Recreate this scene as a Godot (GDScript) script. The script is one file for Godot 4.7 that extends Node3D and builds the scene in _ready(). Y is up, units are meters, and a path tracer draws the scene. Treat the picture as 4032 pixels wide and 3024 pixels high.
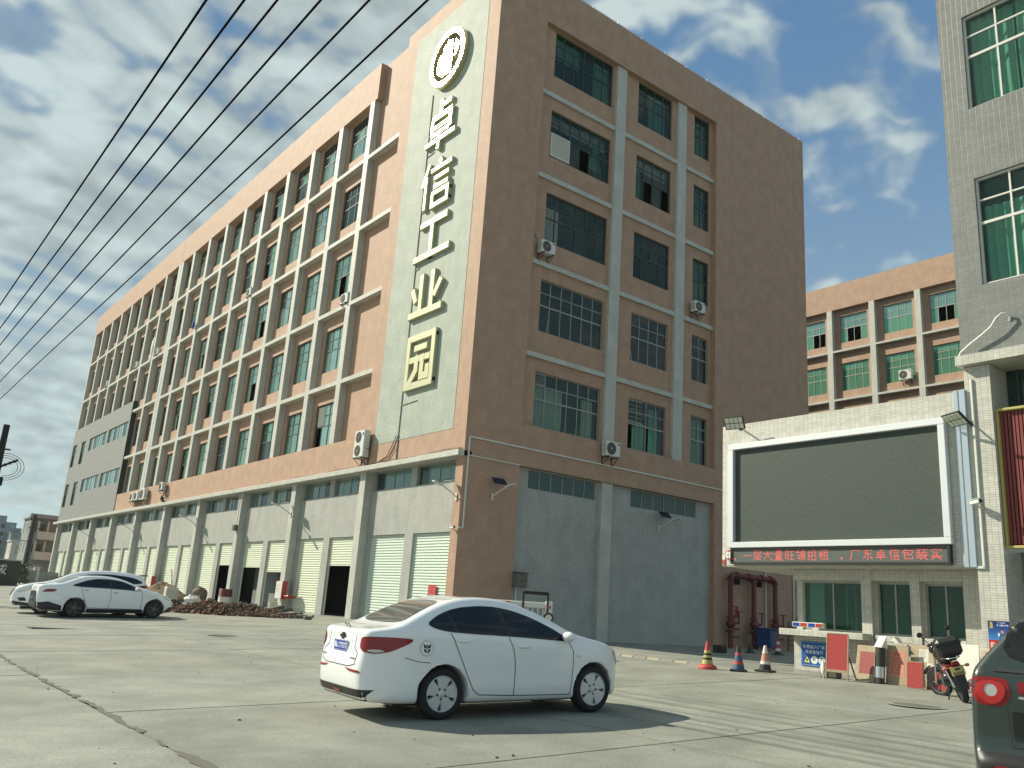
extends Node3D
# Industrial park factory block seen from a car: y up, metres, camera near the origin.

const FACT := Vector3(20, 0, -29.3)          # street corner of the main block
var FA := Transform3D(Basis(Vector3(0, 0, 1), Vector3(0, 1, 0), Vector3(-1, 0, 0)), Vector3.ZERO)   # street face: x right, y up, z outwards
var FB := Transform3D.IDENTITY               # gable face
var M := {}
var used := {}
var rng := RandomNumberGenerator.new()


# ---------------------------------------------------------------- mesh builder
class MB:
	var v := PackedVector3Array()
	var n := PackedVector3Array()
	var uv := PackedVector2Array()
	var c := PackedColorArray()
	var tint := Color.WHITE
	var use_c := false
	var xf := Transform3D.IDENTITY

	func put(p: Vector3, nn: Vector3, t: Vector2) -> void:
		v.append(xf * p)
		n.append((xf.basis * nn).normalized())
		uv.append(t)
		if use_c:
			c.append(tint)

	func tri(a: Vector3, b: Vector3, d: Vector3, na: Vector3, nb: Vector3, nd: Vector3, ta := Vector2.ZERO, tb := Vector2.ZERO, td := Vector2.ZERO) -> void:
		if (b - a).cross(d - a).dot(na + nb + nd) > 0.0:
			put(a, na, ta); put(d, nd, td); put(b, nb, tb)
		else:
			put(a, na, ta); put(b, nb, tb); put(d, nd, td)

	func quad(a: Vector3, b: Vector3, d: Vector3, e: Vector3, nn: Vector3) -> void:
		tri(a, b, d, nn, nn, nn)
		tri(a, d, e, nn, nn, nn)

	func uvquad(o: Vector3, x: Vector3, y: Vector3) -> void:      # o = lower left, texture upright
		var nn := x.cross(y).normalized()
		tri(o, o + x, o + x + y, nn, nn, nn, Vector2(0, 1), Vector2(1, 1), Vector2(1, 0))
		tri(o, o + x + y, o + y, nn, nn, nn, Vector2(0, 1), Vector2(1, 0), Vector2(0, 0))

	func box(a: Vector3, b: Vector3, skip := "") -> void:          # two corners
		var lo := Vector3(minf(a.x, b.x), minf(a.y, b.y), minf(a.z, b.z))
		var hi := Vector3(maxf(a.x, b.x), maxf(a.y, b.y), maxf(a.z, b.z))
		var p := func(i: int) -> Vector3: return Vector3(hi.x if i & 1 else lo.x, hi.y if i & 2 else lo.y, hi.z if i & 4 else lo.z)
		var f := {"-x": [0, 2, 6, 4, Vector3.LEFT], "+x": [1, 3, 7, 5, Vector3.RIGHT], "-y": [0, 1, 5, 4, Vector3.DOWN], "+y": [2, 3, 7, 6, Vector3.UP], "-z": [0, 1, 3, 2, Vector3.FORWARD], "+z": [4, 5, 7, 6, Vector3.BACK]}
		for k in f:
			if not skip.contains(k):
				var q = f[k]
				quad(p.call(q[0]), p.call(q[1]), p.call(q[2]), p.call(q[3]), q[4])

	func cbox(ctr: Vector3, s: Vector3, bev := 0.01) -> void:      # chamfered box
		var h := s * 0.5
		var b := minf(bev, minf(h.x, minf(h.y, h.z)) * 0.45)
		for ax in 3:
			for sg in [-1.0, 1.0]:
				var u := (ax + 1) % 3
				var w := (ax + 2) % 3
				var nn := Vector3.ZERO
				nn[ax] = sg
				var q := []
				for t in [[-1, -1], [1, -1], [1, 1], [-1, 1]]:
					var pt := Vector3.ZERO
					pt[ax] = sg * h[ax]
					pt[u] = t[0] * (h[u] - b)
					pt[w] = t[1] * (h[w] - b)
					q.append(ctr + pt)
				quad(q[0], q[1], q[2], q[3], nn)
		for ax in 3:
			var u := (ax + 1) % 3
			var w := (ax + 2) % 3
			for su in [-1.0, 1.0]:
				for sw in [-1.0, 1.0]:
					var nn := Vector3.ZERO
					nn[u] = su
					nn[w] = sw
					nn = nn.normalized()
					var q := []
					for t in [[-1, 0], [1, 0], [1, 1], [-1, 1]]:
						var pt := Vector3.ZERO
						pt[ax] = t[0] * (h[ax] - b)
						pt[u] = su * (h[u] - (b if t[1] == 1 else 0.0))
						pt[w] = sw * (h[w] - (0.0 if t[1] == 1 else b))
						q.append(ctr + pt)
					quad(q[0], q[1], q[2], q[3], nn)
		for i in 8:
			var sx := 1.0 if i & 1 else -1.0
			var sy := 1.0 if i & 2 else -1.0
			var sz := 1.0 if i & 4 else -1.0
			var nn := Vector3(sx, sy, sz).normalized()
			tri(ctr + Vector3(sx * h.x, sy * (h.y - b), sz * (h.z - b)), ctr + Vector3(sx * (h.x - b), sy * h.y, sz * (h.z - b)), ctr + Vector3(sx * (h.x - b), sy * (h.y - b), sz * h.z), nn, nn, nn)

	func ring(ctr: Vector3, u: Vector3, w: Vector3, r: float, k: int) -> PackedVector3Array:
		var o := PackedVector3Array()
		for i in k:
			var a := TAU * i / k
			o.append(ctr + (u * cos(a) + w * sin(a)) * r)
		return o

	func cyl(a: Vector3, b: Vector3, ra: float, rb := -1.0, k := 12, caps := true) -> void:
		if rb < 0.0:
			rb = ra
		var d := (b - a).normalized()
		var u := d.cross(Vector3.UP if absf(d.y) < 0.9 else Vector3.RIGHT).normalized()
		var w := d.cross(u)
		for i in k:
			var t0 := TAU * i / k
			var t1 := TAU * (i + 1) / k
			var n0 := u * cos(t0) + w * sin(t0)
			var n1 := u * cos(t1) + w * sin(t1)
			tri(a + n0 * ra, a + n1 * ra, b + n1 * rb, n0, n1, n1)
			tri(a + n0 * ra, b + n1 * rb, b + n0 * rb, n0, n1, n0)
			if caps:
				tri(a, a + n0 * ra, a + n1 * ra, -d, -d, -d)
				tri(b, b + n0 * rb, b + n1 * rb, d, d, d)

	func tube(pts: Array, r: float, k := 8) -> void:
		var rings := []
		var norms := []
		for i in pts.size():
			var d: Vector3 = (pts[mini(i + 1, pts.size() - 1)] - pts[maxi(i - 1, 0)]).normalized()
			var u := d.cross(Vector3.UP if absf(d.y) < 0.93 else Vector3.RIGHT).normalized()
			var w := d.cross(u)
			var rr := []
			var nn := []
			for j in k:
				var m := u * cos(TAU * j / k) + w * sin(TAU * j / k)
				nn.append(m)
				rr.append(pts[i] + m * r)
			rings.append(rr)
			norms.append(nn)
		for i in pts.size() - 1:
			for j in k:
				var jj := (j + 1) % k
				tri(rings[i][j], rings[i][jj], rings[i + 1][jj], norms[i][j], norms[i][jj], norms[i + 1][jj])
				tri(rings[i][j], rings[i + 1][jj], rings[i + 1][j], norms[i][j], norms[i + 1][jj], norms[i + 1][j])
		for e in [0, pts.size() - 1]:
			var d: Vector3 = (pts[e] - pts[1 if e == 0 else e - 1]).normalized()
			for j in k:
				tri(pts[e], rings[e][j], rings[e][(j + 1) % k], d, d, d)

	func lathe(prof: Array, k := 24, o := Transform3D.IDENTITY, smooth := true) -> void:   # profile of (radius, height) round y
		for i in prof.size() - 1:
			var a: Vector2 = prof[i]
			var b: Vector2 = prof[i + 1]
			var sl := Vector2(b.y - a.y, a.x - b.x).normalized()
			var na := sl
			var nb := sl
			if smooth:
				if i > 0:
					var p: Vector2 = prof[i - 1]
					var s2 := Vector2(a.y - p.y, p.x - a.x).normalized()
					if s2.dot(sl) > 0.5:
						na = (s2 + sl).normalized()
				if i + 2 < prof.size():
					var q: Vector2 = prof[i + 2]
					var s3 := Vector2(q.y - b.y, b.x - q.x).normalized()
					if s3.dot(sl) > 0.5:
						nb = (s3 + sl).normalized()
			for j in k:
				var e0 := Vector3(cos(TAU * j / k), 0, sin(TAU * j / k))
				var e1 := Vector3(cos(TAU * (j + 1) / k), 0, sin(TAU * (j + 1) / k))
				var up := Vector3.UP
				var P := [e0 * a.x + up * a.y, e1 * a.x + up * a.y, e1 * b.x + up * b.y, e0 * b.x + up * b.y]
				var N := [e0 * na.x + up * na.y, e1 * na.x + up * na.y, e1 * nb.x + up * nb.y, e0 * nb.x + up * nb.y]
				for t in 4:
					P[t] = o * P[t]
					N[t] = o.basis * N[t]
				if a.x > 1e-5:
					tri(P[0], P[1], P[2], N[0], N[1], N[2])
				if b.x > 1e-5:
					tri(P[0], P[2], P[3], N[0], N[2], N[3])

	func ball(ctr: Vector3, r: Vector3, k := 16, m := 10) -> void:
		for i in m:
			for j in k:
				var P := []
				var N := []
				for t in [[0, 0], [1, 0], [1, 1], [0, 1]]:
					var a: float = PI * (i + t[0]) / m
					var b: float = TAU * (j + t[1]) / k
					var q := Vector3(sin(a) * cos(b), cos(a), sin(a) * sin(b))
					P.append(ctr + q * r)
					N.append((q / r).normalized())
				tri(P[0], P[1], P[2], N[0], N[1], N[2])
				tri(P[0], P[2], P[3], N[0], N[2], N[3])

	func prism(poly: PackedVector2Array, z0: float, z1: float, bev := 0.0) -> void:   # outline in x,y drawn out along z
		var inner := poly
		if bev > 0.0:
			var off := Geometry2D.offset_polygon(poly, -bev)
			if off.size() == 1 and off[0].size() == poly.size():
				inner = off[0]
				if Geometry2D.is_polygon_clockwise(inner) != Geometry2D.is_polygon_clockwise(poly):
					inner.reverse()
				var best := 0
				for i in inner.size():
					if inner[i].distance_to(poly[0]) < inner[best].distance_to(poly[0]):
						best = i
				inner = inner.slice(best) + inner.slice(0, best)
			else:
				bev = 0.0
				inner = poly
		for t in [[z0, -1.0, poly], [z1, 1.0, inner]]:
			var ids := Geometry2D.triangulate_polygon(t[2])
			for i in range(0, ids.size(), 3):
				var nn := Vector3(0, 0, t[1])
				tri(Vector3(t[2][ids[i]].x, t[2][ids[i]].y, t[0]), Vector3(t[2][ids[i + 1]].x, t[2][ids[i + 1]].y, t[0]), Vector3(t[2][ids[i + 2]].x, t[2][ids[i + 2]].y, t[0]), nn, nn, nn)
		var cw := Geometry2D.is_polygon_clockwise(poly)
		for i in poly.size():
			var a := poly[i]
			var b := poly[(i + 1) % poly.size()]
			var d := (b - a).normalized()
			var o := Vector2(d.y, -d.x)
			if cw:
				o = -o
			var nn := Vector3(o.x, o.y, 0)
			quad(Vector3(a.x, a.y, z0), Vector3(b.x, b.y, z0), Vector3(b.x, b.y, z1 - bev), Vector3(a.x, a.y, z1 - bev), nn)
			if bev > 0.0:
				var ia := inner[i]
				var ib := inner[(i + 1) % poly.size()]
				quad(Vector3(a.x, a.y, z1 - bev), Vector3(b.x, b.y, z1 - bev), Vector3(ib.x, ib.y, z1), Vector3(ia.x, ia.y, z1), (nn + Vector3(0, 0, 1)).normalized())

	func wall(u0: float, u1: float, v0: float, v1: float, z: float, holes: Array, reveal: float) -> void:   # sheet with openings and their reveals
		var us := [u0, u1]
		var vs := [v0, v1]
		for h in holes:
			for t in [h.position.x, h.end.x]:
				if t > u0 and t < u1 and not us.has(t): us.append(t)
			for t in [h.position.y, h.end.y]:
				if t > v0 and t < v1 and not vs.has(t): vs.append(t)
		us.sort()
		vs.sort()
		for j in vs.size() - 1:
			var run := 0.0
			var open := false
			for i in us.size():
				var solid := i < us.size() - 1
				if solid:
					var m := Vector2((us[i] + us[i + 1]) * 0.5, (vs[j] + vs[j + 1]) * 0.5)
					for h in holes:
						if h.has_point(m):
							solid = false
							break
				if solid and not open:
					run = us[i]
					open = true
				elif not solid and open:
					quad(Vector3(run, vs[j], z), Vector3(us[i], vs[j], z), Vector3(us[i], vs[j + 1], z), Vector3(run, vs[j + 1], z), Vector3.BACK)
					open = false
		for h in holes:
			var a: Vector2 = h.position
			var b: Vector2 = h.end
			var zb := z - reveal
			quad(Vector3(a.x, a.y, z), Vector3(a.x, b.y, z), Vector3(a.x, b.y, zb), Vector3(a.x, a.y, zb), Vector3.RIGHT)
			quad(Vector3(b.x, a.y, z), Vector3(b.x, b.y, z), Vector3(b.x, b.y, zb), Vector3(b.x, a.y, zb), Vector3.LEFT)
			quad(Vector3(a.x, a.y, z), Vector3(b.x, a.y, z), Vector3(b.x, a.y, zb), Vector3(a.x, a.y, zb), Vector3.UP)
			quad(Vector3(a.x, b.y, z), Vector3(b.x, b.y, z), Vector3(b.x, b.y, zb), Vector3(a.x, b.y, zb), Vector3.DOWN)

	func mesh(mat: Material) -> ArrayMesh:
		var m := ArrayMesh.new()
		var a := []
		a.resize(Mesh.ARRAY_MAX)
		a[Mesh.ARRAY_VERTEX] = v
		a[Mesh.ARRAY_NORMAL] = n
		a[Mesh.ARRAY_TEX_UV] = uv
		if use_c:
			a[Mesh.ARRAY_COLOR] = c
		m.add_surface_from_arrays(Mesh.PRIMITIVE_TRIANGLES, a)
		m.surface_set_material(0, mat)
		return m


# ---------------------------------------------------------------- scene helpers
func numbered(s: String) -> String:
	used[s] = used.get(s, -1) + 1
	return s if used[s] == 0 else "%s_%03d" % [s, used[s]]

func thing(called: String, label: String, category: String, at := Vector3.ZERO, turn := 0.0, group := "") -> Node3D:
	var o := Node3D.new()
	o.name = numbered(called)
	add_child(o)
	o.position = at
	o.rotation.y = turn
	return tag(o, label, category, group)

func tag(o: Node3D, label: String, category: String, group := "") -> Node3D:
	o.set_meta("label", label)
	o.set_meta("category", category)
	if group:
		o.set_meta("group", group)
	return o

func obj(called: String, mb: MB, mat: Material, parent: Node = null, xf := Transform3D.IDENTITY) -> MeshInstance3D:
	return inst(called, mb.mesh(mat), parent, xf)

func inst(called: String, mesh: Mesh, parent: Node = null, xf := Transform3D.IDENTITY) -> MeshInstance3D:
	var o := MeshInstance3D.new()
	o.mesh = mesh
	if parent == null:
		o.name = numbered(called)
		add_child(o)
	else:
		o.name = called
		parent.add_child(o, true)
	o.transform = xf
	return o

func dup(o: Node3D, label: String, at: Vector3, turn := 0.0, group := "") -> Node3D:
	var r: Node3D = o.duplicate()
	var base := String(o.name)
	if base.length() > 4 and base.substr(base.length() - 3).is_valid_int() and base[base.length() - 4] == "_":
		base = base.substr(0, base.length() - 4)
	r.name = numbered(base)
	add_child(r)
	r.position = at
	r.rotation.y = turn
	r.set_meta("label", label)
	if group:
		r.set_meta("group", group)
	return r

func at(x: float, y: float, z: float, turn := 0.0) -> Transform3D:
	return Transform3D(Basis(Vector3.UP, turn), Vector3(x, y, z))

func smin(a: float, b: float, k: float) -> float:
	var h := maxf(k - absf(a - b), 0.0) / k
	return minf(a, b) - h * h * k * 0.25

func gh(x: float, z: float) -> float:          # the yard rises gently from the road to the buildings
	return -0.12 + 0.035 * smin(maxf(x, -40.0), 20.0, 2.0) + 0.0071 * clampf(-(z + 20.0), 0.0, 100.0) - 0.14 * smoothstep(21.0, 27.0, x)

func ground(x: float, z: float) -> Vector3:
	return Vector3(x, gh(x, z), z)

func lin(r: float, g: float, b: float) -> Color:
	return Color(r, g, b).linear_to_srgb()

func mat(called: String, col: Color, rough := 0.8, metal := 0.0, tex: Texture2D = null, scale := 1.0, bump: Texture2D = null, spec := 0.5) -> StandardMaterial3D:
	if M.has(called):
		return M[called]
	var m := StandardMaterial3D.new()
	m.resource_name = called
	m.albedo_color = col
	m.roughness = rough
	m.metallic = metal
	m.metallic_specular = spec
	if tex:
		m.albedo_texture = tex
		m.uv1_triplanar = true
		m.uv1_world_triplanar = true
		m.uv1_scale = Vector3.ONE / scale
		m.uv1_triplanar_sharpness = 8.0
		if bump:
			m.normal_enabled = true
			m.normal_texture = bump
			m.normal_scale = 0.6
	M[called] = m
	return m

func noise(sd: int, freq: float, oct := 4) -> FastNoiseLite:
	var f := FastNoiseLite.new()
	f.seed = sd
	f.frequency = freq
	f.noise_type = FastNoiseLite.TYPE_SIMPLEX_SMOOTH
	f.fractal_octaves = oct
	return f

func seamless(sd: int, freq: float, size: int, oct := 4) -> PackedByteArray:
	var im := noise(sd, freq, oct).get_seamless_image(size, size)
	im.convert(Image.FORMAT_L8)
	return im.get_data()

func grey_tex(size: int, f: Callable) -> ImageTexture:
	var d := PackedByteArray()
	d.resize(size * size)
	for y in size:
		for x in size:
			d[y * size + x] = int(clampf(f.call(x, y), 0.0, 1.0) * 255.0)
	return ImageTexture.create_from_image(Image.create_from_data(size, size, false, Image.FORMAT_L8, d))

# tiles of tw x th pixels with joints; big soft stains over them
func tile_tex(size: int, tw: float, th: float, joint: float, gap: float, vary: float, sd: int, stain := 0.10) -> ImageTexture:
	var big := seamless(sd, 0.006, size)
	var streak := seamless(sd + 1, 0.02, size)
	var r := RandomNumberGenerator.new()
	r.seed = sd
	var nx := int(round(size / tw))
	var ny := int(round(size / th))
	var tone := PackedFloat32Array()
	for i in nx * ny:
		tone.append(r.randf_range(1.0 - vary, 1.0))
	var d := PackedByteArray()
	d.resize(size * size)
	for y in size:
		var ty := int(y / th) % ny
		var fy := fmod(y, th)
		for x in size:
			var tx := int(x / tw) % nx
			var k := gap if fmod(x, tw) < joint or fy < joint else tone[ty * nx + tx]
			k *= 1.0 - stain * (1.0 - big[y * size + x] / 255.0) - stain * 0.5 * streak[(y >> 4) * size + x] / 255.0
			d[y * size + x] = int(clampf(k, 0.0, 1.0) * 255.0)
	return ImageTexture.create_from_image(Image.create_from_data(size, size, false, Image.FORMAT_L8, d))

func tile_bump(size: int, tw: float, th: float, joint: float) -> ImageTexture:
	var d := PackedByteArray()
	d.resize(size * size)
	for y in size:
		for x in size:
			d[y * size + x] = 70 if fmod(x, tw) < joint or fmod(y, th) < joint else 180
	var im := Image.create_from_data(size, size, false, Image.FORMAT_L8, d)
	im.convert(Image.FORMAT_RGBA8)
	im.bump_map_to_normal_map(2.0)
	return ImageTexture.create_from_image(im)

# ---------------------------------------------------------------- lettering: strokes on a 16 x 16 grid, one hex digit per coordinate, y down
const GLYPH := {
	"卓": "7075;72c2;353a;35c5ca;38c8;3aca;0cfc;7a7f", "信": "4017;343f;90a2;53f3;76e6;79e9;7bebef7f7b", "工": "22d2;727d;0dfd", "业": "505d;a0ad;1439;e4b9;0dfd",
	"园": "11e1ee1e11;54a4;37c7;676a3d;979cccca", "一": "08f8", "层": "21e1e424;21280f;57d7;3afa;8a5ede;bcef", "大": "05f5;70760f;76ff", "量": "30c0c43430;32c2;06f6;38c8cc3c38;3aca;787f;2ded;0fff",
	"旺": "11515d1d11;1757;72f2;78f8;b2be;6efe", "铺": "4004;2474;2878;484e6c;82f2;d0e1;858f;85f5fe;b0bf;88f8;8bfb", "招": "0454;303f1e;0a58;71e1d6b6;a177;79e9ef7f79", "租": "6012;0565;353f;350b;3669;81d1de;818e;85d5;89d9;6efe",
	"。": "2c4c4e2e2c", "，": "3c3e2f", "广": "7072;12f2;22290f", "东": "12e2;7037d7;858f6e;4a1d;bbee", "包": "4006;33e3d9b9;36969939;363eeeeb", "装": "4047;1133;0645;62f2;a0a6;76e6;7778;0989f9;790d;5b5f8d;8aef;da9c",
	"实": "7071;1412e2e4;4566;3859;0bfb;95991f;acef", "车": "12e2;6027d7;0bfb;858f", "辆": "0262;301755;0a6a;464f;71f1;747f;74f4fe;a18b;c1eb", "进": "1123;06363c0e;3c6eff;63e3;59f9;80856c;c0cc", "入": "5181850f;84ff", "厂": "12f2;12190f",
	"区": "e1111eee;c34b;44cc", "请": "1022;05353d5b;71f1;73e3;65f5;a0a5;78e8ee;787f;7aea;7cec", "减": "0313;1024;0e2a;44f4;444a2f;6797;69999c6c69;b0b8ff;e6bf;d0e1", "速": "1123;06363c0e;3c6eff;52f2;a0ad;65e5e96965;a96d;aaed",
	"慢": "303f;0417;4456;81d1d48481;77e7ea7a77;a7aa;c7ca;6cdc7f;8cff", "行": "5014;6418;363f;82e2;77f7;c7cfaf", "成": "13f3;13190f;37777c5b;9099ff;e69e;c0d1", "粤": "7021;22d2d8;222828d8;74768a;4577;c577;0afa;5a4cccae8e",
	"0": "52a2c4cbad5d3b3452", "2": "3452a2c4c63ded", "5": "c24247a7c9cbad4d", "7": "32c26e", "J": "c2cbad5d3b", "T": "22d2;828e", ".": "7d8d",
}

func strokes(ch: String) -> Array:
	var out := []
	for s in String(GLYPH.get(ch, "")).replace(" ", "").split(";", false):
		var p := PackedVector2Array()
		for i in range(0, s.length() - 1, 2):
			p.append(Vector2(s.substr(i, 1).hex_to_int(), s.substr(i + 1, 1).hex_to_int()))
		if p.size() > 1:
			out.append(p)
	return out

func ink(im: Image, text: String, x: float, y: float, size: float, step: float, w: float, col: Color) -> void:
	for ch in text:
		for p in strokes(ch):
			for i in p.size() - 1:
				var a: Vector2 = p[i] * size / 15.0 + Vector2(x, y)
				var b: Vector2 = p[i + 1] * size / 15.0 + Vector2(x, y)
				var k := int(a.distance_to(b) / maxf(0.5, w * 0.3)) + 1
				for t in k + 1:
					var q := a.lerp(b, float(t) / k) - Vector2(w, w) * 0.5
					im.fill_rect(Rect2i(int(round(q.x)), int(round(q.y)), maxi(1, int(round(w))), maxi(1, int(round(w)))), col)
		x += step

func blurb(im: Image, r: Rect2i, lines: int, col: Color, sd: int) -> void:      # rows of small illegible characters
	var g := RandomNumberGenerator.new()
	g.seed = sd
	var keys := GLYPH.keys()
	var h := float(r.size.y) / lines
	for l in lines:
		var x := float(r.position.x)
		var stop := r.end.x - g.randf_range(0.0, 0.35) * r.size.x
		while x + h * 0.7 < stop:
			ink(im, keys[g.randi() % 28], x, r.position.y + l * h + h * 0.1, h * 0.62, 0, maxf(1.0, h * 0.07), col)
			x += h * 0.8

func picture(called: String, im: Image, rough := 0.6) -> StandardMaterial3D:
	var m := StandardMaterial3D.new()
	m.resource_name = called
	m.albedo_texture = ImageTexture.create_from_image(im)
	m.roughness = rough
	M[called] = m
	return m


# ---------------------------------------------------------------- light, air, camera
func make_sky() -> Sky:
	var w := 2048
	var h := 1024
	var d := PackedFloat32Array()
	d.resize(w * h * 3)
	var big := noise(11, 0.75, 3)
	var puff := noise(12, 5.2, 5)
	var thin := noise(13, 1.1, 5)
	for y in h:
		var el := (0.5 - (y + 0.5) / h) * PI
		var up := sin(el)
		for x in w:
			var i := (y * w + x) * 3
			if up < -0.02:
				d[i] = 0.20; d[i + 1] = 0.21; d[i + 2] = 0.19
				continue
			var az := wrapf((x + 0.5) / w * TAU, -PI, PI)         # 0 = -z, + = towards +x
			var u := maxf(up, 0.0)
			var k := pow(1.0 - u, 3.2)
			var r := lerpf(0.052, 0.36, k)
			var g := lerpf(0.118, 0.46, k)
			var b := lerpf(0.225, 0.45, k)
			var ce := cos(el)
			var px := sin(az) * ce / (u + 0.10)
			var pz := -cos(az) * ce / (u + 0.10)
			var west := maxf(clampf((cos(az + 0.9) + 0.40) / 0.85, 0.0, 1.0), 0.45 * smoothstep(1.5, 2.6, absf(az)))      # more cloud to the left, towards the sun
			var warp := thin.get_noise_2d(px * 2.2, pz * 2.2) * 0.10
			var p := puff.get_noise_2d(px + warp, pz * 1.25 - warp)
			var c := smoothstep(-0.16, 0.34, p * 0.62 + big.get_noise_2d(px, pz) * 0.62 + west * 0.60 - 0.27)
			var veil := smoothstep(-0.05, 0.65, thin.get_noise_2d(px * 0.45 + 40.0, pz * 1.3) + 0.10) * 0.42
			c = clampf(maxf(c, veil) * (1.0 - 0.3 * k), 0.0, 1.0)
			var body := clampf(0.5 + 0.85 * p + 0.5 * thin.get_noise_2d(px * 2.3 + 9.0, pz * 2.3), 0.0, 1.0)
			var lum := lerpf(0.20, 0.37, body) + 0.03 * west
			r = lerpf(r, lum * 0.87, c * 0.93)
			g = lerpf(g, lum * 1.02, c * 0.93)
			b = lerpf(b, lum * 1.0, c * 0.93)
			d[i] = r; d[i + 1] = g; d[i + 2] = b
	var m := PanoramaSkyMaterial.new()
	m.panorama = ImageTexture.create_from_image(Image.create_from_data(w, h, false, Image.FORMAT_RGBF, d.to_byte_array()))
	var s := Sky.new()
	s.sky_material = m
	return s

func set_camera_and_light() -> void:
	var cam := Camera3D.new()
	cam.name = "camera"
	add_child(cam)
	cam.transform = Transform3D(Basis(Vector3(0.783675, 0.066775, 0.617571), Vector3(-0.209534, 0.964352, 0.16162), Vector3(-0.584764, -0.25606, 0.76973)), Vector3(0, 1.58, 0))
	cam.fov = 48.428
	cam.near = 0.1
	cam.far = 2500.0
	cam.current = true
	var e := Environment.new()
	e.background_mode = Environment.BG_SKY
	e.sky = make_sky()
	e.background_energy_multiplier = 1.0
	e.tonemap_mode = Environment.TONE_MAPPER_LINEAR
	e.tonemap_exposure = 1.86
	e.sdfgi_enabled = true
	e.ssao_enabled = true
	e.ssil_enabled = true
	e.fog_enabled = true
	e.fog_density = 0.0002
	e.fog_light_color = Color(0.80, 0.87, 0.86)
	var we := WorldEnvironment.new()
	we.name = "world"
	we.environment = e
	add_child(we)
	var sun := DirectionalLight3D.new()
	sun.name = "sun"
	sun.light_energy = 1.12
	sun.light_color = Color(1.0, 0.97, 0.885)
	sun.light_angular_distance = 0.5
	sun.shadow_enabled = true
	add_child(sun)
	sun.look_at_from_position(Vector3.ZERO, Vector3(0.4, -0.565, 0.66), Vector3.UP)


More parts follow.
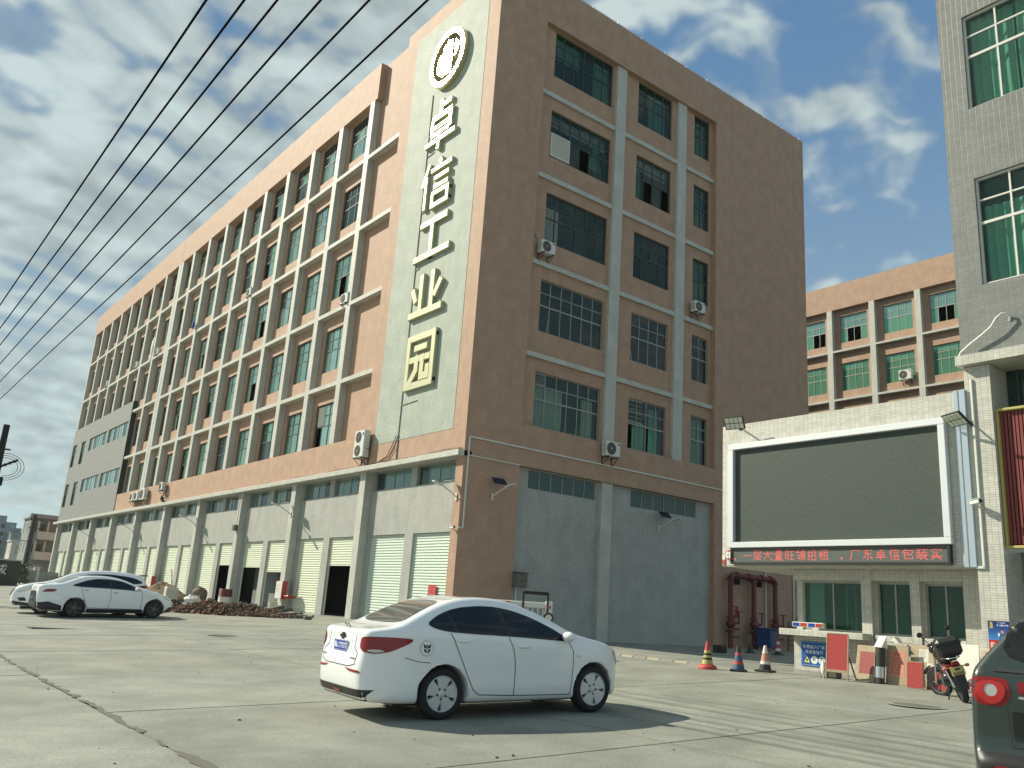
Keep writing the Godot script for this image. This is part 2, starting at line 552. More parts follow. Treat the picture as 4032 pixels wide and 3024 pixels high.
func make_materials() -> void:
	var mosaic := tile_tex(1024, 8.0, 8.0, 1.3, 0.80, 0.10, 21, 0.09)
	var band := tile_tex(512, 32.0, 12.8, 1.6, 0.74, 0.07, 31, 0.07)
	var band_n := tile_bump(512, 32.0, 12.8, 1.8)
	var big := seamless(41, 0.004, 1024, 5)
	var mid := seamless(42, 0.02, 1024, 4)
	var fine := seamless(43, 0.16, 1024, 3)
	var slab := grey_tex(1024, func(x, y):
		var i: int = y * 1024 + x
		var k: float = 0.80 + 0.16 * (big[i] / 255.0 - 0.5) + 0.07 * (mid[i] / 255.0 - 0.5) + 0.16 * (fine[i] / 255.0 - 0.5)
		return k)
	var rub := grey_tex(512, func(x, y):
		var i: int = y * 1024 + x
		return 0.62 + 0.38 * fine[i] / 255.0 * (0.6 + 0.4 * mid[i] / 255.0))
	var wear := grey_tex(512, func(x, y):
		var i: int = y * 1024 + x
		return 0.80 + 0.16 * mid[i] / 255.0 + 0.06 * fine[i] / 255.0)
	mat("concrete", lin(0.40, 0.415, 0.355), 0.86, 0.0, slab, 9.0)
	M["concrete"].vertex_color_use_as_albedo = true
	mat("far_concrete", lin(0.385, 0.40, 0.345), 0.88, 0.0, slab, 14.0)
	var tm := mat("tyre_mark", Color(0.34, 0.34, 0.31, 0.12), 0.9)
	tm.transparency = BaseMaterial3D.TRANSPARENCY_ALPHA
	mat("joint", lin(0.07, 0.065, 0.055), 0.95)
	mat("crack", lin(0.22, 0.215, 0.185), 0.95, 0.0, rub, 1.0)
	mat("tan", lin(0.62, 0.395, 0.27), 0.72, 0.0, mosaic, 6.4)
	mat("panel_tile", lin(0.52, 0.585, 0.50), 0.72, 0.0, mosaic, 9.0)
	mat("pale_tile", lin(0.70, 0.705, 0.63), 0.6, 0.0, mosaic, 9.0)
	mat("grey_tile", lin(0.53, 0.54, 0.495), 0.62, 0.0, mosaic, 9.0)
	mat("slate", lin(0.27, 0.28, 0.27), 0.7, 0.0, wear, 5.0)
	mat("dark_teal", lin(0.022, 0.035, 0.034), 0.6)
	mat("white_brick", lin(0.66, 0.65, 0.575), 0.38, 0.0, band, 2.08, band_n)
	mat("grey_brick", lin(0.235, 0.25, 0.235), 0.42, 0.0, band, 2.08, band_n)
	mat("render_white", lin(0.62, 0.61, 0.54), 0.8, 0.0, wear, 3.0)
	mat("roof_felt", lin(0.2, 0.2, 0.19), 0.9)
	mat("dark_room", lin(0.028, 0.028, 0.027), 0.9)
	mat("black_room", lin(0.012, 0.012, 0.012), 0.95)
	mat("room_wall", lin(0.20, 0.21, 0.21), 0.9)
	mat("frame", lin(0.045, 0.052, 0.046), 0.6, 0.0)
	mat("frame_light", lin(0.30, 0.30, 0.26), 0.45, 0.3)
	mat("frame_white", lin(0.62, 0.62, 0.58), 0.45)
	mat("coated_3", lin(0.15, 0.24, 0.22), 0.05, 0.4)
	mat("coated_0", lin(0.33, 0.52, 0.46), 0.04, 0.62)
	mat("coated_1", lin(0.22, 0.40, 0.34), 0.05, 0.55)
	mat("coated_2", lin(0.14, 0.36, 0.24), 0.06, 0.4)
	mat("coated_dark", lin(0.03, 0.06, 0.055), 0.05, 0.25)
	var pane := mat("pane", lin(0.012, 0.05, 0.042), 0.03)
	pane.albedo_color.a = 0.35
	pane.metallic_specular = 0.32
	pane.transparency = BaseMaterial3D.TRANSPARENCY_ALPHA
	var clear := mat("clear_pane", lin(0.02, 0.06, 0.045), 0.03)
	clear.albedo_color.a = 0.22
	clear.metallic_specular = 0.36
	var gp := mat("green_pane", lin(0.01, 0.10, 0.055), 0.03, 0.0, null, 1.0, null, 0.4)
	gp.albedo_color.a = 0.38
	gp.transparency = BaseMaterial3D.TRANSPARENCY_ALPHA
	clear.transparency = BaseMaterial3D.TRANSPARENCY_ALPHA
	mat("blind_green", lin(0.36, 0.82, 0.55), 0.8)
	mat("lamp_cell", lin(0.62, 0.64, 0.52), 0.35)
	mat("curtain", lin(0.36, 0.56, 0.42), 0.9)
	mat("curtain_green", lin(0.16, 0.50, 0.34), 0.9)
	mat("curtain_pale", lin(0.55, 0.60, 0.52), 0.9)
	mat("shutter", lin(0.66, 0.70, 0.56), 0.5)
	mat("shutter_green", lin(0.60, 0.68, 0.59), 0.5)
	mat("white_metal", lin(0.62, 0.63, 0.58), 0.45)
	mat("steel", lin(0.55, 0.58, 0.60), 0.3, 0.75)
	mat("steel_bright", lin(0.72, 0.74, 0.75), 0.38, 0.35)
	mat("sheet", lin(0.50, 0.58, 0.64), 0.32, 0.6)
	mat("gold", lin(0.78, 0.66, 0.34), 0.20, 0.95)
	mat("gold_dull", lin(0.46, 0.46, 0.30), 0.5, 0.45)
	mat("black_plastic", lin(0.018, 0.018, 0.018), 0.45)
	mat("wire_black", lin(0.004, 0.004, 0.005), 1.0, 0.0, null, 1.0, null, 0.1)
	mat("black_metal", lin(0.012, 0.013, 0.014), 0.5, 0.3)
	mat("rubber", lin(0.017, 0.017, 0.017), 0.85)
	mat("red_paint", lin(0.36, 0.022, 0.025), 0.4)
	mat("red_pipe", lin(0.13, 0.014, 0.016), 0.45)
	mat("led_black", lin(0.046, 0.066, 0.054), 0.6, 0.0, wear, 1.2)
	mat("car_glass", lin(0.008, 0.010, 0.010), 0.04)
	var paint := mat("white_paint", lin(0.83, 0.85, 0.85), 0.35)
	paint.clearcoat_enabled = true
	paint.clearcoat = 1.0
	paint.clearcoat_roughness = 0.04
	var green := mat("green_paint", lin(0.012, 0.026, 0.022), 0.3)
	green.clearcoat_enabled = true
	green.clearcoat = 1.0
	green.clearcoat_roughness = 0.04
	mat("lamp_red", lin(0.24, 0.008, 0.010), 0.08)
	mat("lamp_clear", lin(0.55, 0.56, 0.55), 0.08, 0.35)
	mat("chrome", lin(0.7, 0.7, 0.7), 0.15, 1.0)
	mat("alloy", lin(0.62, 0.63, 0.63), 0.4, 0.45)
	mat("alloy_dark", lin(0.13, 0.135, 0.14), 0.35, 0.6)
	mat("car_glass_grey", lin(0.10, 0.10, 0.09), 0.06)
	mat("black_gloss", lin(0.010, 0.013, 0.013), 0.08)
	mat("lamp_red_bright", lin(0.45, 0.025, 0.025), 0.1)
	mat("gap", lin(0.03, 0.03, 0.03), 0.8)
	mat("wood", lin(0.42, 0.33, 0.21), 0.75, 0.0, wear, 0.6)
	mat("gold_mid", lin(0.58, 0.56, 0.36), 0.4, 0.65)
	mat("glow_gold", lin(0.85, 0.72, 0.36), 0.24, 0.95)
	mat("card", lin(0.50, 0.42, 0.29), 0.85, 0.0, wear, 0.9)
	mat("red_cloth", lin(0.45, 0.055, 0.050), 0.8, 0.0, wear, 0.7)
	mat("paper", lin(0.72, 0.70, 0.64), 0.85)
	mat("yellow", lin(0.44, 0.38, 0.12), 0.6)
	mat("blue_plastic", lin(0.012, 0.05, 0.16), 0.45)
	mat("brick_red", lin(0.26, 0.105, 0.06), 0.9, 0.0, rub, 0.8)
	mat("earth", lin(0.21, 0.145, 0.085), 0.95, 0.0, rub, 1.3)
	mat("rubble_grey", lin(0.22, 0.21, 0.19), 0.95, 0.0, rub, 0.8)
	mat("leaf", lin(0.05, 0.085, 0.032), 0.7)
	mat("red_panel", lin(0.19, 0.032, 0.03), 0.5)
	mat("solar", lin(0.015, 0.025, 0.06), 0.1, 0.3)
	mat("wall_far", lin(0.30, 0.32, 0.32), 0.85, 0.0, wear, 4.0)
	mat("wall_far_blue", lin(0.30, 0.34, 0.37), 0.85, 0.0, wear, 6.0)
	mat("stone_dark", lin(0.045, 0.048, 0.05), 0.5, 0.0, wear, 2.0)
	mat("beam_grey", lin(0.36, 0.36, 0.33), 0.8, 0.0, wear, 2.0)
	mat("blue_lamp", lin(0.015, 0.06, 0.34), 0.2)
	mat("red_lamp", lin(0.42, 0.05, 0.035), 0.2)
	mat("orange", lin(0.55, 0.17, 0.12), 0.6)
	mat("cone_red", lin(0.46, 0.055, 0.05), 0.6)
	mat("cone_white", lin(0.66, 0.62, 0.54), 0.6)
	mat("cone_blue", lin(0.035, 0.09, 0.16), 0.6)
	mat("orange_faded", lin(0.50, 0.235, 0.17), 0.6)
	mat("bump_yellow", lin(0.33, 0.29, 0.20), 0.8)
	mat("bump_dark", lin(0.21, 0.205, 0.185), 0.85)
	mat("cabinet", lin(0.16, 0.155, 0.13), 0.6, 0.0, wear, 1.0)
	mat("rubble_dark", lin(0.10, 0.095, 0.085), 0.95, 0.0, rub, 0.8)
	mat("red_faded", lin(0.40, 0.12, 0.11), 0.85, 0.0, wear, 0.7)
	mat("sand", lin(0.30, 0.21, 0.12), 0.95, 0.0, rub, 2.2)
	mat("mixer_rust", lin(0.26, 0.19, 0.15), 0.8, 0.0, rub, 1.0)
	mat("blue_cloth", lin(0.03, 0.08, 0.30), 0.9)


# ---------------------------------------------------------------- buildings
var wmesh := {}

func bar_frame(w: float, h: float, cols: int, rows: Array, m: Material, t := 0.05, deep := 0.07) -> ArrayMesh:
	var key := "f%s_%s_%d_%s_%s" % [w, h, cols, rows, m.resource_name]
	if wmesh.has(key):
		return wmesh[key]
	var b := MB.new()
	b.box(Vector3(-w / 2, 0, 0), Vector3(w / 2, t, deep))
	b.box(Vector3(-w / 2, h - t, 0), Vector3(w / 2, h, deep))
	for s in [-1.0, 1.0]:
		b.box(Vector3(s * w / 2, t, 0), Vector3(s * (w / 2 - t), h - t, deep))
	var y := h
	for i in rows.size() - 1:
		y -= rows[i]
		var th := t * (1.3 if i == rows.size() - 2 else 0.75)
		b.box(Vector3(-w / 2 + t, y - th / 2, 0.004), Vector3(w / 2 - t, y + th / 2, deep - (0.0 if i == rows.size() - 2 else 0.012)))
	for i in range(1, cols):
		var x := -w / 2 + w * i / cols
		b.box(Vector3(x - t * 0.4, t, 0.008), Vector3(x + t * 0.4, h - t, deep - 0.006))
	wmesh[key] = b.mesh(m)
	return wmesh[key]

func pane_mesh(w: float, h: float, m: Material) -> Mesh:
	var key := "p%.3f_%.3f_%s" % [w, h, m.resource_name]
	if not wmesh.has(key):
		var b := MB.new()
		b.box(Vector3(-w / 2, -h / 2, -0.004), Vector3(w / 2, h / 2, 0.004))
		wmesh[key] = b.mesh(m)
	return wmesh[key]

func curtain_mesh(w: float, h: float, m: Material, tied := false) -> Mesh:
	var key := "c%.2f_%.2f_%s_%s" % [w, h, m.resource_name, tied]
	if not wmesh.has(key):
		var b := MB.new()
		var nu := 26
		var nv := 6
		var f := func(i: int, j: int) -> Vector3:
			var u := float(i) / nu
			var v := float(j) / nv
			var sq := 1.0 - (0.62 * sin(PI * clampf((1.0 - v) * 1.15, 0.0, 1.0)) if tied else 0.0)
			return Vector3((u - 0.5) * w * sq, v * h, 0.035 * sin(u * 31.0 + 0.7 * sin(v * 3.0)) + 0.02 * sin(u * 11.0))
		for i in nu:
			for j in nv:
				var p: Array = [f.call(i, j), f.call(i + 1, j), f.call(i + 1, j + 1), f.call(i, j + 1)]
				var nn: Vector3 = (p[1] - p[0]).cross(p[3] - p[0]).normalized()
				b.quad(p[0], p[1], p[2], p[3], nn)
		wmesh[key] = b.mesh(m)
	return wmesh[key]

# a window at the bottom middle of its opening; glass: array of material names, one per pane or one for all; "" = slid open
func add_window(root: Node3D, xf: Transform3D, w: float, h: float, cols: int, rows: Array, glass: Callable, frame: Material, single: bool) -> MeshInstance3D:
	var o := inst("window", bar_frame(w, h, cols, rows, frame), root, xf)
	var joined := {}
	var y := h
	for r in rows.size():
		y -= rows[r]
		for c in cols:
			var g: String = glass.call(r, c)
			if g == "":
				continue
			var x := -w / 2 + w * (c + 0.5) / cols
			var ph: float = rows[r] - 0.05
			var pw := w / cols - 0.04
			var z := 0.03 + (0.014 if r == rows.size() - 1 and c % 2 == 1 else 0.0)
			var t := Transform3D(Basis(Vector3.UP, rng.randf_range(-0.006, 0.006)) * Basis(Vector3.RIGHT, rng.randf_range(-0.006, 0.006)), Vector3(x, y + rows[r] / 2, z))
			if single:
				inst("pane", pane_mesh(pw, ph, M[g]), o, t)
			else:
				if not joined.has(g):
					joined[g] = MB.new()
				var b: MB = joined[g]
				b.xf = t
				b.box(Vector3(-pw / 2, -ph / 2, -0.004), Vector3(pw / 2, ph / 2, 0.004))
	for g in joined:
		var p := obj("panes", joined[g], M[g], o)
		p.set_meta("kind", "stuff")
	return o

func shutter(root: Node3D, xf: Transform3D, w: float, h: float, open: float, m: Material) -> void:
	var key := "s%.2f_%.2f_%.2f_%s" % [w, h, open, m.resource_name]
	if not wmesh.has(key):
		var b := MB.new()
		var n := int((h - open) / 0.125)
		for i in n:
			var y := h - i * 0.125
			var a := [Vector2(y, 0.0), Vector2(y - 0.02, 0.035), Vector2(y - 0.085, 0.045), Vector2(y - 0.105, 0.0), Vector2(y - 0.125, 0.0)]
			for k in 4:
				var p: Vector2 = a[k]
				var q: Vector2 = a[k + 1]
				var nn := Vector3(0, q.y - p.y, p.x - q.x).normalized()
				b.quad(Vector3(-w / 2, p.x, p.y), Vector3(w / 2, p.x, p.y), Vector3(w / 2, q.x, q.y), Vector3(-w / 2, q.x, q.y), nn)
		b.box(Vector3(-w / 2, h - n * 0.125 - 0.06, 0.0), Vector3(w / 2, h - n * 0.125, 0.04))
		for s in [-1.0, 1.0]:
			b.box(Vector3(s * w / 2, 0, -0.02), Vector3(s * (w / 2 + 0.06), h, 0.06))
		wmesh[key] = b.mesh(m)
	inst("shutter", wmesh[key], root, xf)

func part(called: String, root: Node3D, face: Transform3D, m: String, a: Vector3, b: Vector3, bev := 0.0) -> MeshInstance3D:
	var q := MB.new()
	if bev > 0.0:
		q.cbox((a + b) * 0.5, (b - a).abs(), bev)
	else:
		q.box(a, b)
	return obj(called, q, M[m], root, face)

const BELT := [12.98, 17.54, 22.10, 26.68]

func street_glass(k: int, r: int) -> Callable:
	var s := (k * 7 + r * 13 + (k * r) % 5) % 11
	var names := ["coated_0", "coated_1", "coated_0", "coated_2", "coated_1", "coated_0", "coated_dark", "coated_1", "coated_0", "coated_2", "coated_1"]
	var open: int = -1
	if s in [0, 4, 6, 9]:
		open = (s + k) % 3
	return func(row: int, col: int) -> String:
		if col == 0 and row < 2:
			return "coated_dark" if r == 4 or s % 3 == 0 else "coated_1"
		if row == 2 and col == open:
			return "" if s != 6 else "coated_dark"
		if r == 4 and row == 0:
			return "coated_dark"
		return names[s] if row < 2 or s % 2 == 0 else names[(s + 3) % 11]

func factory() -> void:
	var root := thing("factory_building", "long tan factory block above shuttered ground floor, gold lettering on its corner", "building", FACT)
	var b: MB
	# --- street face, upper floors
	var holes := []
	var bays := []
	for k in 17:
		if k == 8:
			pass
		var left := -13.07 - 4.055 * (k + 1) + (1.4 if k + 1 == 9 else 0.54)      # right side of the next column
		var right := -13.07 - 4.055 * k
		var mid := (left + right) * 0.5 - 0.06
		for r in 5:
			if k >= 11 and r < 2:
				continue
			var base := 9.64 + 4.56 * r
			bays.append([k, r, mid, base])
			holes.append(Rect2(mid - 1.2, base, 2.4, 2.6 if r < 4 else 2.62))
	b = MB.new()
	b.wall(-82.0, -9.0, 9.60, 33.05, -0.4, holes, 0.22)
	obj("wall", b, M.tan, root, FA)
	part("band", root, FA, "tan", Vector3(-57.0, 7.975, -0.4), Vector3(-9.0, 9.63, 0))
	part("frieze", root, FA, "tan", Vector3(-82.0, 30.63, -0.398), Vector3(-12.23, 33.06, 0.004))
	for k in 18:
		if k >= 12 or k == 11:
			part("column", root, FA, "pale_tile", Vector3(-13.07 - 4.055 * k, 18.73, -0.398), Vector3(-13.07 - 4.055 * k + 0.54, 30.628, 0))
		if k < 12:
			var wd := 1.4 if k == 9 else 0.54
			var x := -13.07 - 4.055 * k
			if k == 9:
				part("column", root, FA, "pale_tile", Vector3(x, 9.632, -0.398), Vector3(x + 0.68, 30.628, 0))
				part("column", root, FA, "pale_tile", Vector3(x + 0.72, 9.632, -0.398), Vector3(x + 1.4, 30.628, 0))
				part("joint_cover", root, FA, "steel", Vector3(x + 0.66, 9.7, -0.02), Vector3(x + 0.74, 33.1, 0.012))
			else:
				part("column", root, FA, "pale_tile", Vector3(x, 9.632, -0.398), Vector3(x + wd, 30.628 if k < 11 else 18.73, 0))
	for r in 4:
		part("belt", root, FA, "pale_tile", Vector3(-12.53, BELT[r], -0.398), Vector3(-9.0, BELT[r] + 0.24, 0.0))
		for k in 17:
			if k >= 11 and BELT[r] < 18.0:
				continue
			var l := -13.07 - 4.055 * (k + 1) + (1.4 if k + 1 == 9 else 0.54)
			part("belt", root, FA, "pale_tile", Vector3(l, BELT[r], -0.398), Vector3(-13.07 - 4.055 * k, BELT[r] + 0.24, 0.0))
	for w in bays:
		var k: int = w[0]
		var r: int = w[1]
		var near := k < 2
		var o := add_window(root, FA * at(w[2], w[3], -0.56), 2.38, 2.6, 3, [0.64, 0.64, 1.32], street_glass(k, r), M.frame, near)
		if k == 0 and r == 0:
			b = MB.new()
			for i in 9:
				b.xf = Transform3D(Basis(Vector3.RIGHT, 0.6), Vector3(-0.55, 1.42 + i * 0.125, 0.1))
				b.box(Vector3(-0.38, -0.055, -0.01), Vector3(0.38, 0.055, 0.01))
			obj("louvre", b, M.white_metal, o)
			inst("curtain", curtain_mesh(0.5, 1.25, M.curtain_pale, true), o, at(0.1, 0.03, -0.12))
	# sign corner
	holes = []
	part("corner_wall", root, FA, "tan", Vector3(-9.0, 7.975, -0.4), Vector3(-0.004, 33.06, 0.0))
	part("tile_panel", root, FA, "panel_tile", Vector3(-7.92, 9.02, -0.1), Vector3(-1.0, 32.1, 0.012))
	# grey panel over the two lowest floors at the far end
	holes = [Rect2(-73.2, 15.4, 7.6, 1.42), Rect2(-64.9, 15.36, 7.4, 1.44), Rect2(-81.4, 14.25, 1.9, 2.6), Rect2(-77.0, 14.25, 1.85, 2.58), Rect2(-73.2, 10.85, 7.6, 1.42), Rect2(-64.9, 10.83, 7.4, 1.44), Rect2(-81.4, 9.62, 1.9, 2.6), Rect2(-77.1, 9.62, 2.0, 2.6)]
	b = MB.new()
	b.wall(-82.0, -57.05, 7.975, 18.72, 0.06, holes, 0.2)
	b.quad(Vector3(-57.05, 7.975, 0.06), Vector3(-57.05, 7.975, -0.4), Vector3(-57.05, 18.72, -0.4), Vector3(-57.05, 18.72, 0.06), Vector3.RIGHT)
	b.quad(Vector3(-82, 18.72, 0.06), Vector3(-82, 18.72, -0.4), Vector3(-57.05, 18.72, -0.4), Vector3(-57.05, 18.72, 0.06), Vector3.UP)
	obj("grey_panel", b, M.slate, root, FA)
	part("panel_return", root, FA, "dark_teal", Vector3(-57.04, 9.64, -0.39), Vector3(-57.0, 18.72, 0.055))
	for h in holes:
		var wide: bool = h.size.x > 4.0
		add_window(root, FA * at(h.get_center().x, h.position.y, -0.1), h.size.x, h.size.y, 8 if wide else 2, [h.size.y] if wide else [0.6, 0.6, h.size.y - 1.2], func(r2, c2): return ["coated_0", "coated_1", "coated_dark", "coated_0"][(c2 * 3 + r2) % 4], M.frame_light if wide else M.frame, false)
	# --- street face, ground floor: pillars, shutters, high windows, ledge
	holes = []
	var doors := []
	for j in 10:
		var right := -0.55 if j == 0 else -9.0 - 8.12 * (j - 1)
		var left := -9.0 - 8.12 * j + 0.57
		part("pillar", root, FA, "pale_tile", Vector3(left - 0.57, 0.1, -0.4), Vector3(left, 7.718, 0.0))
		var mid := (left + right) * 0.5
		var dw := (right - left) * 0.5 - 0.72
		for s in [-1.0, 1.0]:
			var dx: float = mid + s * (0.36 + dw * 0.5)
			doors.append([j, s, dx, dw])
			holes.append(Rect2(dx - dw / 2, 0.1, dw, 4.54))
			holes.append(Rect2(dx - dw / 2 - 0.12, 6.80, dw + 0.2, 0.915))
	b = MB.new()
	b.wall(-82.0, -0.55, 0.1, 7.718, -0.4, holes, 0.2)
	obj("ground_floor_wall", b, M.grey_tile, root, FA)
	part("corner_block", root, FA, "tan", Vector3(-0.55, 0.1, -0.4), Vector3(-0.004, 7.718, 0.0))
	for d in doors:
		var j: int = d[0]
		var open := 0.0
		if j == 1 and d[1] > 0: open = 2.55
		if j == 2: open = 2.1 if d[1] > 0 else 2.3
		if j == 3 and d[1] > 0: open = 2.35
		var gy := gh(20.3, -29.3 + d[2])
		shutter(root, FA * at(d[2], gy, -0.56), d[3] - 0.1, 4.64 - gy, open, M.shutter if j > 0 else M.shutter_green)
		if open > 0.0:
			part("room", root, FA, "room_wall" if j == 2 else "black_room", Vector3(d[2] - d[3] / 2 - 0.4, 0.1, -1.6 if j == 2 else -5.0), Vector3(d[2] + d[3] / 2 + 0.4, 4.7, -1.55 if j == 2 else -4.9))
		var g := MB.new()
		add_window(root, FA * at(d[2] - 0.02, 6.80, -0.58), d[3] + 0.18, 0.915, 4, [0.915], func(_r, c3): return "coated_dark" if (c3 + j) % 4 == 0 else "coated_3", M.frame_light, false)
	b = MB.new()
	b.cbox(Vector3(-41.6, 7.845, -0.05), Vector3(83.2, 0.25, 0.7), 0.015)
	obj("ledge", b, M.white_brick, root, FA)
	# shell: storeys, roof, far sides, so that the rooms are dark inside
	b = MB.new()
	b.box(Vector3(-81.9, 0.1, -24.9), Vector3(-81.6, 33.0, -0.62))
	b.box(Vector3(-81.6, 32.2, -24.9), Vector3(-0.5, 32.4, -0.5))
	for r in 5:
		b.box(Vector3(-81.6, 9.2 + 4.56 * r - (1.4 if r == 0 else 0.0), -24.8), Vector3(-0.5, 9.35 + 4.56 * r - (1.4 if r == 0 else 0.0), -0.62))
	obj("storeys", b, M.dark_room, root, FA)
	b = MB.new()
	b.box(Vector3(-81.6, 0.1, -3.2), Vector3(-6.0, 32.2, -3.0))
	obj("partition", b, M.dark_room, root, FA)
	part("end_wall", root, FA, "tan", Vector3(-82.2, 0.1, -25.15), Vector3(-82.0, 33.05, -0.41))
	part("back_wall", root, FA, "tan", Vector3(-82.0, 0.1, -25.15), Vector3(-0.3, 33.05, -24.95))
	# --- gable face
	b = MB.new()
	b.wall(0.0, 25.15, 0.1, 33.06, 0.0, [Rect2(2.97, 9.63, 13.30, 21.0), Rect2(2.99, 0.0, 13.3, 7.78)], 0.3)
	obj("gable_wall", b, M.tan, root, FB)
	holes = []
	var gw := []
	for r in 5:
		var y := 9.75 + 4.56 * r
		for t in [[5.88, 4.14, 6], [11.31, 2.78, 4], [15.33, 1.38, 2]]:
			holes.append(Rect2(t[0] - t[1] / 2, y, t[1], 2.6))
			gw.append([t[0], y, t[1], t[2], r])
	b = MB.new()
	b.wall(2.97, 16.27, 9.63, 30.63, -0.3, holes, 0.2)
	obj("gable_recess", b, M.tan, root, FB)
	for c in [[8.12, 8.82], [13.05, 13.76]]:
		part("column", root, FB, "pale_tile", Vector3(c[0], 9.64, -0.3), Vector3(c[1], 30.62, -0.12))
	for r in 4:
		for t in [[2.98, 8.12], [8.82, 13.05], [13.76, 16.26]]:
			part("belt", root, FB, "pale_tile", Vector3(t[0], BELT[r] - 0.03, -0.3), Vector3(t[1], BELT[r] + 0.2, -0.16))
	for w in gw:
		var cols: int = w[3]
		var r: int = w[4]
		var o := add_window(root, FB * at(w[0], w[1], -0.47), w[2], 2.6, cols, [0.64, 0.64, 1.32], func(rr, cc): return gable_glass(r, cols, rr, cc), M.frame if r > 1 else M.frame_light, true)
		gable_dressing(o, r, cols, w[2])
	holes = [Rect2(3.75, 6.86, 4.15, 0.9), Rect2(10.27, 6.86, 4.87, 0.9)]
	b = MB.new()
	b.wall(2.99, 16.29, 0.1, 7.78, -0.3, holes, 0.15)
	obj("gable_ground_wall", b, M.grey_tile, root, FB)
	part("pillar", root, FB, "pale_tile", Vector3(8.13, 0.1, -0.3), Vector3(8.84, 7.77, -0.1))
	for h in holes:
		add_window(root, FB * at(h.get_center().x, h.position.y, -0.42), h.size.x, h.size.y, 6, [h.size.y], func(_r, c3): return "coated_dark", M.frame_light, false)
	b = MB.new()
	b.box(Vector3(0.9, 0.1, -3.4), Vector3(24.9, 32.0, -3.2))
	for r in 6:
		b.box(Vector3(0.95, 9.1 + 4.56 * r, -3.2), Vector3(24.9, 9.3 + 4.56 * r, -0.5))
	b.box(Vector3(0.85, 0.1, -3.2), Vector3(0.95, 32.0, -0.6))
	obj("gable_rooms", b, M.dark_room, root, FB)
	part("east_wall", root, FB, "tan", Vector3(24.95, 0.1, -82.0), Vector3(25.15, 33.05, -0.02))
	# lightning rail on the parapet
	b = MB.new()
	b.tube([Vector3(0.3, 33.2, -0.1), Vector3(25.0, 33.2, -0.1)], 0.012, 5)
	for i in 14:
		b.cyl(Vector3(0.4 + i * 1.88, 33.0, -0.1), Vector3(0.4 + i * 1.88, 33.24, -0.1), 0.012, -1.0, 5)
	obj("roof_rail", b, M.steel, root, FB)
	# pipes and cables on the corner
	b = MB.new()
	b.cbox(Vector3(8.55, 8.58, 0.03), Vector3(16.7, 0.07, 0.06), 0.01)
	b.cbox(Vector3(1.6, 7.78, 0.03), Vector3(2.8, 0.05, 0.05), 0.01)
	b.cbox(Vector3(0.2, 6.65, 0.03), Vector3(0.07, 3.8, 0.06), 0.01)
	b.cbox(Vector3(0.1, 4.73, 0.03), Vector3(0.28, 0.06, 0.06), 0.01)
	obj("conduit", b, M.white_metal, root, FB)
	b = MB.new()
	b.tube([Vector3(-5.6, 8.0, 0.03), Vector3(-5.6, 25.5, 0.03), Vector3(-5.6, 27.6, 0.03)], 0.035, 6)
	for y in [[10.7, 1.4], [20.7, 1.0], [17.6, 0.4], [15.0, 0.5], [23.9, 0.7]]:
		b.tube([Vector3(-5.6, y[0], 0.03), Vector3(-5.6 + y[1], y[0] + 0.05, 0.03)], 0.025, 5)
	obj("lettering_conduit", b, M.beam_grey, root, FA)
	for i in 3:
		var pts := []
		for t in 40:
			var x := -0.15 - t * 0.72
			pts.append(Vector3(x, 8.10 - 0.05 * i - 0.002 * t + 0.05 * sin(t * 0.9 + i * 2.1), 0.035 + 0.012 * i))
		b = MB.new()
		b.tube(pts, 0.012, 5)
		obj("cable", b, M.black_plastic, root, FA)
	b = MB.new()
	for t in [[-5.55, 0.0], [-5.75, 0.06]]:
		b.tube([Vector3(t[0], 9.25, 0.05), Vector3(t[0] - 0.25, 8.75 + t[1], 0.07), Vector3(t[0] - 0.7, 8.3, 0.07), Vector3(t[0] - 1.6, 8.08, 0.06)], 0.02, 6)
	obj("cable", b, M.brick_red, root, FA)

func gable_glass(r: int, cols: int, rr: int, cc: int) -> String:
	if rr == 2:
		if r == 3 and cols == 4 and cc in [1, 3]: return ""
		if r == 3 and cols == 6 and cc == 3: return ""
		if r == 0 and cols == 4 and cc in [0, 2]: return ""
		if r == 3 and cols == 6 and cc < 2: return "clear_pane"
	return "clear_pane" if r <= 1 or (r == 2 and cols == 6 and cc < 4) else "pane"

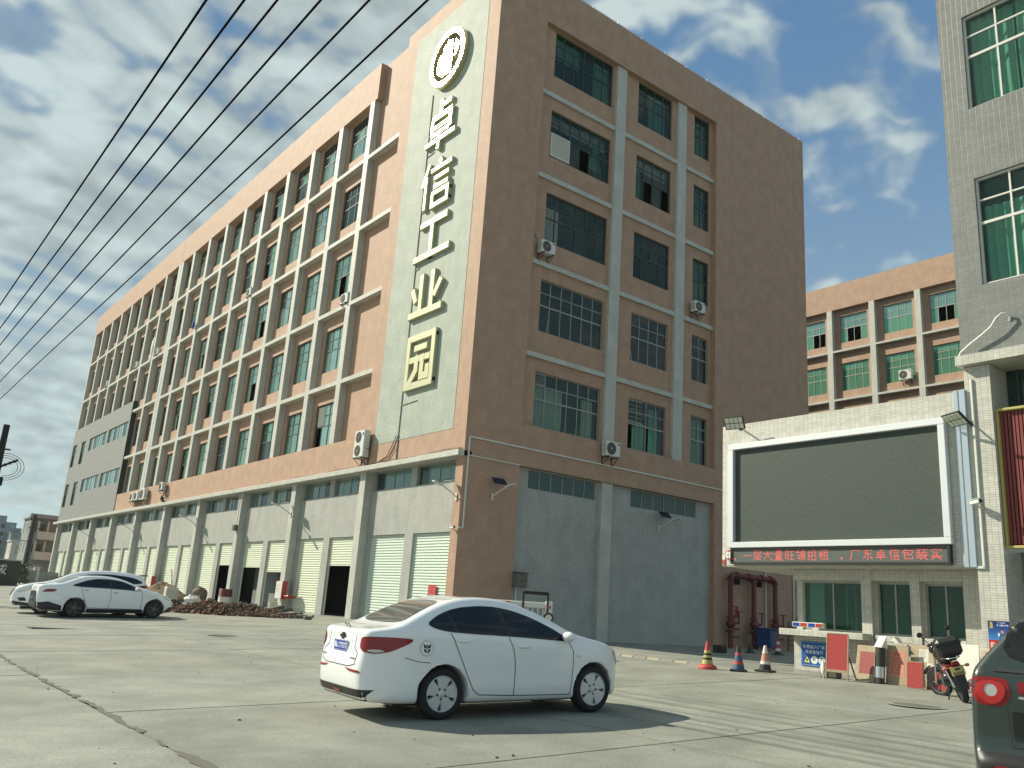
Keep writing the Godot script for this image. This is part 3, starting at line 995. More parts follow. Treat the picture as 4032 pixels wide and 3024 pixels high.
func gable_dressing(o: Node3D, r: int, cols: int, w: float) -> void:
	var c := func(m: String, x: float, cw: float, ch: float, tied := false) -> void:
		inst("curtain", curtain_mesh(cw, ch, M[m], tied), o, at(x, 2.56 - ch if ch < 2.0 or tied else 0.04, -0.22))
	var cg := "curtain_green"
	if cols == 6:
		if r == 4: c.call(cg, 1.5, 1.1, 2.4); c.call(cg, -0.9, 1.6, 1.2)
		if r == 3: c.call(cg, 1.35, 1.0, 1.9, true); c.call("curtain_pale", 0.0, 4.0, 0.6)
		if r == 2: c.call("curtain_pale", -1.5, 1.2, 2.0)
		if r == 0:
			inst("curtain", curtain_mesh(1.9, 1.95, M.curtain, false), o, at(-1.0, 0.04, -0.2))
			inst("curtain", curtain_mesh(0.75, 1.9, M.curtain, false), o, at(1.55, 0.04, -0.2))
	if cols == 4:
		if r == 4: c.call(cg, 0.5, 1.4, 2.4)
		if r == 3: c.call(cg, -1.0, 0.7, 2.4); c.call("curtain_pale", 0.0, 2.6, 0.6)
		if r == 0:
			inst("curtain", curtain_mesh(0.9, 1.5, M.curtain_green, false), o, at(-0.3, 0.04, -0.2))
			inst("curtain", curtain_mesh(0.7, 2.3, M.curtain_green, false), o, at(0.85, 0.1, -0.25))
	if cols == 2:
		if r == 3 or r == 4: c.call(cg, 0.2, 0.7, 2.4)
		if r == 2: c.call(cg, 0.0, 1.3, 2.5)
		if r == 0: c.call(cg, 0.1, 1.0, 2.5)
	if r == 3 and cols == 6:
		var b := MB.new()
		b.box(Vector3(-1.98, 0.1, 0.06), Vector3(-0.72, 0.16, 0.14)); b.box(Vector3(-1.98, 1.32, 0.06), Vector3(-0.72, 1.38, 0.14))
		b.box(Vector3(-1.98, 0.16, 0.06), Vector3(-1.92, 1.32, 0.14)); b.box(Vector3(-0.78, 0.16, 0.06), Vector3(-0.72, 1.32, 0.14))
		for i in 9:
			b.xf = Transform3D(Basis(Vector3.RIGHT, 0.7), Vector3(-1.35, 0.24 + i * 0.127, 0.1))
			b.box(Vector3(-0.57, -0.05, -0.006), Vector3(0.57, 0.05, 0.006))
		obj("louvre", b, M.white_metal, o)
	if r == 0 and cols != 2:
		var b := MB.new()
		var x0 := -w / 2 + 0.08
		var x1 := x0 + (0.56 if cols == 6 else 0.95)
		var y0 := 1.98 if cols == 6 else 1.38
		b.box(Vector3(x0, y0, 0.075), Vector3(x1, y0 + 0.04, 0.11)); b.box(Vector3(x0, 2.52, 0.075), Vector3(x1, 2.56, 0.11))
		for i in 6:
			var y := lerpf(y0 + 0.08, 2.48, i / 5.0)
			b.box(Vector3(x0, y - 0.012, 0.08), Vector3(x1, y + 0.012, 0.10))
		obj("fan_grille", b, M.frame_light, o)
	if r == 1 and cols != 6 or r == 1:
		var b := MB.new()
		b.xf = Transform3D(Basis(Vector3.BACK, 0.25 if cols == 4 else (0.2 if cols == 2 else -0.08)), Vector3(-w * 0.3, 0.1, -0.25))
		b.box(Vector3(-0.03, 0, -0.02), Vector3(0.03, 1.3, 0.02))
		obj("brace", b, M.frame_white, o)

func back_building() -> void:
	var o := Vector3(68.5, 0, -29.0)
	var root := thing("rear_factory_building", "rear tan factory block with white column grid, seen behind the gatehouse", "building", o)
	var f := FA
	var holes := []
	var ws := []
	for k in range(-2, 6):
		var l := -13.32 + 4.17 * k
		for r in 5:
			var y := 9.10 + 4.56 * r + (0.0 if r < 4 else 0.0)
			holes.append(Rect2(l + 1.05, y, 2.7, 2.6))
			ws.append([l + 2.4, y, k, r])
	var b := MB.new()
	b.wall(-30.0, 14.0, 0.1, 33.0, -0.4, holes, 0.2)
	obj("wall", b, M.tan, root, f)
	part("frieze", root, f, "tan", Vector3(-30, 30.55, -0.398), Vector3(14, 33.01, 0.0))
	for k in range(-3, 7):
		part("column", root, f, "pale_tile", Vector3(-13.32 + 4.17 * k, 8.0, -0.398), Vector3(-12.80 + 4.17 * k, 30.548, 0.0))
	for r in 4:
		for k in range(-3, 6):
			part("belt", root, f, "pale_tile", Vector3(-12.80 + 4.17 * k, BELT[r] - 0.28, -0.398), Vector3(-13.32 + 4.17 * (k + 1), BELT[r] - 0.1, 0.0))
	for w in ws:
		var s: int = (w[2] * 5 + w[3] * 3 + 20) % 7
		var op: int = [1, 1, -1, 0, 1, -1, 2][s] if w[3] == 4 else -1
		var n: MeshInstance3D = add_window(root, f * at(w[0], w[1], -0.6), 2.68, 2.6, 4, [0.62, 0.62, 1.36], func(rr, cc): return "" if rr == 2 and op >= 0 and (cc == op or cc == op + 1) else ("coated_2" if rr == 2 else ("coated_1" if w[3] == 4 else "coated_2")), M.frame_light, false)
	b = MB.new()
	b.box(Vector3(-30, 0.1, -3.4), Vector3(14, 32.0, -3.2))
	b.box(Vector3(-30, 32.0, -20), Vector3(14, 32.2, -0.5))
	b.box(Vector3(-30.2, 0.1, -20), Vector3(-30.0, 33.0, 0.0)); b.box(Vector3(14.0, 0.1, -20), Vector3(14.2, 33.0, 0.0)); b.box(Vector3(-30, 0.1, -20.2), Vector3(14, 33.0, -20.0))
	for r in 6:
		b.box(Vector3(-30, 8.6 + 4.56 * r, -3.2), Vector3(14, 8.75 + 4.56 * r, -0.62))
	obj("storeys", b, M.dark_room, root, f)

func gatehouse() -> void:
	var root := thing("gatehouse_building", "white tiled gatehouse under the big screen, grey tiled storeys above", "building", Vector3(19.8, 0, -8.0))
	var f := FA
	var b: MB
	part("canopy_box", root, f, "white_brick", Vector3(-7.06, 3.15, -2.3), Vector3(-0.42, 6.97, 0.8))
	part("canopy_soffit", root, f, "render_white", Vector3(-7.05, 3.12, -2.29), Vector3(-0.43, 3.147, 0.79))
	part("pillar", root, f, "white_brick", Vector3(-0.415, 0.2, -0.6), Vector3(0.13, 7.49, 0.79))
	part("pillar", root, f, "white_brick", Vector3(-1.11, 0.2, -0.3), Vector3(-0.417, 3.115, 0.0))
	part("pillar", root, f, "white_brick", Vector3(-3.53, 0.2, -0.3), Vector3(-3.27, 3.115, 0.0))
	part("pillar", root, f, "white_brick", Vector3(-2.31, 0.2, -0.3), Vector3(-2.09, 3.115, 0.0))
	part("header", root, f, "white_brick", Vector3(-5.45, 2.86, -0.3), Vector3(-1.112, 3.115, -0.02), 0.012)
	part("counter_base", root, f, "white_brick", Vector3(-5.43, 0.2, -0.25), Vector3(-1.112, 1.458, -0.02))
	part("counter_plinth", root, f, "beam_grey", Vector3(-5.45, 0.2, -0.24), Vector3(-3.54, 0.64, -0.005))
	part("counter_slab", root, f, "white_brick", Vector3(-5.6, 1.46, -0.3), Vector3(-3.3, 1.615, 0.38), 0.01)
	for s in [[-3.2, -2.33], [-2.03, -1.12]]:
		part("window_sill", root, f, "render_white", Vector3(s[0] - 0.04, 1.46, -0.28), Vector3(s[1], 1.6, -0.03), 0.008)
	var holes := [Rect2(-5.27, 1.62, 1.72, 1.22), Rect2(-3.22, 1.6, 0.88, 1.24), Rect2(-2.05, 1.6, 0.92, 1.22)]
	b = MB.new()
	b.wall(-5.43, -1.1, 1.458, 2.87, -0.2, holes, 0.1)
	obj("window_wall", b, M.white_brick, root, f)
	for h in holes:
		var o := add_window(root, f * at(h.get_center().x, h.position.y, -0.29), h.size.x, h.size.y, 2, [h.size.y], func(_r, _c): return "green_pane", M.frame_light, true)
		if h.size.x > 1.5:
			var c := MB.new()
			c.box(Vector3(-0.8, 0.04, -0.16), Vector3(-0.38, 1.18, -0.14))
			obj("blind", c, M.blind_green, o)
			c = MB.new()
			c.box(Vector3(0.02, 0.05, -0.5), Vector3(0.07, 1.15, -0.46)); c.box(Vector3(0.26, 0.05, -0.5), Vector3(0.31, 1.15, -0.46)); c.box(Vector3(0.07, 1.08, -0.5), Vector3(0.26, 1.13, -0.46))
			obj("inner_door_frame", c, M.frame_light, o)
	b = MB.new()
	b.box(Vector3(-5.4, 0.2, -2.3), Vector3(-1.0, 0.6, -0.35))
	b.box(Vector3(-5.4, 0.2, -2.4), Vector3(-0.4, 3.1, -2.3))
	b.box(Vector3(-5.44, 0.2, -2.3), Vector3(-5.4, 3.1, -0.31))
	b.box(Vector3(-1.0, 0.2, -2.3), Vector3(-0.9, 3.1, -0.31))
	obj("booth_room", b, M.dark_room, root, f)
	b = MB.new()
	b.cbox(Vector3(-4.1, 1.75, -1.0), Vector3(0.5, 0.35, 0.3)); b.cbox(Vector3(-2.9, 1.72, -0.7), Vector3(0.2, 0.24, 0.2)); b.cbox(Vector3(-4.4, 1.66, -0.8), Vector3(0.3, 0.1, 0.3))
	obj("booth_clutter", b, M.black_plastic, root, f)
	for s in [[-0.66, -0.565, 0.03], [-0.53, -0.40, 0.05]]:
		b = MB.new()
		b.cbox(Vector3((s[0] + s[1]) / 2, 5.05, 0.8 + s[2] / 2), Vector3(s[1] - s[0], 3.88, s[2]), 0.006)
		obj("metal_flashing", b, M.sheet, root, f)
	b = MB.new()
	b.cbox(Vector3(-0.26, 5.15, 0.81), Vector3(0.055, 4.1, 0.05), 0.012)
	b.cbox(Vector3(-0.33, 3.11, 0.81), Vector3(0.19, 0.06, 0.05), 0.01)
	obj("conduit", b, M.white_metal, root, f)
	# upper storeys
	holes = [Rect2(0.05, 13.92, 2.2, 2.58), Rect2(0.05, 9.42, 2.2, 2.66)]
	b = MB.new()
	b.wall(-0.53, 6.0, 7.6, 26.0, 0.6, holes, 0.16)
	b.quad(Vector3(-0.53, 7.6, 0.6), Vector3(-0.53, 26, 0.6), Vector3(-0.53, 26, -9.4), Vector3(-0.53, 7.6, -9.4), Vector3.LEFT)
	b.quad(Vector3(6.0, 7.6, 0.6), Vector3(6.0, 26, 0.6), Vector3(6.0, 26, -9.4), Vector3(6.0, 7.6, -9.4), Vector3.RIGHT)
	b.quad(Vector3(-0.53, 26, 0.6), Vector3(6.0, 26, 0.6), Vector3(6.0, 26, -9.4), Vector3(-0.53, 26, -9.4), Vector3.UP)
	b.quad(Vector3(-0.53, 7.6, -9.4), Vector3(6.0, 7.6, -9.4), Vector3(6.0, 26, -9.4), Vector3(-0.53, 26, -9.4), Vector3.FORWARD)
	obj("upper_wall", b, M.grey_brick, root, f)
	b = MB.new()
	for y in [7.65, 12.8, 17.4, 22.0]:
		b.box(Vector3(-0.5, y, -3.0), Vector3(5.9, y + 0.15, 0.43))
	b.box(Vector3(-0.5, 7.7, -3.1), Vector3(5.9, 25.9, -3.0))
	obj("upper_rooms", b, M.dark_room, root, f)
	for h in holes:
		var o := add_window(root, f * at(h.get_center().x, h.position.y, 0.46), h.size.x, h.size.y, 3, [0.56, 0.58, h.size.y - 1.14], func(_r, _c): return "clear_pane", M.frame_white, true)
		var hh := 2.5 if h.position.y > 13.0 else 1.95
		inst("curtain", curtain_mesh(1.0, hh, M.curtain_green), o, at(-0.55, 0.05, -0.16))
		inst("curtain", curtain_mesh(1.05, hh, M.curtain_green), o, at(0.52, 0.05, -0.19))
	part("ledge", root, f, "white_brick", Vector3(-0.49, 7.5, -0.6), Vector3(6.0, 7.72, 1.0))
	# shopfront beside the pillar
	part("dark_glazing", root, f, "coated_dark", Vector3(0.132, 6.47, -0.1), Vector3(6.0, 7.49, -0.05))
	part("glazing_bar", root, f, "frame", Vector3(0.35, 6.47, -0.05), Vector3(0.4, 7.49, 0.0))
	part("shopfront", root, f, "slate", Vector3(0.132, 0.2, -0.1), Vector3(6.0, 3.5, -0.05))
	part("shop_roller_guide", root, f, "frame", Vector3(0.5, 0.2, -0.05), Vector3(0.56, 3.3, 0.02))
	b = MB.new()
	for i in 38:
		var x := 0.20 + i * 0.075
		b.box(Vector3(x, 3.6, 0.55), Vector3(x + 0.052, 6.42, 0.6))
	b.box(Vector3(0.14, 3.55, 0.52), Vector3(3.1, 6.45, 0.552))
	obj("red_ribbed_panel", b, M.red_panel, root, f)
	b = MB.new()
	b.cbox(Vector3(1.6, 6.46, 0.62), Vector3(3.0, 0.06, 0.14), 0.01); b.cbox(Vector3(1.6, 3.54, 0.62), Vector3(3.0, 0.06, 0.14), 0.01); b.cbox(Vector3(0.165, 5.0, 0.62), Vector3(0.05, 2.86, 0.14), 0.01)
	obj("yellow_panel_frame", b, M.yellow, root, f)

	# the big screen and the running-text display
	var o := thing("led_screen", "large dark advertising screen in a bright metal frame on the white tiled gatehouse", "screen", Vector3(19.0, 0, -8.0))
	part("screen_face", o, f, "led_black", Vector3(-6.62, 3.70, 0.0), Vector3(-0.98, 6.28, 0.05))
	b = MB.new()
	for r in 2:
		for i in 2:
			pass
	for t in [[-6.77, 3.59, -0.84, 3.74], [-6.77, 6.24, -0.84, 6.40]]:
		b.cbox(Vector3((t[0] + t[2]) / 2, (t[1] + t[3]) / 2, 0.08), Vector3(t[2] - t[0], t[3] - t[1], 0.16), 0.012)
	for t in [[-6.77, -6.59], [-1.0, -0.84]]:
		b.cbox(Vector3((t[0] + t[1]) / 2, 4.99, 0.081), Vector3(t[1] - t[0], 2.502, 0.158), 0.012)
	obj("screen_frame", b, M.steel_bright, o, f)
	o = thing("ticker_display", "long black running-text display with red characters under the large screen", "display", Vector3(19.0, 0, -8.0))
	b = MB.new()
	for t in [[-6.7, 3.17, -0.9, 3.215], [-6.7, 3.545, -0.9, 3.585]]:
		b.box(Vector3(t[0], t[1], 0.0), Vector3(t[2], t[3], 0.13))
	b.box(Vector3(-6.7, 3.215, 0.0), Vector3(-6.665, 3.545, 0.13)); b.box(Vector3(-0.955, 3.215, 0.0), Vector3(-0.9, 3.545, 0.13))
	obj("display_frame", b, M.black_plastic, o, f)
	var im := Image.create(2000, 120, false, Image.FORMAT_RGBA8)
	im.fill(Color(0.33, 0.36, 0.34))
	var glow := Image.create(2000, 120, false, Image.FORMAT_RGBA8)
	glow.fill(Color.BLACK)
	var raw := Image.create(334, 20, false, Image.FORMAT_RGBA8)
	raw.fill(Color.BLACK)
	var x := -9.0
	for ch in ["工", "，", "一", "层", "大", "量", "旺", "铺", "招", "租", " ", "。", "广", "东", "卓", "信", "包", "装", "实"]:
		ink(raw, ch, x, 2.0, 14.5, 0, 1.0, Color.WHITE)
		x += {"工": 13.0, "，": 17.0, "一": 19.0, " ": 8.0, "。": 16.0, "租": 24.0}.get(ch, 18.6)
	for py in 20:
		for px in 334:
			if raw.get_pixel(px, py).r > 0.5:
				im.fill_rect(Rect2i(px * 6 - 1, py * 6, 5, 5), Color(0.92, 0.36, 0.35))
				glow.fill_rect(Rect2i(px * 6 - 1, py * 6, 5, 5), Color(0.85, 0.12, 0.13))
	var m := picture("ticker_face", im, 0.5)
	m.emission_enabled = true
	m.emission_texture = ImageTexture.create_from_image(glow)
	m.emission = Color.BLACK
	m.emission_energy_multiplier = 0.5
	b = MB.new()
	b.uvquad(Vector3(-6.665, 3.215, 0.09), Vector3(5.71, 0, 0), Vector3(0, 0.33, 0))
	obj("text_face", b, m, o, f)
	b = MB.new()
	b.box(Vector3(-6.665, 3.215, 0.0), Vector3(-0.955, 3.545, 0.085))
	obj("display_back", b, M.black_plastic, o, f)


func flood_lamp(label: String, at0: Vector3, turn: float, tilt: float) -> void:
	var o := thing("flood_lamp", label, "flood light", at0, turn, "flood lights above the screen")
	var t := Transform3D(Basis(Vector3.RIGHT, tilt), Vector3(0, 0, 0.42))
	var b := MB.new()
	b.xf = t
	b.cbox(Vector3.ZERO, Vector3(0.56, 0.36, 0.05), 0.012)
	obj("housing", b, M.black_plastic, o)
	for r in 2:
		for c in 4:
			b = MB.new()
			b.xf = t
			b.cbox(Vector3(-0.19 + c * 0.127, -0.08 + r * 0.16, 0.028), Vector3(0.11, 0.14, 0.012), 0.004)
			obj("lamp_cell", b, M.lamp_cell, o)
	b = MB.new()
	b.tube([Vector3(0.0, -0.05, 0.0), Vector3(0.02, -0.04, 0.25), Vector3(0.0, 0.0, 0.40)], 0.022, 8)
	b.cbox(Vector3(0, -0.05, 0.01), Vector3(0.1, 0.12, 0.02))
	obj("arm", b, M.black_metal, o)

func solar_lamp(label: String, at0: Vector3, turn: float, big: bool) -> void:
	var o := thing("solar_lamp", label, "wall lamp", at0, turn, "solar lamps on the factory walls")
	var b := MB.new()
	b.tube([Vector3(0, -0.35, 0.0), Vector3(0, -0.2, 0.25), Vector3(0, 0.05, 0.75)], 0.03, 8)
	b.cbox(Vector3(0, -0.35, 0.01), Vector3(0.14, 0.3, 0.02))
	obj("arm", b, M.white_metal, o)
	b = MB.new()
	b.xf = Transform3D(Basis(Vector3.RIGHT, -0.25), Vector3(0, 0.1, 0.95))
	b.cbox(Vector3.ZERO, Vector3(0.22, 0.05, 0.5), 0.015)
	obj("lamp_head", b, M.white_metal, o)
	b = MB.new()
	b.xf = Transform3D(Basis(Vector3.RIGHT, -0.25), Vector3(0, 0.07, 0.97))
	b.box(Vector3(-0.09, -0.012, -0.18), Vector3(0.09, 0.0, 0.2))
	obj("lens", b, M.lamp_clear, o)
	b = MB.new()
	b.xf = Transform3D(Basis(Vector3.UP, -0.4) * Basis(Vector3.RIGHT, 0.75 if big else 0.2), Vector3(-0.08, 0.3, 0.4))
	b.cbox(Vector3.ZERO, Vector3(0.62, 0.03, 0.42), 0.008)
	obj("solar_panel", b, M.solar, o)

func air_con(label: String, at0: Vector3, turn: float, w := 0.84, h := 0.62, fans := 1, bracket := true) -> void:
	var o := thing("air_conditioner", label, "air conditioner", at0, turn, "outdoor air conditioning units")
	var d := 0.34
	var b := MB.new()
	b.cbox(Vector3(0, h / 2, d / 2 + 0.1), Vector3(w, h, d), 0.02)
	obj("casing", b, M.white_metal, o)
	for i in fans:
		var r := minf(w * 0.34, h / fans * 0.42)
		var cy := h * (i + 0.5) / fans
		var cx := -w * 0.14 if fans == 1 else -w * 0.08
		var f := Transform3D(Basis(Vector3.RIGHT, PI / 2), Vector3(cx, cy, d + 0.1))
		b = MB.new()
		b.lathe([Vector2(0, 0.006), Vector2(r, 0.006), Vector2(r, 0.0)], 24, f)
		var g := obj("fan_grille", b, M.black_plastic, o)
		b = MB.new()
		for k in 4:
			b.lathe([Vector2(r * (0.3 + 0.22 * k), 0.008), Vector2(r * (0.3 + 0.22 * k), 0.014), Vector2(r * (0.3 + 0.22 * k) + 0.008, 0.014), Vector2(r * (0.3 + 0.22 * k) + 0.008, 0.008)], 24, f, false)
		b.lathe([Vector2(0, 0.02), Vector2(r * 0.2, 0.018), Vector2(r * 0.2, 0.006)], 16, f)
		obj("guard_rings", b, M.beam_grey, g)
	b = MB.new()
	for k in 6:
		b.box(Vector3(-w / 2 - 0.006, h * 0.2 + k * h * 0.11, 0.16), Vector3(-w / 2, h * 0.2 + k * h * 0.11 + 0.03, 0.4))
		b.box(Vector3(w / 2, h * 0.2 + k * h * 0.11, 0.16), Vector3(w / 2 + 0.004, h * 0.2 + k * h * 0.11 + 0.02, 0.3))
	obj("side_slots", b, M.beam_grey, o)
	b = MB.new()
	b.box(Vector3(w * 0.3, h * 0.8, d + 0.1), Vector3(w * 0.44, h * 0.9, d + 0.104))
	obj("badge", b, M.blue_plastic, o)
	if bracket:
		for s in [-0.34, 0.34]:
			b = MB.new()
			b.box(Vector3(s * w - 0.02, -0.04, 0.0), Vector3(s * w + 0.02, -0.004, 0.52))
			b.cyl(Vector3(s * w, -0.42, 0.02), Vector3(s * w, -0.04, 0.46), 0.016, -1.0, 6)
			b.box(Vector3(s * w - 0.02, -0.45, 0.0), Vector3(s * w + 0.02, -0.04, 0.03))
			obj("bracket", b, M.black_metal, o)
	b = MB.new()
	b.tube([Vector3(w * 0.48, h * 0.35, 0.3), Vector3(w * 0.6, h * 0.25, 0.2), Vector3(w * 0.62, h * 0.7, 0.05)], 0.018, 6)
	obj("hose", b, M.black_plastic, o)

func wall_camera(label: String, at0: Vector3, turn: float) -> void:
	var o := thing("security_camera", label, "camera", at0, turn, "security cameras")
	var b := MB.new()
	b.tube([Vector3(0, 0, 0), Vector3(0, 0.0, 0.14), Vector3(0, 0.07, 0.16)], 0.022, 8)
	obj("bracket", b, M.white_metal, o)
	b = MB.new()
	b.xf = Transform3D(Basis(Vector3.UP, 1.1), Vector3(0.0, 0.1, 0.2))
	b.cbox(Vector3.ZERO, Vector3(0.1, 0.09, 0.36), 0.015)
	b.cbox(Vector3(0, 0.052, 0.03), Vector3(0.13, 0.012, 0.42), 0.004)
	var h := obj("housing", b, M.white_metal, o)
	b = MB.new()
	b.xf = Transform3D(Basis(Vector3.UP, 1.1), Vector3(0.0, 0.1, 0.2))
	b.cyl(Vector3(0, 0, 0.18), Vector3(0, 0, 0.195), 0.036, -1.0, 14)
	obj("lens", b, M.black_plastic, h)

func letters() -> void:
	var f := FA
	# characters: centre (local x along the wall, height), half size
	var spec := [["卓", -4.25, 25.3, 2.75, 2.9, "the one just below the round emblem"], ["信", -4.28, 21.95, 2.85, 2.55, "the one with a slanting left stroke"],
		["工", -4.05, 18.95, 2.85, 2.4, "two bars joined by one upright"], ["业", -4.1, 15.95, 2.95, 2.35, "two uprights between short side strokes"], ["园", -4.1, 12.65, 2.5, 2.75, "the lowest, a square box"]]
	for s in spec:
		var o := thing("sign_character", "gold metal character on the corner panel, " + s[5], "sign lettering", FACT + FA * Vector3(s[1], s[2] - s[4] / 2, 0.0), 0.0, "gold characters on the corner panel")
		var i := 0
		for p in strokes(s[0]):
			var q := PackedVector2Array()
			for v in p:
				q.append(Vector2((v.x - 7.5) / 15.0 * s[3], (15.0 - v.y) / 15.0 * s[4]))
			var polys := Geometry2D.offset_polyline(q, 0.145 if s[0] in ["卓", "信"] else (0.18 if s[0] != "园" else 0.17), Geometry2D.JOIN_MITER, Geometry2D.END_SQUARE if s[0] in ["园", "工"] else Geometry2D.END_BUTT)
			var holes := []
			var outs := []
			for poly in polys:
				if Geometry2D.is_polygon_clockwise(poly):
					holes.append(poly)
				else:
					outs.append(poly)
			var b := MB.new()
			if holes.is_empty():
				for poly in outs:
					b.prism(poly, 0.02, 0.19 + 0.004 * i, 0.03)
			else:                                                   # closed stroke: four bars
				for k in q.size() - 1:
					for poly in Geometry2D.offset_polyline(PackedVector2Array([q[k], q[k + 1]]), 0.15 if s[0] == "信" else 0.18, Geometry2D.JOIN_MITER, Geometry2D.END_SQUARE if k % 2 == 0 else Geometry2D.END_BUTT):
						b.prism(poly, 0.02, 0.19 + 0.004 * i + 0.003 * k, 0.03)
			obj("stroke", b, M.gold_dull if s[0] != "卓" else M.gold_mid, o, f)
			i += 1
	var e := thing("round_emblem", "round gold metal emblem glinting at the top of the corner panel", "sign lettering", FACT + FA * Vector3(-4.15, 29.05, 0.0))
	var b := MB.new()
	b.lathe([Vector2(1.28, 0.02), Vector2(1.28, 0.27), Vector2(1.32, 0.30), Vector2(1.60, 0.30), Vector2(1.64, 0.26), Vector2(1.64, 0.02)], 64, f * Transform3D(Basis(Vector3.RIGHT, PI / 2), Vector3.ZERO), false)
	obj("ring", b, M.gold, e, f.affine_inverse() * f)
	for t in [[PackedVector2Array([Vector2(-0.98, -0.55), Vector2(-0.62, -0.85), Vector2(-0.62, 0.55), Vector2(-0.98, 0.2)])], [PackedVector2Array([Vector2(-0.5, -0.98), Vector2(-0.22, -1.0), Vector2(-0.22, 1.0), Vector2(-0.5, 0.75)])],
			[PackedVector2Array([Vector2(-0.12, -1.02), Vector2(0.42, -1.0), Vector2(0.42, 0.92), Vector2(-0.12, 1.14)])], [PackedVector2Array([Vector2(0.62, -0.3), Vector2(0.98, 0.1), Vector2(0.98, 0.5), Vector2(0.62, 0.9)])]]:
		b = MB.new()
		b.prism(t[0], 0.03, 0.24, 0.03)
		obj("emblem_bar", b, M.gold, e, f)


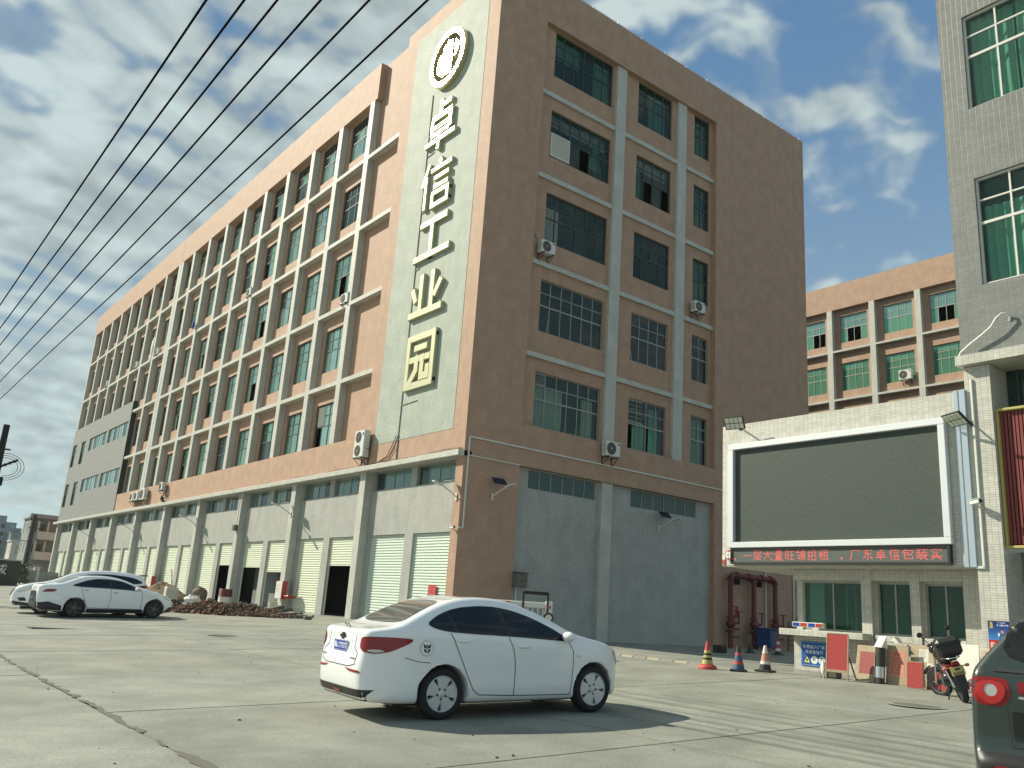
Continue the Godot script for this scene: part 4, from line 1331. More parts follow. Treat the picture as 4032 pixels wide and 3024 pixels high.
# ---------------------------------------------------------------- cars: a smooth solid carved by side view, plan and tumblehome, then meshed
class Body:
	var sil: PackedVector2Array        # side view (x forwards, y up)
	var plan: PackedVector2Array       # half plan (x, half width)
	var belt := PackedVector2Array()   # belt line heights
	var axles := []                    # [x, y, radius]
	var lean := 0.42
	var soft := 0.10
	var tuck := 0.25
	var g_s := PackedFloat32Array()
	var g_p := PackedFloat32Array()
	var x0 := -0.5
	var y0 := -0.1
	var st := 0.025
	var nx := 0
	var ny := 0
	var nz := 0

	func dist(poly: PackedVector2Array, p: Vector2) -> float:
		var best := 1e9
		var n := poly.size()
		var inside := false
		for i in n:
			var a := poly[i]
			var b := poly[(i + 1) % n]
			var ab := b - a
			var t := clampf((p - a).dot(ab) / maxf(ab.length_squared(), 1e-9), 0.0, 1.0)
			best = minf(best, p.distance_squared_to(a + ab * t))
			if (a.y > p.y) != (b.y > p.y) and p.x < (b.x - a.x) * (p.y - a.y) / (b.y - a.y) + a.x:
				inside = not inside
		return -sqrt(best) if inside else sqrt(best)

	func rounded(poly: PackedVector2Array, times: int) -> PackedVector2Array:    # corner cutting
		for t in times:
			var o := PackedVector2Array()
			for i in poly.size():
				var a := poly[i]
				var b := poly[(i + 1) % poly.size()]
				o.append(a.lerp(b, 0.25))
				o.append(a.lerp(b, 0.75))
			poly = o
		return poly

	func prepare() -> void:
		sil = rounded(sil, 2)
		var full := plan.duplicate()
		for i in range(plan.size() - 1, -1, -1):
			full.append(Vector2(plan[i].x, -plan[i].y))
		full = rounded(full, 2)
		nx = int(6.0 / st)
		ny = int(2.2 / st)
		nz = int(1.4 / st)
		for j in ny:
			for i in nx:
				g_s.append(dist(sil, Vector2(x0 + i * st, y0 + j * st)))
		for j in nz:
			for i in nx:
				g_p.append(dist(full, Vector2(x0 + i * st, j * st)))

	func look(g: PackedFloat32Array, w: int, h: int, u: float, v: float) -> float:
		u = clampf(u / st, 0.0, w - 1.001)
		v = clampf(v / st, 0.0, h - 1.001)
		var i := int(u)
		var j := int(v)
		u -= i
		v -= j
		var k := j * w + i
		return lerpf(lerpf(g[k], g[k + 1], u), lerpf(g[k + w], g[k + w + 1], u), v)

	func belt_at(x: float) -> float:
		for i in belt.size() - 1:
			if x < belt[i + 1].x:
				return lerpf(belt[i].y, belt[i + 1].y, clampf((x - belt[i].x) / (belt[i + 1].x - belt[i].x), 0.0, 1.0))
		return belt[belt.size() - 1].y

	func shape(p: Vector3) -> float:
		var s := look(g_s, nx, ny, p.x - x0, p.y - y0)
		var over := p.y - belt_at(p.x)
		var t := lean * (sqrt(over * over + 0.0025) + over) * 0.5
		var low := 0.45 - p.y
		if low > 0.0:
			t += tuck * low * low * 2.0
		t += 0.05 * (p.y - 0.62) * (p.y - 0.62)
		var w := look(g_p, nx, nz, p.x - x0, absf(p.z) + t)
		var h := maxf(soft - absf(s - w), 0.0) / soft
		return maxf(s, w) + h * h * soft * 0.25

	func f(p: Vector3) -> float:
		var d := shape(p)
		if absf(p.z) > 0.5:
			for a in axles:
				d = maxf(d, a[2] - Vector2(p.x - a[0], p.y - a[1]).length())
		return d

	func grad(p: Vector3) -> Vector3:
		var e := 0.022
		return Vector3(shape(p + Vector3(e, 0, 0)) - shape(p - Vector3(e, 0, 0)), shape(p + Vector3(0, e, 0)) - shape(p - Vector3(0, e, 0)), shape(p + Vector3(0, 0, e)) - shape(p - Vector3(0, 0, e))).normalized()

	func mesh_into(b: MB, lo: Vector3, hi: Vector3, c: float) -> void:
		var n := Vector3i(((hi - lo) / c).ceil()) + Vector3i.ONE
		var val := PackedFloat32Array()
		val.resize(n.x * n.y * n.z)
		var k := 0
		for z in n.z:
			for y in n.y:
				for x in n.x:
					val[k] = f(lo + Vector3(x, y, z) * c)
					k += 1
		var ids := {}
		var pos := PackedVector3Array()
		var nor := PackedVector3Array()
		var sx := 1
		var sy := n.x
		var sz := n.x * n.y
		var corner := [0, sx, sy, sx + sy, sz, sz + sx, sz + sy, sz + sx + sy]
		var edges := [[0, 1], [2, 3], [4, 5], [6, 7], [0, 2], [1, 3], [4, 6], [5, 7], [0, 4], [1, 5], [2, 6], [3, 7]]
		for z in n.z - 1:
			for y in n.y - 1:
				for x in n.x - 1:
					var o := z * sz + y * sy + x
					var m := 0
					for q in 8:
						if val[o + corner[q]] < 0.0:
							m += 1
					if m == 0 or m == 8:
						continue
					var sum := Vector3.ZERO
					var cnt := 0
					for e in edges:
						var a: float = val[o + corner[e[0]]]
						var d: float = val[o + corner[e[1]]]
						if (a < 0.0) != (d < 0.0):
							var t := a / (a - d)
							var pa := Vector3(e[0] & 1, (e[0] >> 1) & 1, e[0] >> 2)
							var pb := Vector3(e[1] & 1, (e[1] >> 1) & 1, e[1] >> 2)
							sum += pa.lerp(pb, t)
							cnt += 1
					var p := lo + (Vector3(x, y, z) + sum / cnt) * c
					var g := grad(p)
					if absf(f(p) - shape(p)) < 1e-6:
						p -= g * clampf(shape(p), -c, c)
					else:
						var best = axles[0]
						for a in axles:
							if absf(p.x - a[0]) < absf(p.x - best[0]):
								best = a
						g = Vector3(best[0] - p.x, best[1] - p.y, 0).normalized()
					ids[o] = pos.size()
					pos.append(p)
					nor.append(g)
		for z in range(1, n.z - 1):
			for y in range(1, n.y - 1):
				for x in range(1, n.x - 1):
					var o := z * sz + y * sy + x
					var a := val[o] < 0.0
					for t in [[sx, sy, sz], [sy, sz, sx], [sz, sx, sy]]:
						if a != (val[o + t[0]] < 0.0):
							var q := [o, o - t[1], o - t[1] - t[2], o - t[2]]
							var i0: int = ids[q[0]]
							var i1: int = ids[q[1]]
							var i2: int = ids[q[2]]
							var i3: int = ids[q[3]]
							b.tri(pos[i0], pos[i1], pos[i2], nor[i0], nor[i1], nor[i2])
							b.tri(pos[i0], pos[i2], pos[i3], nor[i0], nor[i2], nor[i3])

	# where a line towards the body first meets it; view: "right" (from +z), "left", "rear", "front", "top"
	func hit(view: String, u: float, v: float) -> Vector3:
		var p := Vector3.ZERO
		var d := Vector3.ZERO
		match view:
			"right": p = Vector3(u, v, 1.15); d = Vector3(0, 0, -1)
			"left": p = Vector3(u, v, -1.15); d = Vector3(0, 0, 1)
			"rear": p = Vector3(-0.45, v, u); d = Vector3(1, 0, 0)
			"front": p = Vector3(5.3, v, u); d = Vector3(-1, 0, 0)
			"corner_right": p = Vector3(u * 0.7071 - 1.2, v, u * 0.7071 + 1.2); d = Vector3(0.7071, 0, -0.7071)
			"corner_left": p = Vector3(u * 0.7071 - 1.2, v, -u * 0.7071 - 1.2); d = Vector3(0.7071, 0, 0.7071)
			"top": p = Vector3(u, 2.0, v); d = Vector3(0, -1, 0)
		for i in 40:
			var s := shape(p)
			if s < 0.0008:
				break
			p += d * s * 0.9
			if absf(p.z) > 2.4 or p.y < 0.0:
				break
		return p

	func decal(b: MB, view: String, poly: PackedVector2Array, off: float, step := 0.06) -> void:
		var lo := poly[0]
		var hi := poly[0]
		for p in poly:
			lo = lo.min(p)
			hi = hi.max(p)
		var cache := {}
		for i in int((hi.x - lo.x) / step) + 1:
			for j in int((hi.y - lo.y) / step) + 1:
				var a := lo + Vector2(i, j) * step
				var cell := PackedVector2Array([a, a + Vector2(step, 0), a + Vector2(step, step), a + Vector2(0, step)])
				for part in Geometry2D.intersect_polygons(poly, cell):
					var P := []
					var N := []
					for q in part:
						var key := Vector2i(q * 4000.0)
						if not cache.has(key):
							var h := hit(view, q.x, q.y)
							var g := grad(h)
							cache[key] = [h + g * off, g]
						P.append(cache[key][0])
						N.append(cache[key][1])
					var t := Geometry2D.triangulate_polygon(part)
					for k in range(0, t.size(), 3):
						b.tri(P[t[k]], P[t[k + 1]], P[t[k + 2]], N[t[k]], N[t[k + 1]], N[t[k + 2]])

	func seam(b: MB, view: String, pts: PackedVector2Array, w: float, off := 0.003) -> void:
		for poly in Geometry2D.offset_polyline(pts, w * 0.5, Geometry2D.JOIN_MITER, Geometry2D.END_BUTT):
			if not Geometry2D.is_polygon_clockwise(poly):
				decal(b, view, poly, off, 0.12)


func pts(s: Array) -> PackedVector2Array:
	var o := PackedVector2Array()
	for i in range(0, s.size(), 2):
		o.append(Vector2(s[i], s[i + 1]))
	return o

func flip(p: PackedVector2Array, length: float) -> PackedVector2Array:
	var o := PackedVector2Array()
	for v in p:
		o.append(Vector2(length - v.x, v.y))
	return o

func smooth(p: PackedVector2Array) -> PackedVector2Array:
	for t in 2:
		var o := PackedVector2Array()
		for i in p.size():
			o.append(p[i].lerp(p[(i + 1) % p.size()], 0.2))
			o.append(p[i].lerp(p[(i + 1) % p.size()], 0.8))
		p = o
	return p

func wheel(car: Node3D, x: float, z: float, r: float, rim: float, spokes: int, style: String, m: Material) -> void:
	var s := signf(z)
	var o := Node3D.new()
	o.name = "wheel"
	car.add_child(o, true)
	o.transform = Transform3D(Basis(Vector3.UP, 0.0 if s > 0 else PI) * Basis(Vector3.RIGHT, PI / 2), Vector3(x, r, z))     # wheel's own y points outwards
	o.rotate_object_local(Vector3.UP, rng.randf() * 2.0)
	var b := MB.new()
	b.lathe([Vector2(rim * 0.98, 0.02), Vector2(rim + 0.012, 0.035), Vector2((r + rim) * 0.5, 0.042), Vector2(r - 0.025, 0.03), Vector2(r - 0.004, 0.0), Vector2(r, -0.05), Vector2(r, -0.13), Vector2(r - 0.02, -0.17), Vector2(rim, -0.175)], 40)
	obj("tyre", b, M.rubber, o)
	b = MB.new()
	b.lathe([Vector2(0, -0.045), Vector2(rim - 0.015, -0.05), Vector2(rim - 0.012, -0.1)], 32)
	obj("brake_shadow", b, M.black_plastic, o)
	b = MB.new()
	b.lathe([Vector2(rim - 0.022, -0.05), Vector2(rim - 0.018, 0.012), Vector2(rim - 0.008, 0.026), Vector2(rim + 0.004, 0.022), Vector2(rim + 0.004, -0.02)], 40)
	var q := obj("rim", b, m, o)
	for i in spokes:
		b = MB.new()
		b.xf = Transform3D(Basis(Vector3.UP, TAU * i / spokes) * Basis(Vector3.RIGHT, -PI / 2), Vector3.ZERO)
		if style == "cover":
			b.prism(pts([0.03, -0.05, rim * 0.42, -0.066, rim * 0.7, -0.088, rim - 0.03, -0.118, rim - 0.014, -0.05, rim - 0.010, 0.0, rim - 0.014, 0.05, rim - 0.03, 0.118, rim * 0.7, 0.088, rim * 0.42, 0.066, 0.03, 0.05]), -0.035, 0.012, 0.008)
		else:
			for k in [-1.0, 1.0]:
				b.prism(pts([0.02, k * 0.012 - 0.014, rim - 0.012, k * 0.036 - 0.012, rim - 0.012, k * 0.036 + 0.012, 0.02, k * 0.012 + 0.014]), -0.03, 0.008, 0.004)
		obj("spoke", b, m, o)
	b = MB.new()
	b.lathe([Vector2(0, 0.022), Vector2(0.03, 0.02), Vector2(0.06, 0.008), Vector2(0.065, -0.04)], 20)
	obj("hub", b, m, o)
	if style == "cover":
		b = MB.new()
		for i in 5:
			var a := TAU * (i + 0.5) / 5
			b.cyl(Vector3(cos(a) * 0.068, -0.01, sin(a) * 0.068), Vector3(cos(a) * 0.068, 0.016, sin(a) * 0.068), 0.014, -1.0, 8)
		obj("lug_nuts", b, M.black_plastic, o)

func shell(car: Node3D, bd: Body, m: Material, length: float, c: float) -> void:
	bd.prepare()
	var b := MB.new()
	bd.mesh_into(b, Vector3(-0.32, 0.1, -1.05), Vector3(length + 0.15, 1.85, 1.05), c)
	obj("body", b, m, car)
	var inner := MB.new()
	for a in bd.axles:
		for s in [-1.0, 1.0]:
			inner.box(Vector3(a[0] - a[2], 0.2, s * 0.46), Vector3(a[0] + a[2], a[1] + a[2] * 0.8, s * 0.5))
	inner.box(Vector3(0.4, 0.17, -0.6), Vector3(length - 0.5, 0.24, 0.6))
	obj("underbody", inner, M.black_plastic, car)

func patch(called: String, car: Node3D, bd: Body, m: Material, views: Array, off := 0.004, step := 0.06) -> MeshInstance3D:
	var b := MB.new()
	for v in views:
		bd.decal(b, v[0], v[1], off, step)
	return obj(called, b, m, car)

func mirror(car: Node3D, p: Vector3, m: Material) -> void:
	for s in [1.0, -1.0]:
		var b := MB.new()
		b.ball(Vector3(p.x, p.y, p.z * s), Vector3(0.085, 0.075, 0.115), 14, 10)
		var o := obj("door_mirror", b, m, car)
		b = MB.new()
		b.cyl(Vector3(p.x + 0.03, p.y - 0.05, s * (p.z - 0.2)), Vector3(p.x + 0.01, p.y - 0.02, s * p.z), 0.03, -1.0, 8)
		obj("mirror_foot", b, M.black_plastic, o)

func seat_car(p: Vector3, front: Vector3) -> Transform3D:      # x forwards, y up
	var x := (front - p).normalized()
	var z := x.cross(Vector3.UP).normalized()
	return Transform3D(Basis(x, z.cross(x), z), p)

func near_sedan() -> void:
	var car := thing("parked_car", "white sedan nearest the camera, with round dark sticker behind its rear door", "car")
	var ax := Vector2(1.02, 3.55)
	var dirv := Vector3(0.995, 0, 0.098)
	var rear := Vector3(6.80, 0, -10.02)
	var lat := Vector3(-0.098, 0, 0.995)
	var rc := rear - lat * 0.80
	var fc := rc + dirv * 2.53
	rc.y = gh(rear.x, rear.z)
	fc.y = gh(fc.x, fc.z)
	var t := seat_car(rc, fc)
	t.origin -= t.basis.x * ax.x
	car.transform = t
	var bd := Body.new()
	bd.sil = pts([0.02, 0.24, -0.10, 0.27, -0.17, 0.40, -0.20, 0.60, -0.165, 0.74, -0.12, 0.88, -0.10, 1.02, -0.10, 1.11, -0.04, 1.145, 0.18, 1.165, 0.36, 1.20, 0.62, 1.33, 0.92, 1.465, 1.22, 1.555, 1.55, 1.595, 1.9, 1.585, 2.2, 1.535, 2.55, 1.425, 2.9, 1.275, 3.2, 1.125, 3.5, 1.05, 3.85, 0.985, 4.08, 0.90, 4.22, 0.78, 4.28, 0.62, 4.29, 0.42, 4.24, 0.24, 4.0, 0.2, 0.6, 0.2])
	bd.plan = pts([-0.20, 0.30, -0.19, 0.55, -0.14, 0.72, 0.0, 0.80, 0.35, 0.855, 0.9, 0.88, 2.0, 0.885, 3.1, 0.88, 3.6, 0.855, 3.95, 0.78, 4.15, 0.64, 4.26, 0.40, 4.29, 0.15])
	bd.belt = pts([-0.3, 1.12, 0.6, 1.14, 1.4, 1.10, 3.1, 1.0, 4.3, 0.92])
	bd.axles = [[ax.x, 0.33, 0.375], [ax.y, 0.33, 0.375]]
	shell(car, bd, M.white_paint, 4.3, 0.032)
	var win := smooth(pts([0.74, 1.225, 0.90, 1.33, 1.09, 1.405, 1.30, 1.45, 1.61, 1.475, 1.88, 1.465, 2.16, 1.42, 2.47, 1.325, 2.80, 1.185, 3.04, 1.055, 3.10, 1.015, 2.97, 1.01, 2.18, 1.065, 1.44, 1.10, 1.06, 1.125, 0.86, 1.165]))
	for v in ["right", "left"]:
		patch("side_window", car, bd, M.car_glass, [[v, win]], 0.005)
		patch("door_pillar", car, bd, M.black_plastic, [[v, pts([1.86, 1.452, 1.93, 1.452, 2.06, 1.075, 1.99, 1.075])], [v, pts([1.06, 1.385, 1.09, 1.395, 1.20, 1.13, 1.15, 1.13])]], 0.007)
		var g := MB.new()
		bd.seam(g, v, pts([1.09, 1.11, 1.14, 1.03, 1.37, 0.55, 1.46, 0.38, 1.56, 0.31, 2.12, 0.285, 3.10, 0.275]), 0.011)
		bd.seam(g, v, pts([2.02, 1.06, 2.10, 0.90, 2.13, 0.72, 2.12, 0.285]), 0.011)
		bd.seam(g, v, pts([3.07, 1.0, 3.15, 0.86, 3.14, 0.66, 3.10, 0.275]), 0.011)
		bd.seam(g, v, pts([0.42, 0.80, 0.62, 0.745, 0.80, 0.73]), 0.008)
		obj("door_gap", g, M.gap, car)
		for hx in [[1.31, 1.01], [2.285, 0.935]]:
			var b := MB.new()
			var p := bd.hit(v, hx[0], hx[1])
			b.ball(p, Vector3(0.115, 0.026, 0.03), 14, 8)
			obj("door_handle", b, M.white_paint, car)
		var cv := "corner_right" if v == "right" else "corner_left"
		patch("tail_lamp", car, bd, M.lamp_red, [[cv, smooth(pts([0.37, 1.03, 0.44, 1.055, 0.70, 1.052, 0.98, 1.035, 0.97, 0.99, 0.86, 0.925, 0.74, 0.868, 0.58, 0.842, 0.42, 0.865, 0.36, 0.92]))]], 0.010, 0.05)
		patch("lamp_lens", car, bd, M.lamp_clear, [[cv, smooth(pts([0.47, 0.878, 0.58, 0.856, 0.69, 0.872, 0.64, 0.895, 0.53, 0.90]))]], 0.014, 0.05)
		patch("head_lamp", car, bd, M.lamp_clear, [[v, smooth(pts([4.02, 0.885, 4.13, 0.80, 4.21, 0.70, 4.24, 0.62, 4.18, 0.64, 4.06, 0.74, 3.98, 0.84]))]], 0.008, 0.05)
		patch("indicator", car, bd, M.lamp_clear, [[v, smooth(pts([3.20, 0.815, 3.29, 0.81, 3.29, 0.785, 3.21, 0.785]))]], 0.012, 0.05)
	patch("sticker", car, bd, M.gap, [["right", arc(0.735, 0.915, 0.098, 28)]], 0.006, 0.07)
	patch("sticker_face", car, bd, M.white_paint, [["right", arc(0.735, 0.915, 0.094, 28)]], 0.008, 0.07)
	var shard := MB.new()
	for p in [[-0.055, 0.06, -0.012, 0.03, -0.012, -0.005, -0.05, 0.012], [0.055, 0.06, 0.012, 0.03, 0.012, -0.005, 0.05, 0.012], [-0.052, 0.0, -0.008, -0.02, -0.008, -0.068, -0.042, -0.035], [0.052, 0.0, 0.008, -0.02, 0.008, -0.068, 0.042, -0.035], [-0.008, 0.05, 0.008, 0.05, 0.006, -0.01, -0.006, -0.01]]:
		var q := PackedVector2Array()
		for i in range(0, 8, 2):
			q.append(Vector2(0.735 + p[i], 0.915 + p[i + 1]))
		bd.decal(shard, "right", q, 0.010, 0.07)
	obj("sticker_shards", shard, M.gap, car)
	patch("rear_window", car, bd, M.car_glass_grey, [["rear", smooth(pts([-0.66, 1.22, 0.66, 1.22, 0.60, 1.38, 0.50, 1.515, 0.0, 1.53, -0.50, 1.515, -0.60, 1.38]))]], 0.006)
	patch("windscreen", car, bd, M.car_glass, [["front", smooth(pts([-0.68, 1.13, 0.68, 1.13, 0.55, 1.50, 0.0, 1.52, -0.55, 1.50]))]], 0.006)
	for s in [1.0, -1.0]:
		patch("rear_reflector", car, bd, M.lamp_red, [["rear", pts([s * 0.28, 0.645, s * 0.68, 0.63, s * 0.72, 0.60, s * 0.44, 0.61])]], 0.008)
	var g := MB.new()
	bd.seam(g, "rear", pts([-0.46, 1.06, -0.46, 0.90, -0.58, 0.84, -0.56, 0.70, -0.4, 0.665, 0.4, 0.665, 0.56, 0.70, 0.58, 0.84, 0.46, 0.90, 0.46, 1.06]), 0.011)
	obj("boot_gap", g, M.gap, car)
	patch("bumper_trim", car, bd, M.black_plastic, [["rear", pts([-0.80, 0.40, 0.80, 0.40, 0.72, 0.26, -0.72, 0.26])]], 0.006)
	patch("fog_lamp", car, bd, M.lamp_red, [["rear", pts([-0.12, 0.36, 0.12, 0.36, 0.10, 0.30, -0.10, 0.30])]], 0.012)
	# blue plate with white characters, emblem, lettering
	var im := Image.create(440, 140, false, Image.FORMAT_RGBA8)
	im.fill(Color(0.12, 0.24, 0.62))
	for e in [[6, 6, 428, 4], [6, 130, 428, 4], [6, 6, 4, 128], [430, 6, 4, 128]]:
		im.fill_rect(Rect2i(e[0], e[1], e[2], e[3]), Color(0.85, 0.88, 0.9))
	var x := 20.0
	for ch in ["粤", "J", ".", "7", "7", "0", "T", "0"]:
		ink(im, ch, x, 30, 78, 0, 9.0, Color(0.92, 0.94, 0.96))
		x += 22.0 if ch == "." else 60.0
	var b := MB.new()
	var pp := bd.hit("rear", 0.0, 0.91)
	b.cbox(Vector3(pp.x - 0.012, 0.905, 0.0), Vector3(0.02, 0.15, 0.46), 0.004)
	var pl := obj("number_plate", b, M.white_metal, car)
	b = MB.new()
	b.uvquad(Vector3(pp.x - 0.024, 0.835, -0.22), Vector3(0, 0, 0.44), Vector3(0, 0.14, 0))
	obj("plate_face", b, picture("plate_face", im, 0.4), pl)
	b = MB.new()
	pp = bd.hit("rear", 0.0, 1.035)
	b.xf = Transform3D(Basis(Vector3.UP, -PI / 2), Vector3(pp.x - 0.004, 1.03, 0.0))
	b.prism(pts([-0.10, -0.015, -0.04, -0.015, -0.047, -0.042, 0.033, -0.042, 0.04, -0.015, 0.10, -0.015, 0.09, 0.015, 0.047, 0.015, 0.054, 0.042, -0.026, 0.042, -0.033, 0.015, -0.09, 0.015]), 0.0, 0.012, 0.003)
	obj("boot_emblem", b, M.black_metal, car)
	for s in [[0.42, 0.16], [-0.62, 0.20]]:
		b = MB.new()
		for i in 4:
			var q := bd.hit("rear", s[0] + i * s[1] / 4, 0.77)
			b.cbox(Vector3(q.x - 0.004, 0.77, q.z), Vector3(0.008, 0.026 - 0.006 * (i % 2), s[1] / 4 - 0.008), 0.002)
		obj("boot_lettering", b, M.chrome, car)
	b = MB.new()
	for s in [-0.08, 0.02]:
		b.tube([Vector3(-0.02, 1.145, s), Vector3(-0.07, 1.20, s + 0.03), Vector3(-0.09, 1.185, s + 0.07)], 0.006, 5)
	obj("boot_clip", b, M.black_plastic, car)
	mirror(car, Vector3(2.98, 1.08, 0.97), M.white_paint)
	for wx in [ax.x, ax.y]:
		for s in [-1.0, 1.0]:
			wheel(car, wx, s * 0.80, 0.33, 0.232, 5, "cover", M.alloy)

func arc(cx: float, cy: float, r: float, k: int) -> PackedVector2Array:
	var o := PackedVector2Array()
	for i in k:
		o.append(Vector2(cx + cos(TAU * i / k) * r, cy + sin(TAU * i / k) * r))
	return o

func far_sedan() -> void:
	var car := thing("parked_car", "white sedan with black lower bumper at the left, before a taller car", "car")
	var rc := Vector3(7.49, 0, -35.51) - Vector3(0, 0, 0.8)
	var fc := rc + Vector3(2.83, 0, 0)
	rc.y = gh(rc.x, rc.z)
	fc.y = gh(fc.x, fc.z)
	var t := seat_car(rc, fc)
	t.origin -= t.basis.x * 1.0
	car.transform = t
	var bd := Body.new()
	bd.sil = pts([0.0, 0.26, -0.24, 0.30, -0.34, 0.48, -0.31, 0.70, -0.27, 0.95, -0.25, 1.10, -0.18, 1.16, 0.1, 1.18, 0.45, 1.20, 0.75, 1.32, 1.06, 1.45, 1.4, 1.515, 1.75, 1.53, 2.12, 1.515, 2.6, 1.42, 3.1, 1.22, 3.4, 1.09, 3.8, 1.0, 4.15, 0.90, 4.48, 0.76, 4.68, 0.56, 4.72, 0.36, 4.66, 0.22, 4.2, 0.2, 0.5, 0.2])
	bd.plan = pts([-0.34, 0.30, -0.32, 0.58, -0.24, 0.74, 0.0, 0.83, 0.5, 0.885, 2.0, 0.90, 3.5, 0.89, 4.1, 0.83, 4.45, 0.70, 4.66, 0.42, 4.72, 0.15])
	bd.belt = pts([-0.4, 1.10, 0.8, 1.12, 2.2, 1.07, 3.3, 1.0, 4.7, 0.85])
	bd.axles = [[1.0, 0.335, 0.375], [3.83, 0.335, 0.375]]
	shell(car, bd, M.white_paint, 4.75, 0.05)
	var win := smooth(pts([0.78, 1.14, 1.13, 1.28, 1.56, 1.405, 2.08, 1.415, 2.56, 1.35, 2.9, 1.22, 3.11, 1.12, 3.3, 1.03, 3.13, 1.01, 2.17, 1.07, 1.13, 1.10]))
	for v in ["right", "left"]:
		patch("side_window", car, bd, M.car_glass, [[v, win]], 0.006)
		patch("door_pillar", car, bd, M.black_plastic, [[v, pts([2.08, 1.40, 2.14, 1.40, 2.2, 1.08, 2.13, 1.08])]], 0.01)
		var g := MB.new()
		bd.seam(g, v, pts([1.13, 1.09, 1.2, 0.9, 1.34, 0.5, 1.42, 0.36, 3.36, 0.33]), 0.014)
		bd.seam(g, v, pts([2.17, 1.06, 2.2, 0.7, 2.14, 0.35]), 0.014)
		bd.seam(g, v, pts([3.3, 1.02, 3.34, 0.7, 3.3, 0.34]), 0.014)
		obj("door_gap", g, M.gap, car)
		for hx in [[1.32, 1.0], [2.36, 0.93]]:
			var b := MB.new()
			b.ball(bd.hit(v, hx[0], hx[1]), Vector3(0.11, 0.024, 0.03), 10, 6)
			obj("door_handle", b, M.chrome, car)
		patch("tail_lamp", car, bd, M.lamp_red, [[v, smooth(pts([-0.18, 0.89, 0.02, 1.01, 0.36, 0.995, 0.24, 0.90]))]], 0.012, 0.07)
		patch("head_lamp", car, bd, M.lamp_clear, [[v, smooth(pts([4.10, 0.87, 4.50, 0.70, 4.46, 0.66, 4.25, 0.74]))]], 0.012, 0.07)
		patch("bumper_trim", car, bd, M.black_plastic, [[v, pts([-0.22, 0.52, 0.1, 0.56, 0.55, 0.42, 0.55, 0.26, -0.2, 0.28])], [v, pts([1.4, 0.33, 3.4, 0.33, 3.4, 0.22, 1.4, 0.22])], [v, pts([4.4, 0.42, 4.64, 0.46, 4.62, 0.26, 4.2, 0.24])]], 0.008)
	patch("bumper_trim", car, bd, M.black_plastic, [["rear", pts([-0.7, 0.55, 0.7, 0.55, 0.7, 0.28, -0.7, 0.28])]], 0.008)
	patch("number_plate", car, bd, M.blue_plastic, [["rear", pts([-0.22, 0.74, 0.22, 0.74, 0.22, 0.62, -0.22, 0.62])]], 0.02)
	patch("rear_window", car, bd, M.car_glass, [["rear", pts([-0.64, 1.22, 0.64, 1.22, 0.52, 1.46, -0.52, 1.46])]], 0.006)
	patch("windscreen", car, bd, M.car_glass, [["front", pts([-0.68, 1.10, 0.68, 1.10, 0.55, 1.45, -0.55, 1.45])]], 0.006)
	mirror(car, Vector3(3.08, 1.07, 1.0), M.white_paint)
	for wx in [1.0, 3.83]:
		for s in [-1.0, 1.0]:
			wheel(car, wx, s * 0.81, 0.335, 0.235, 5, "alloy", M.alloy_dark)

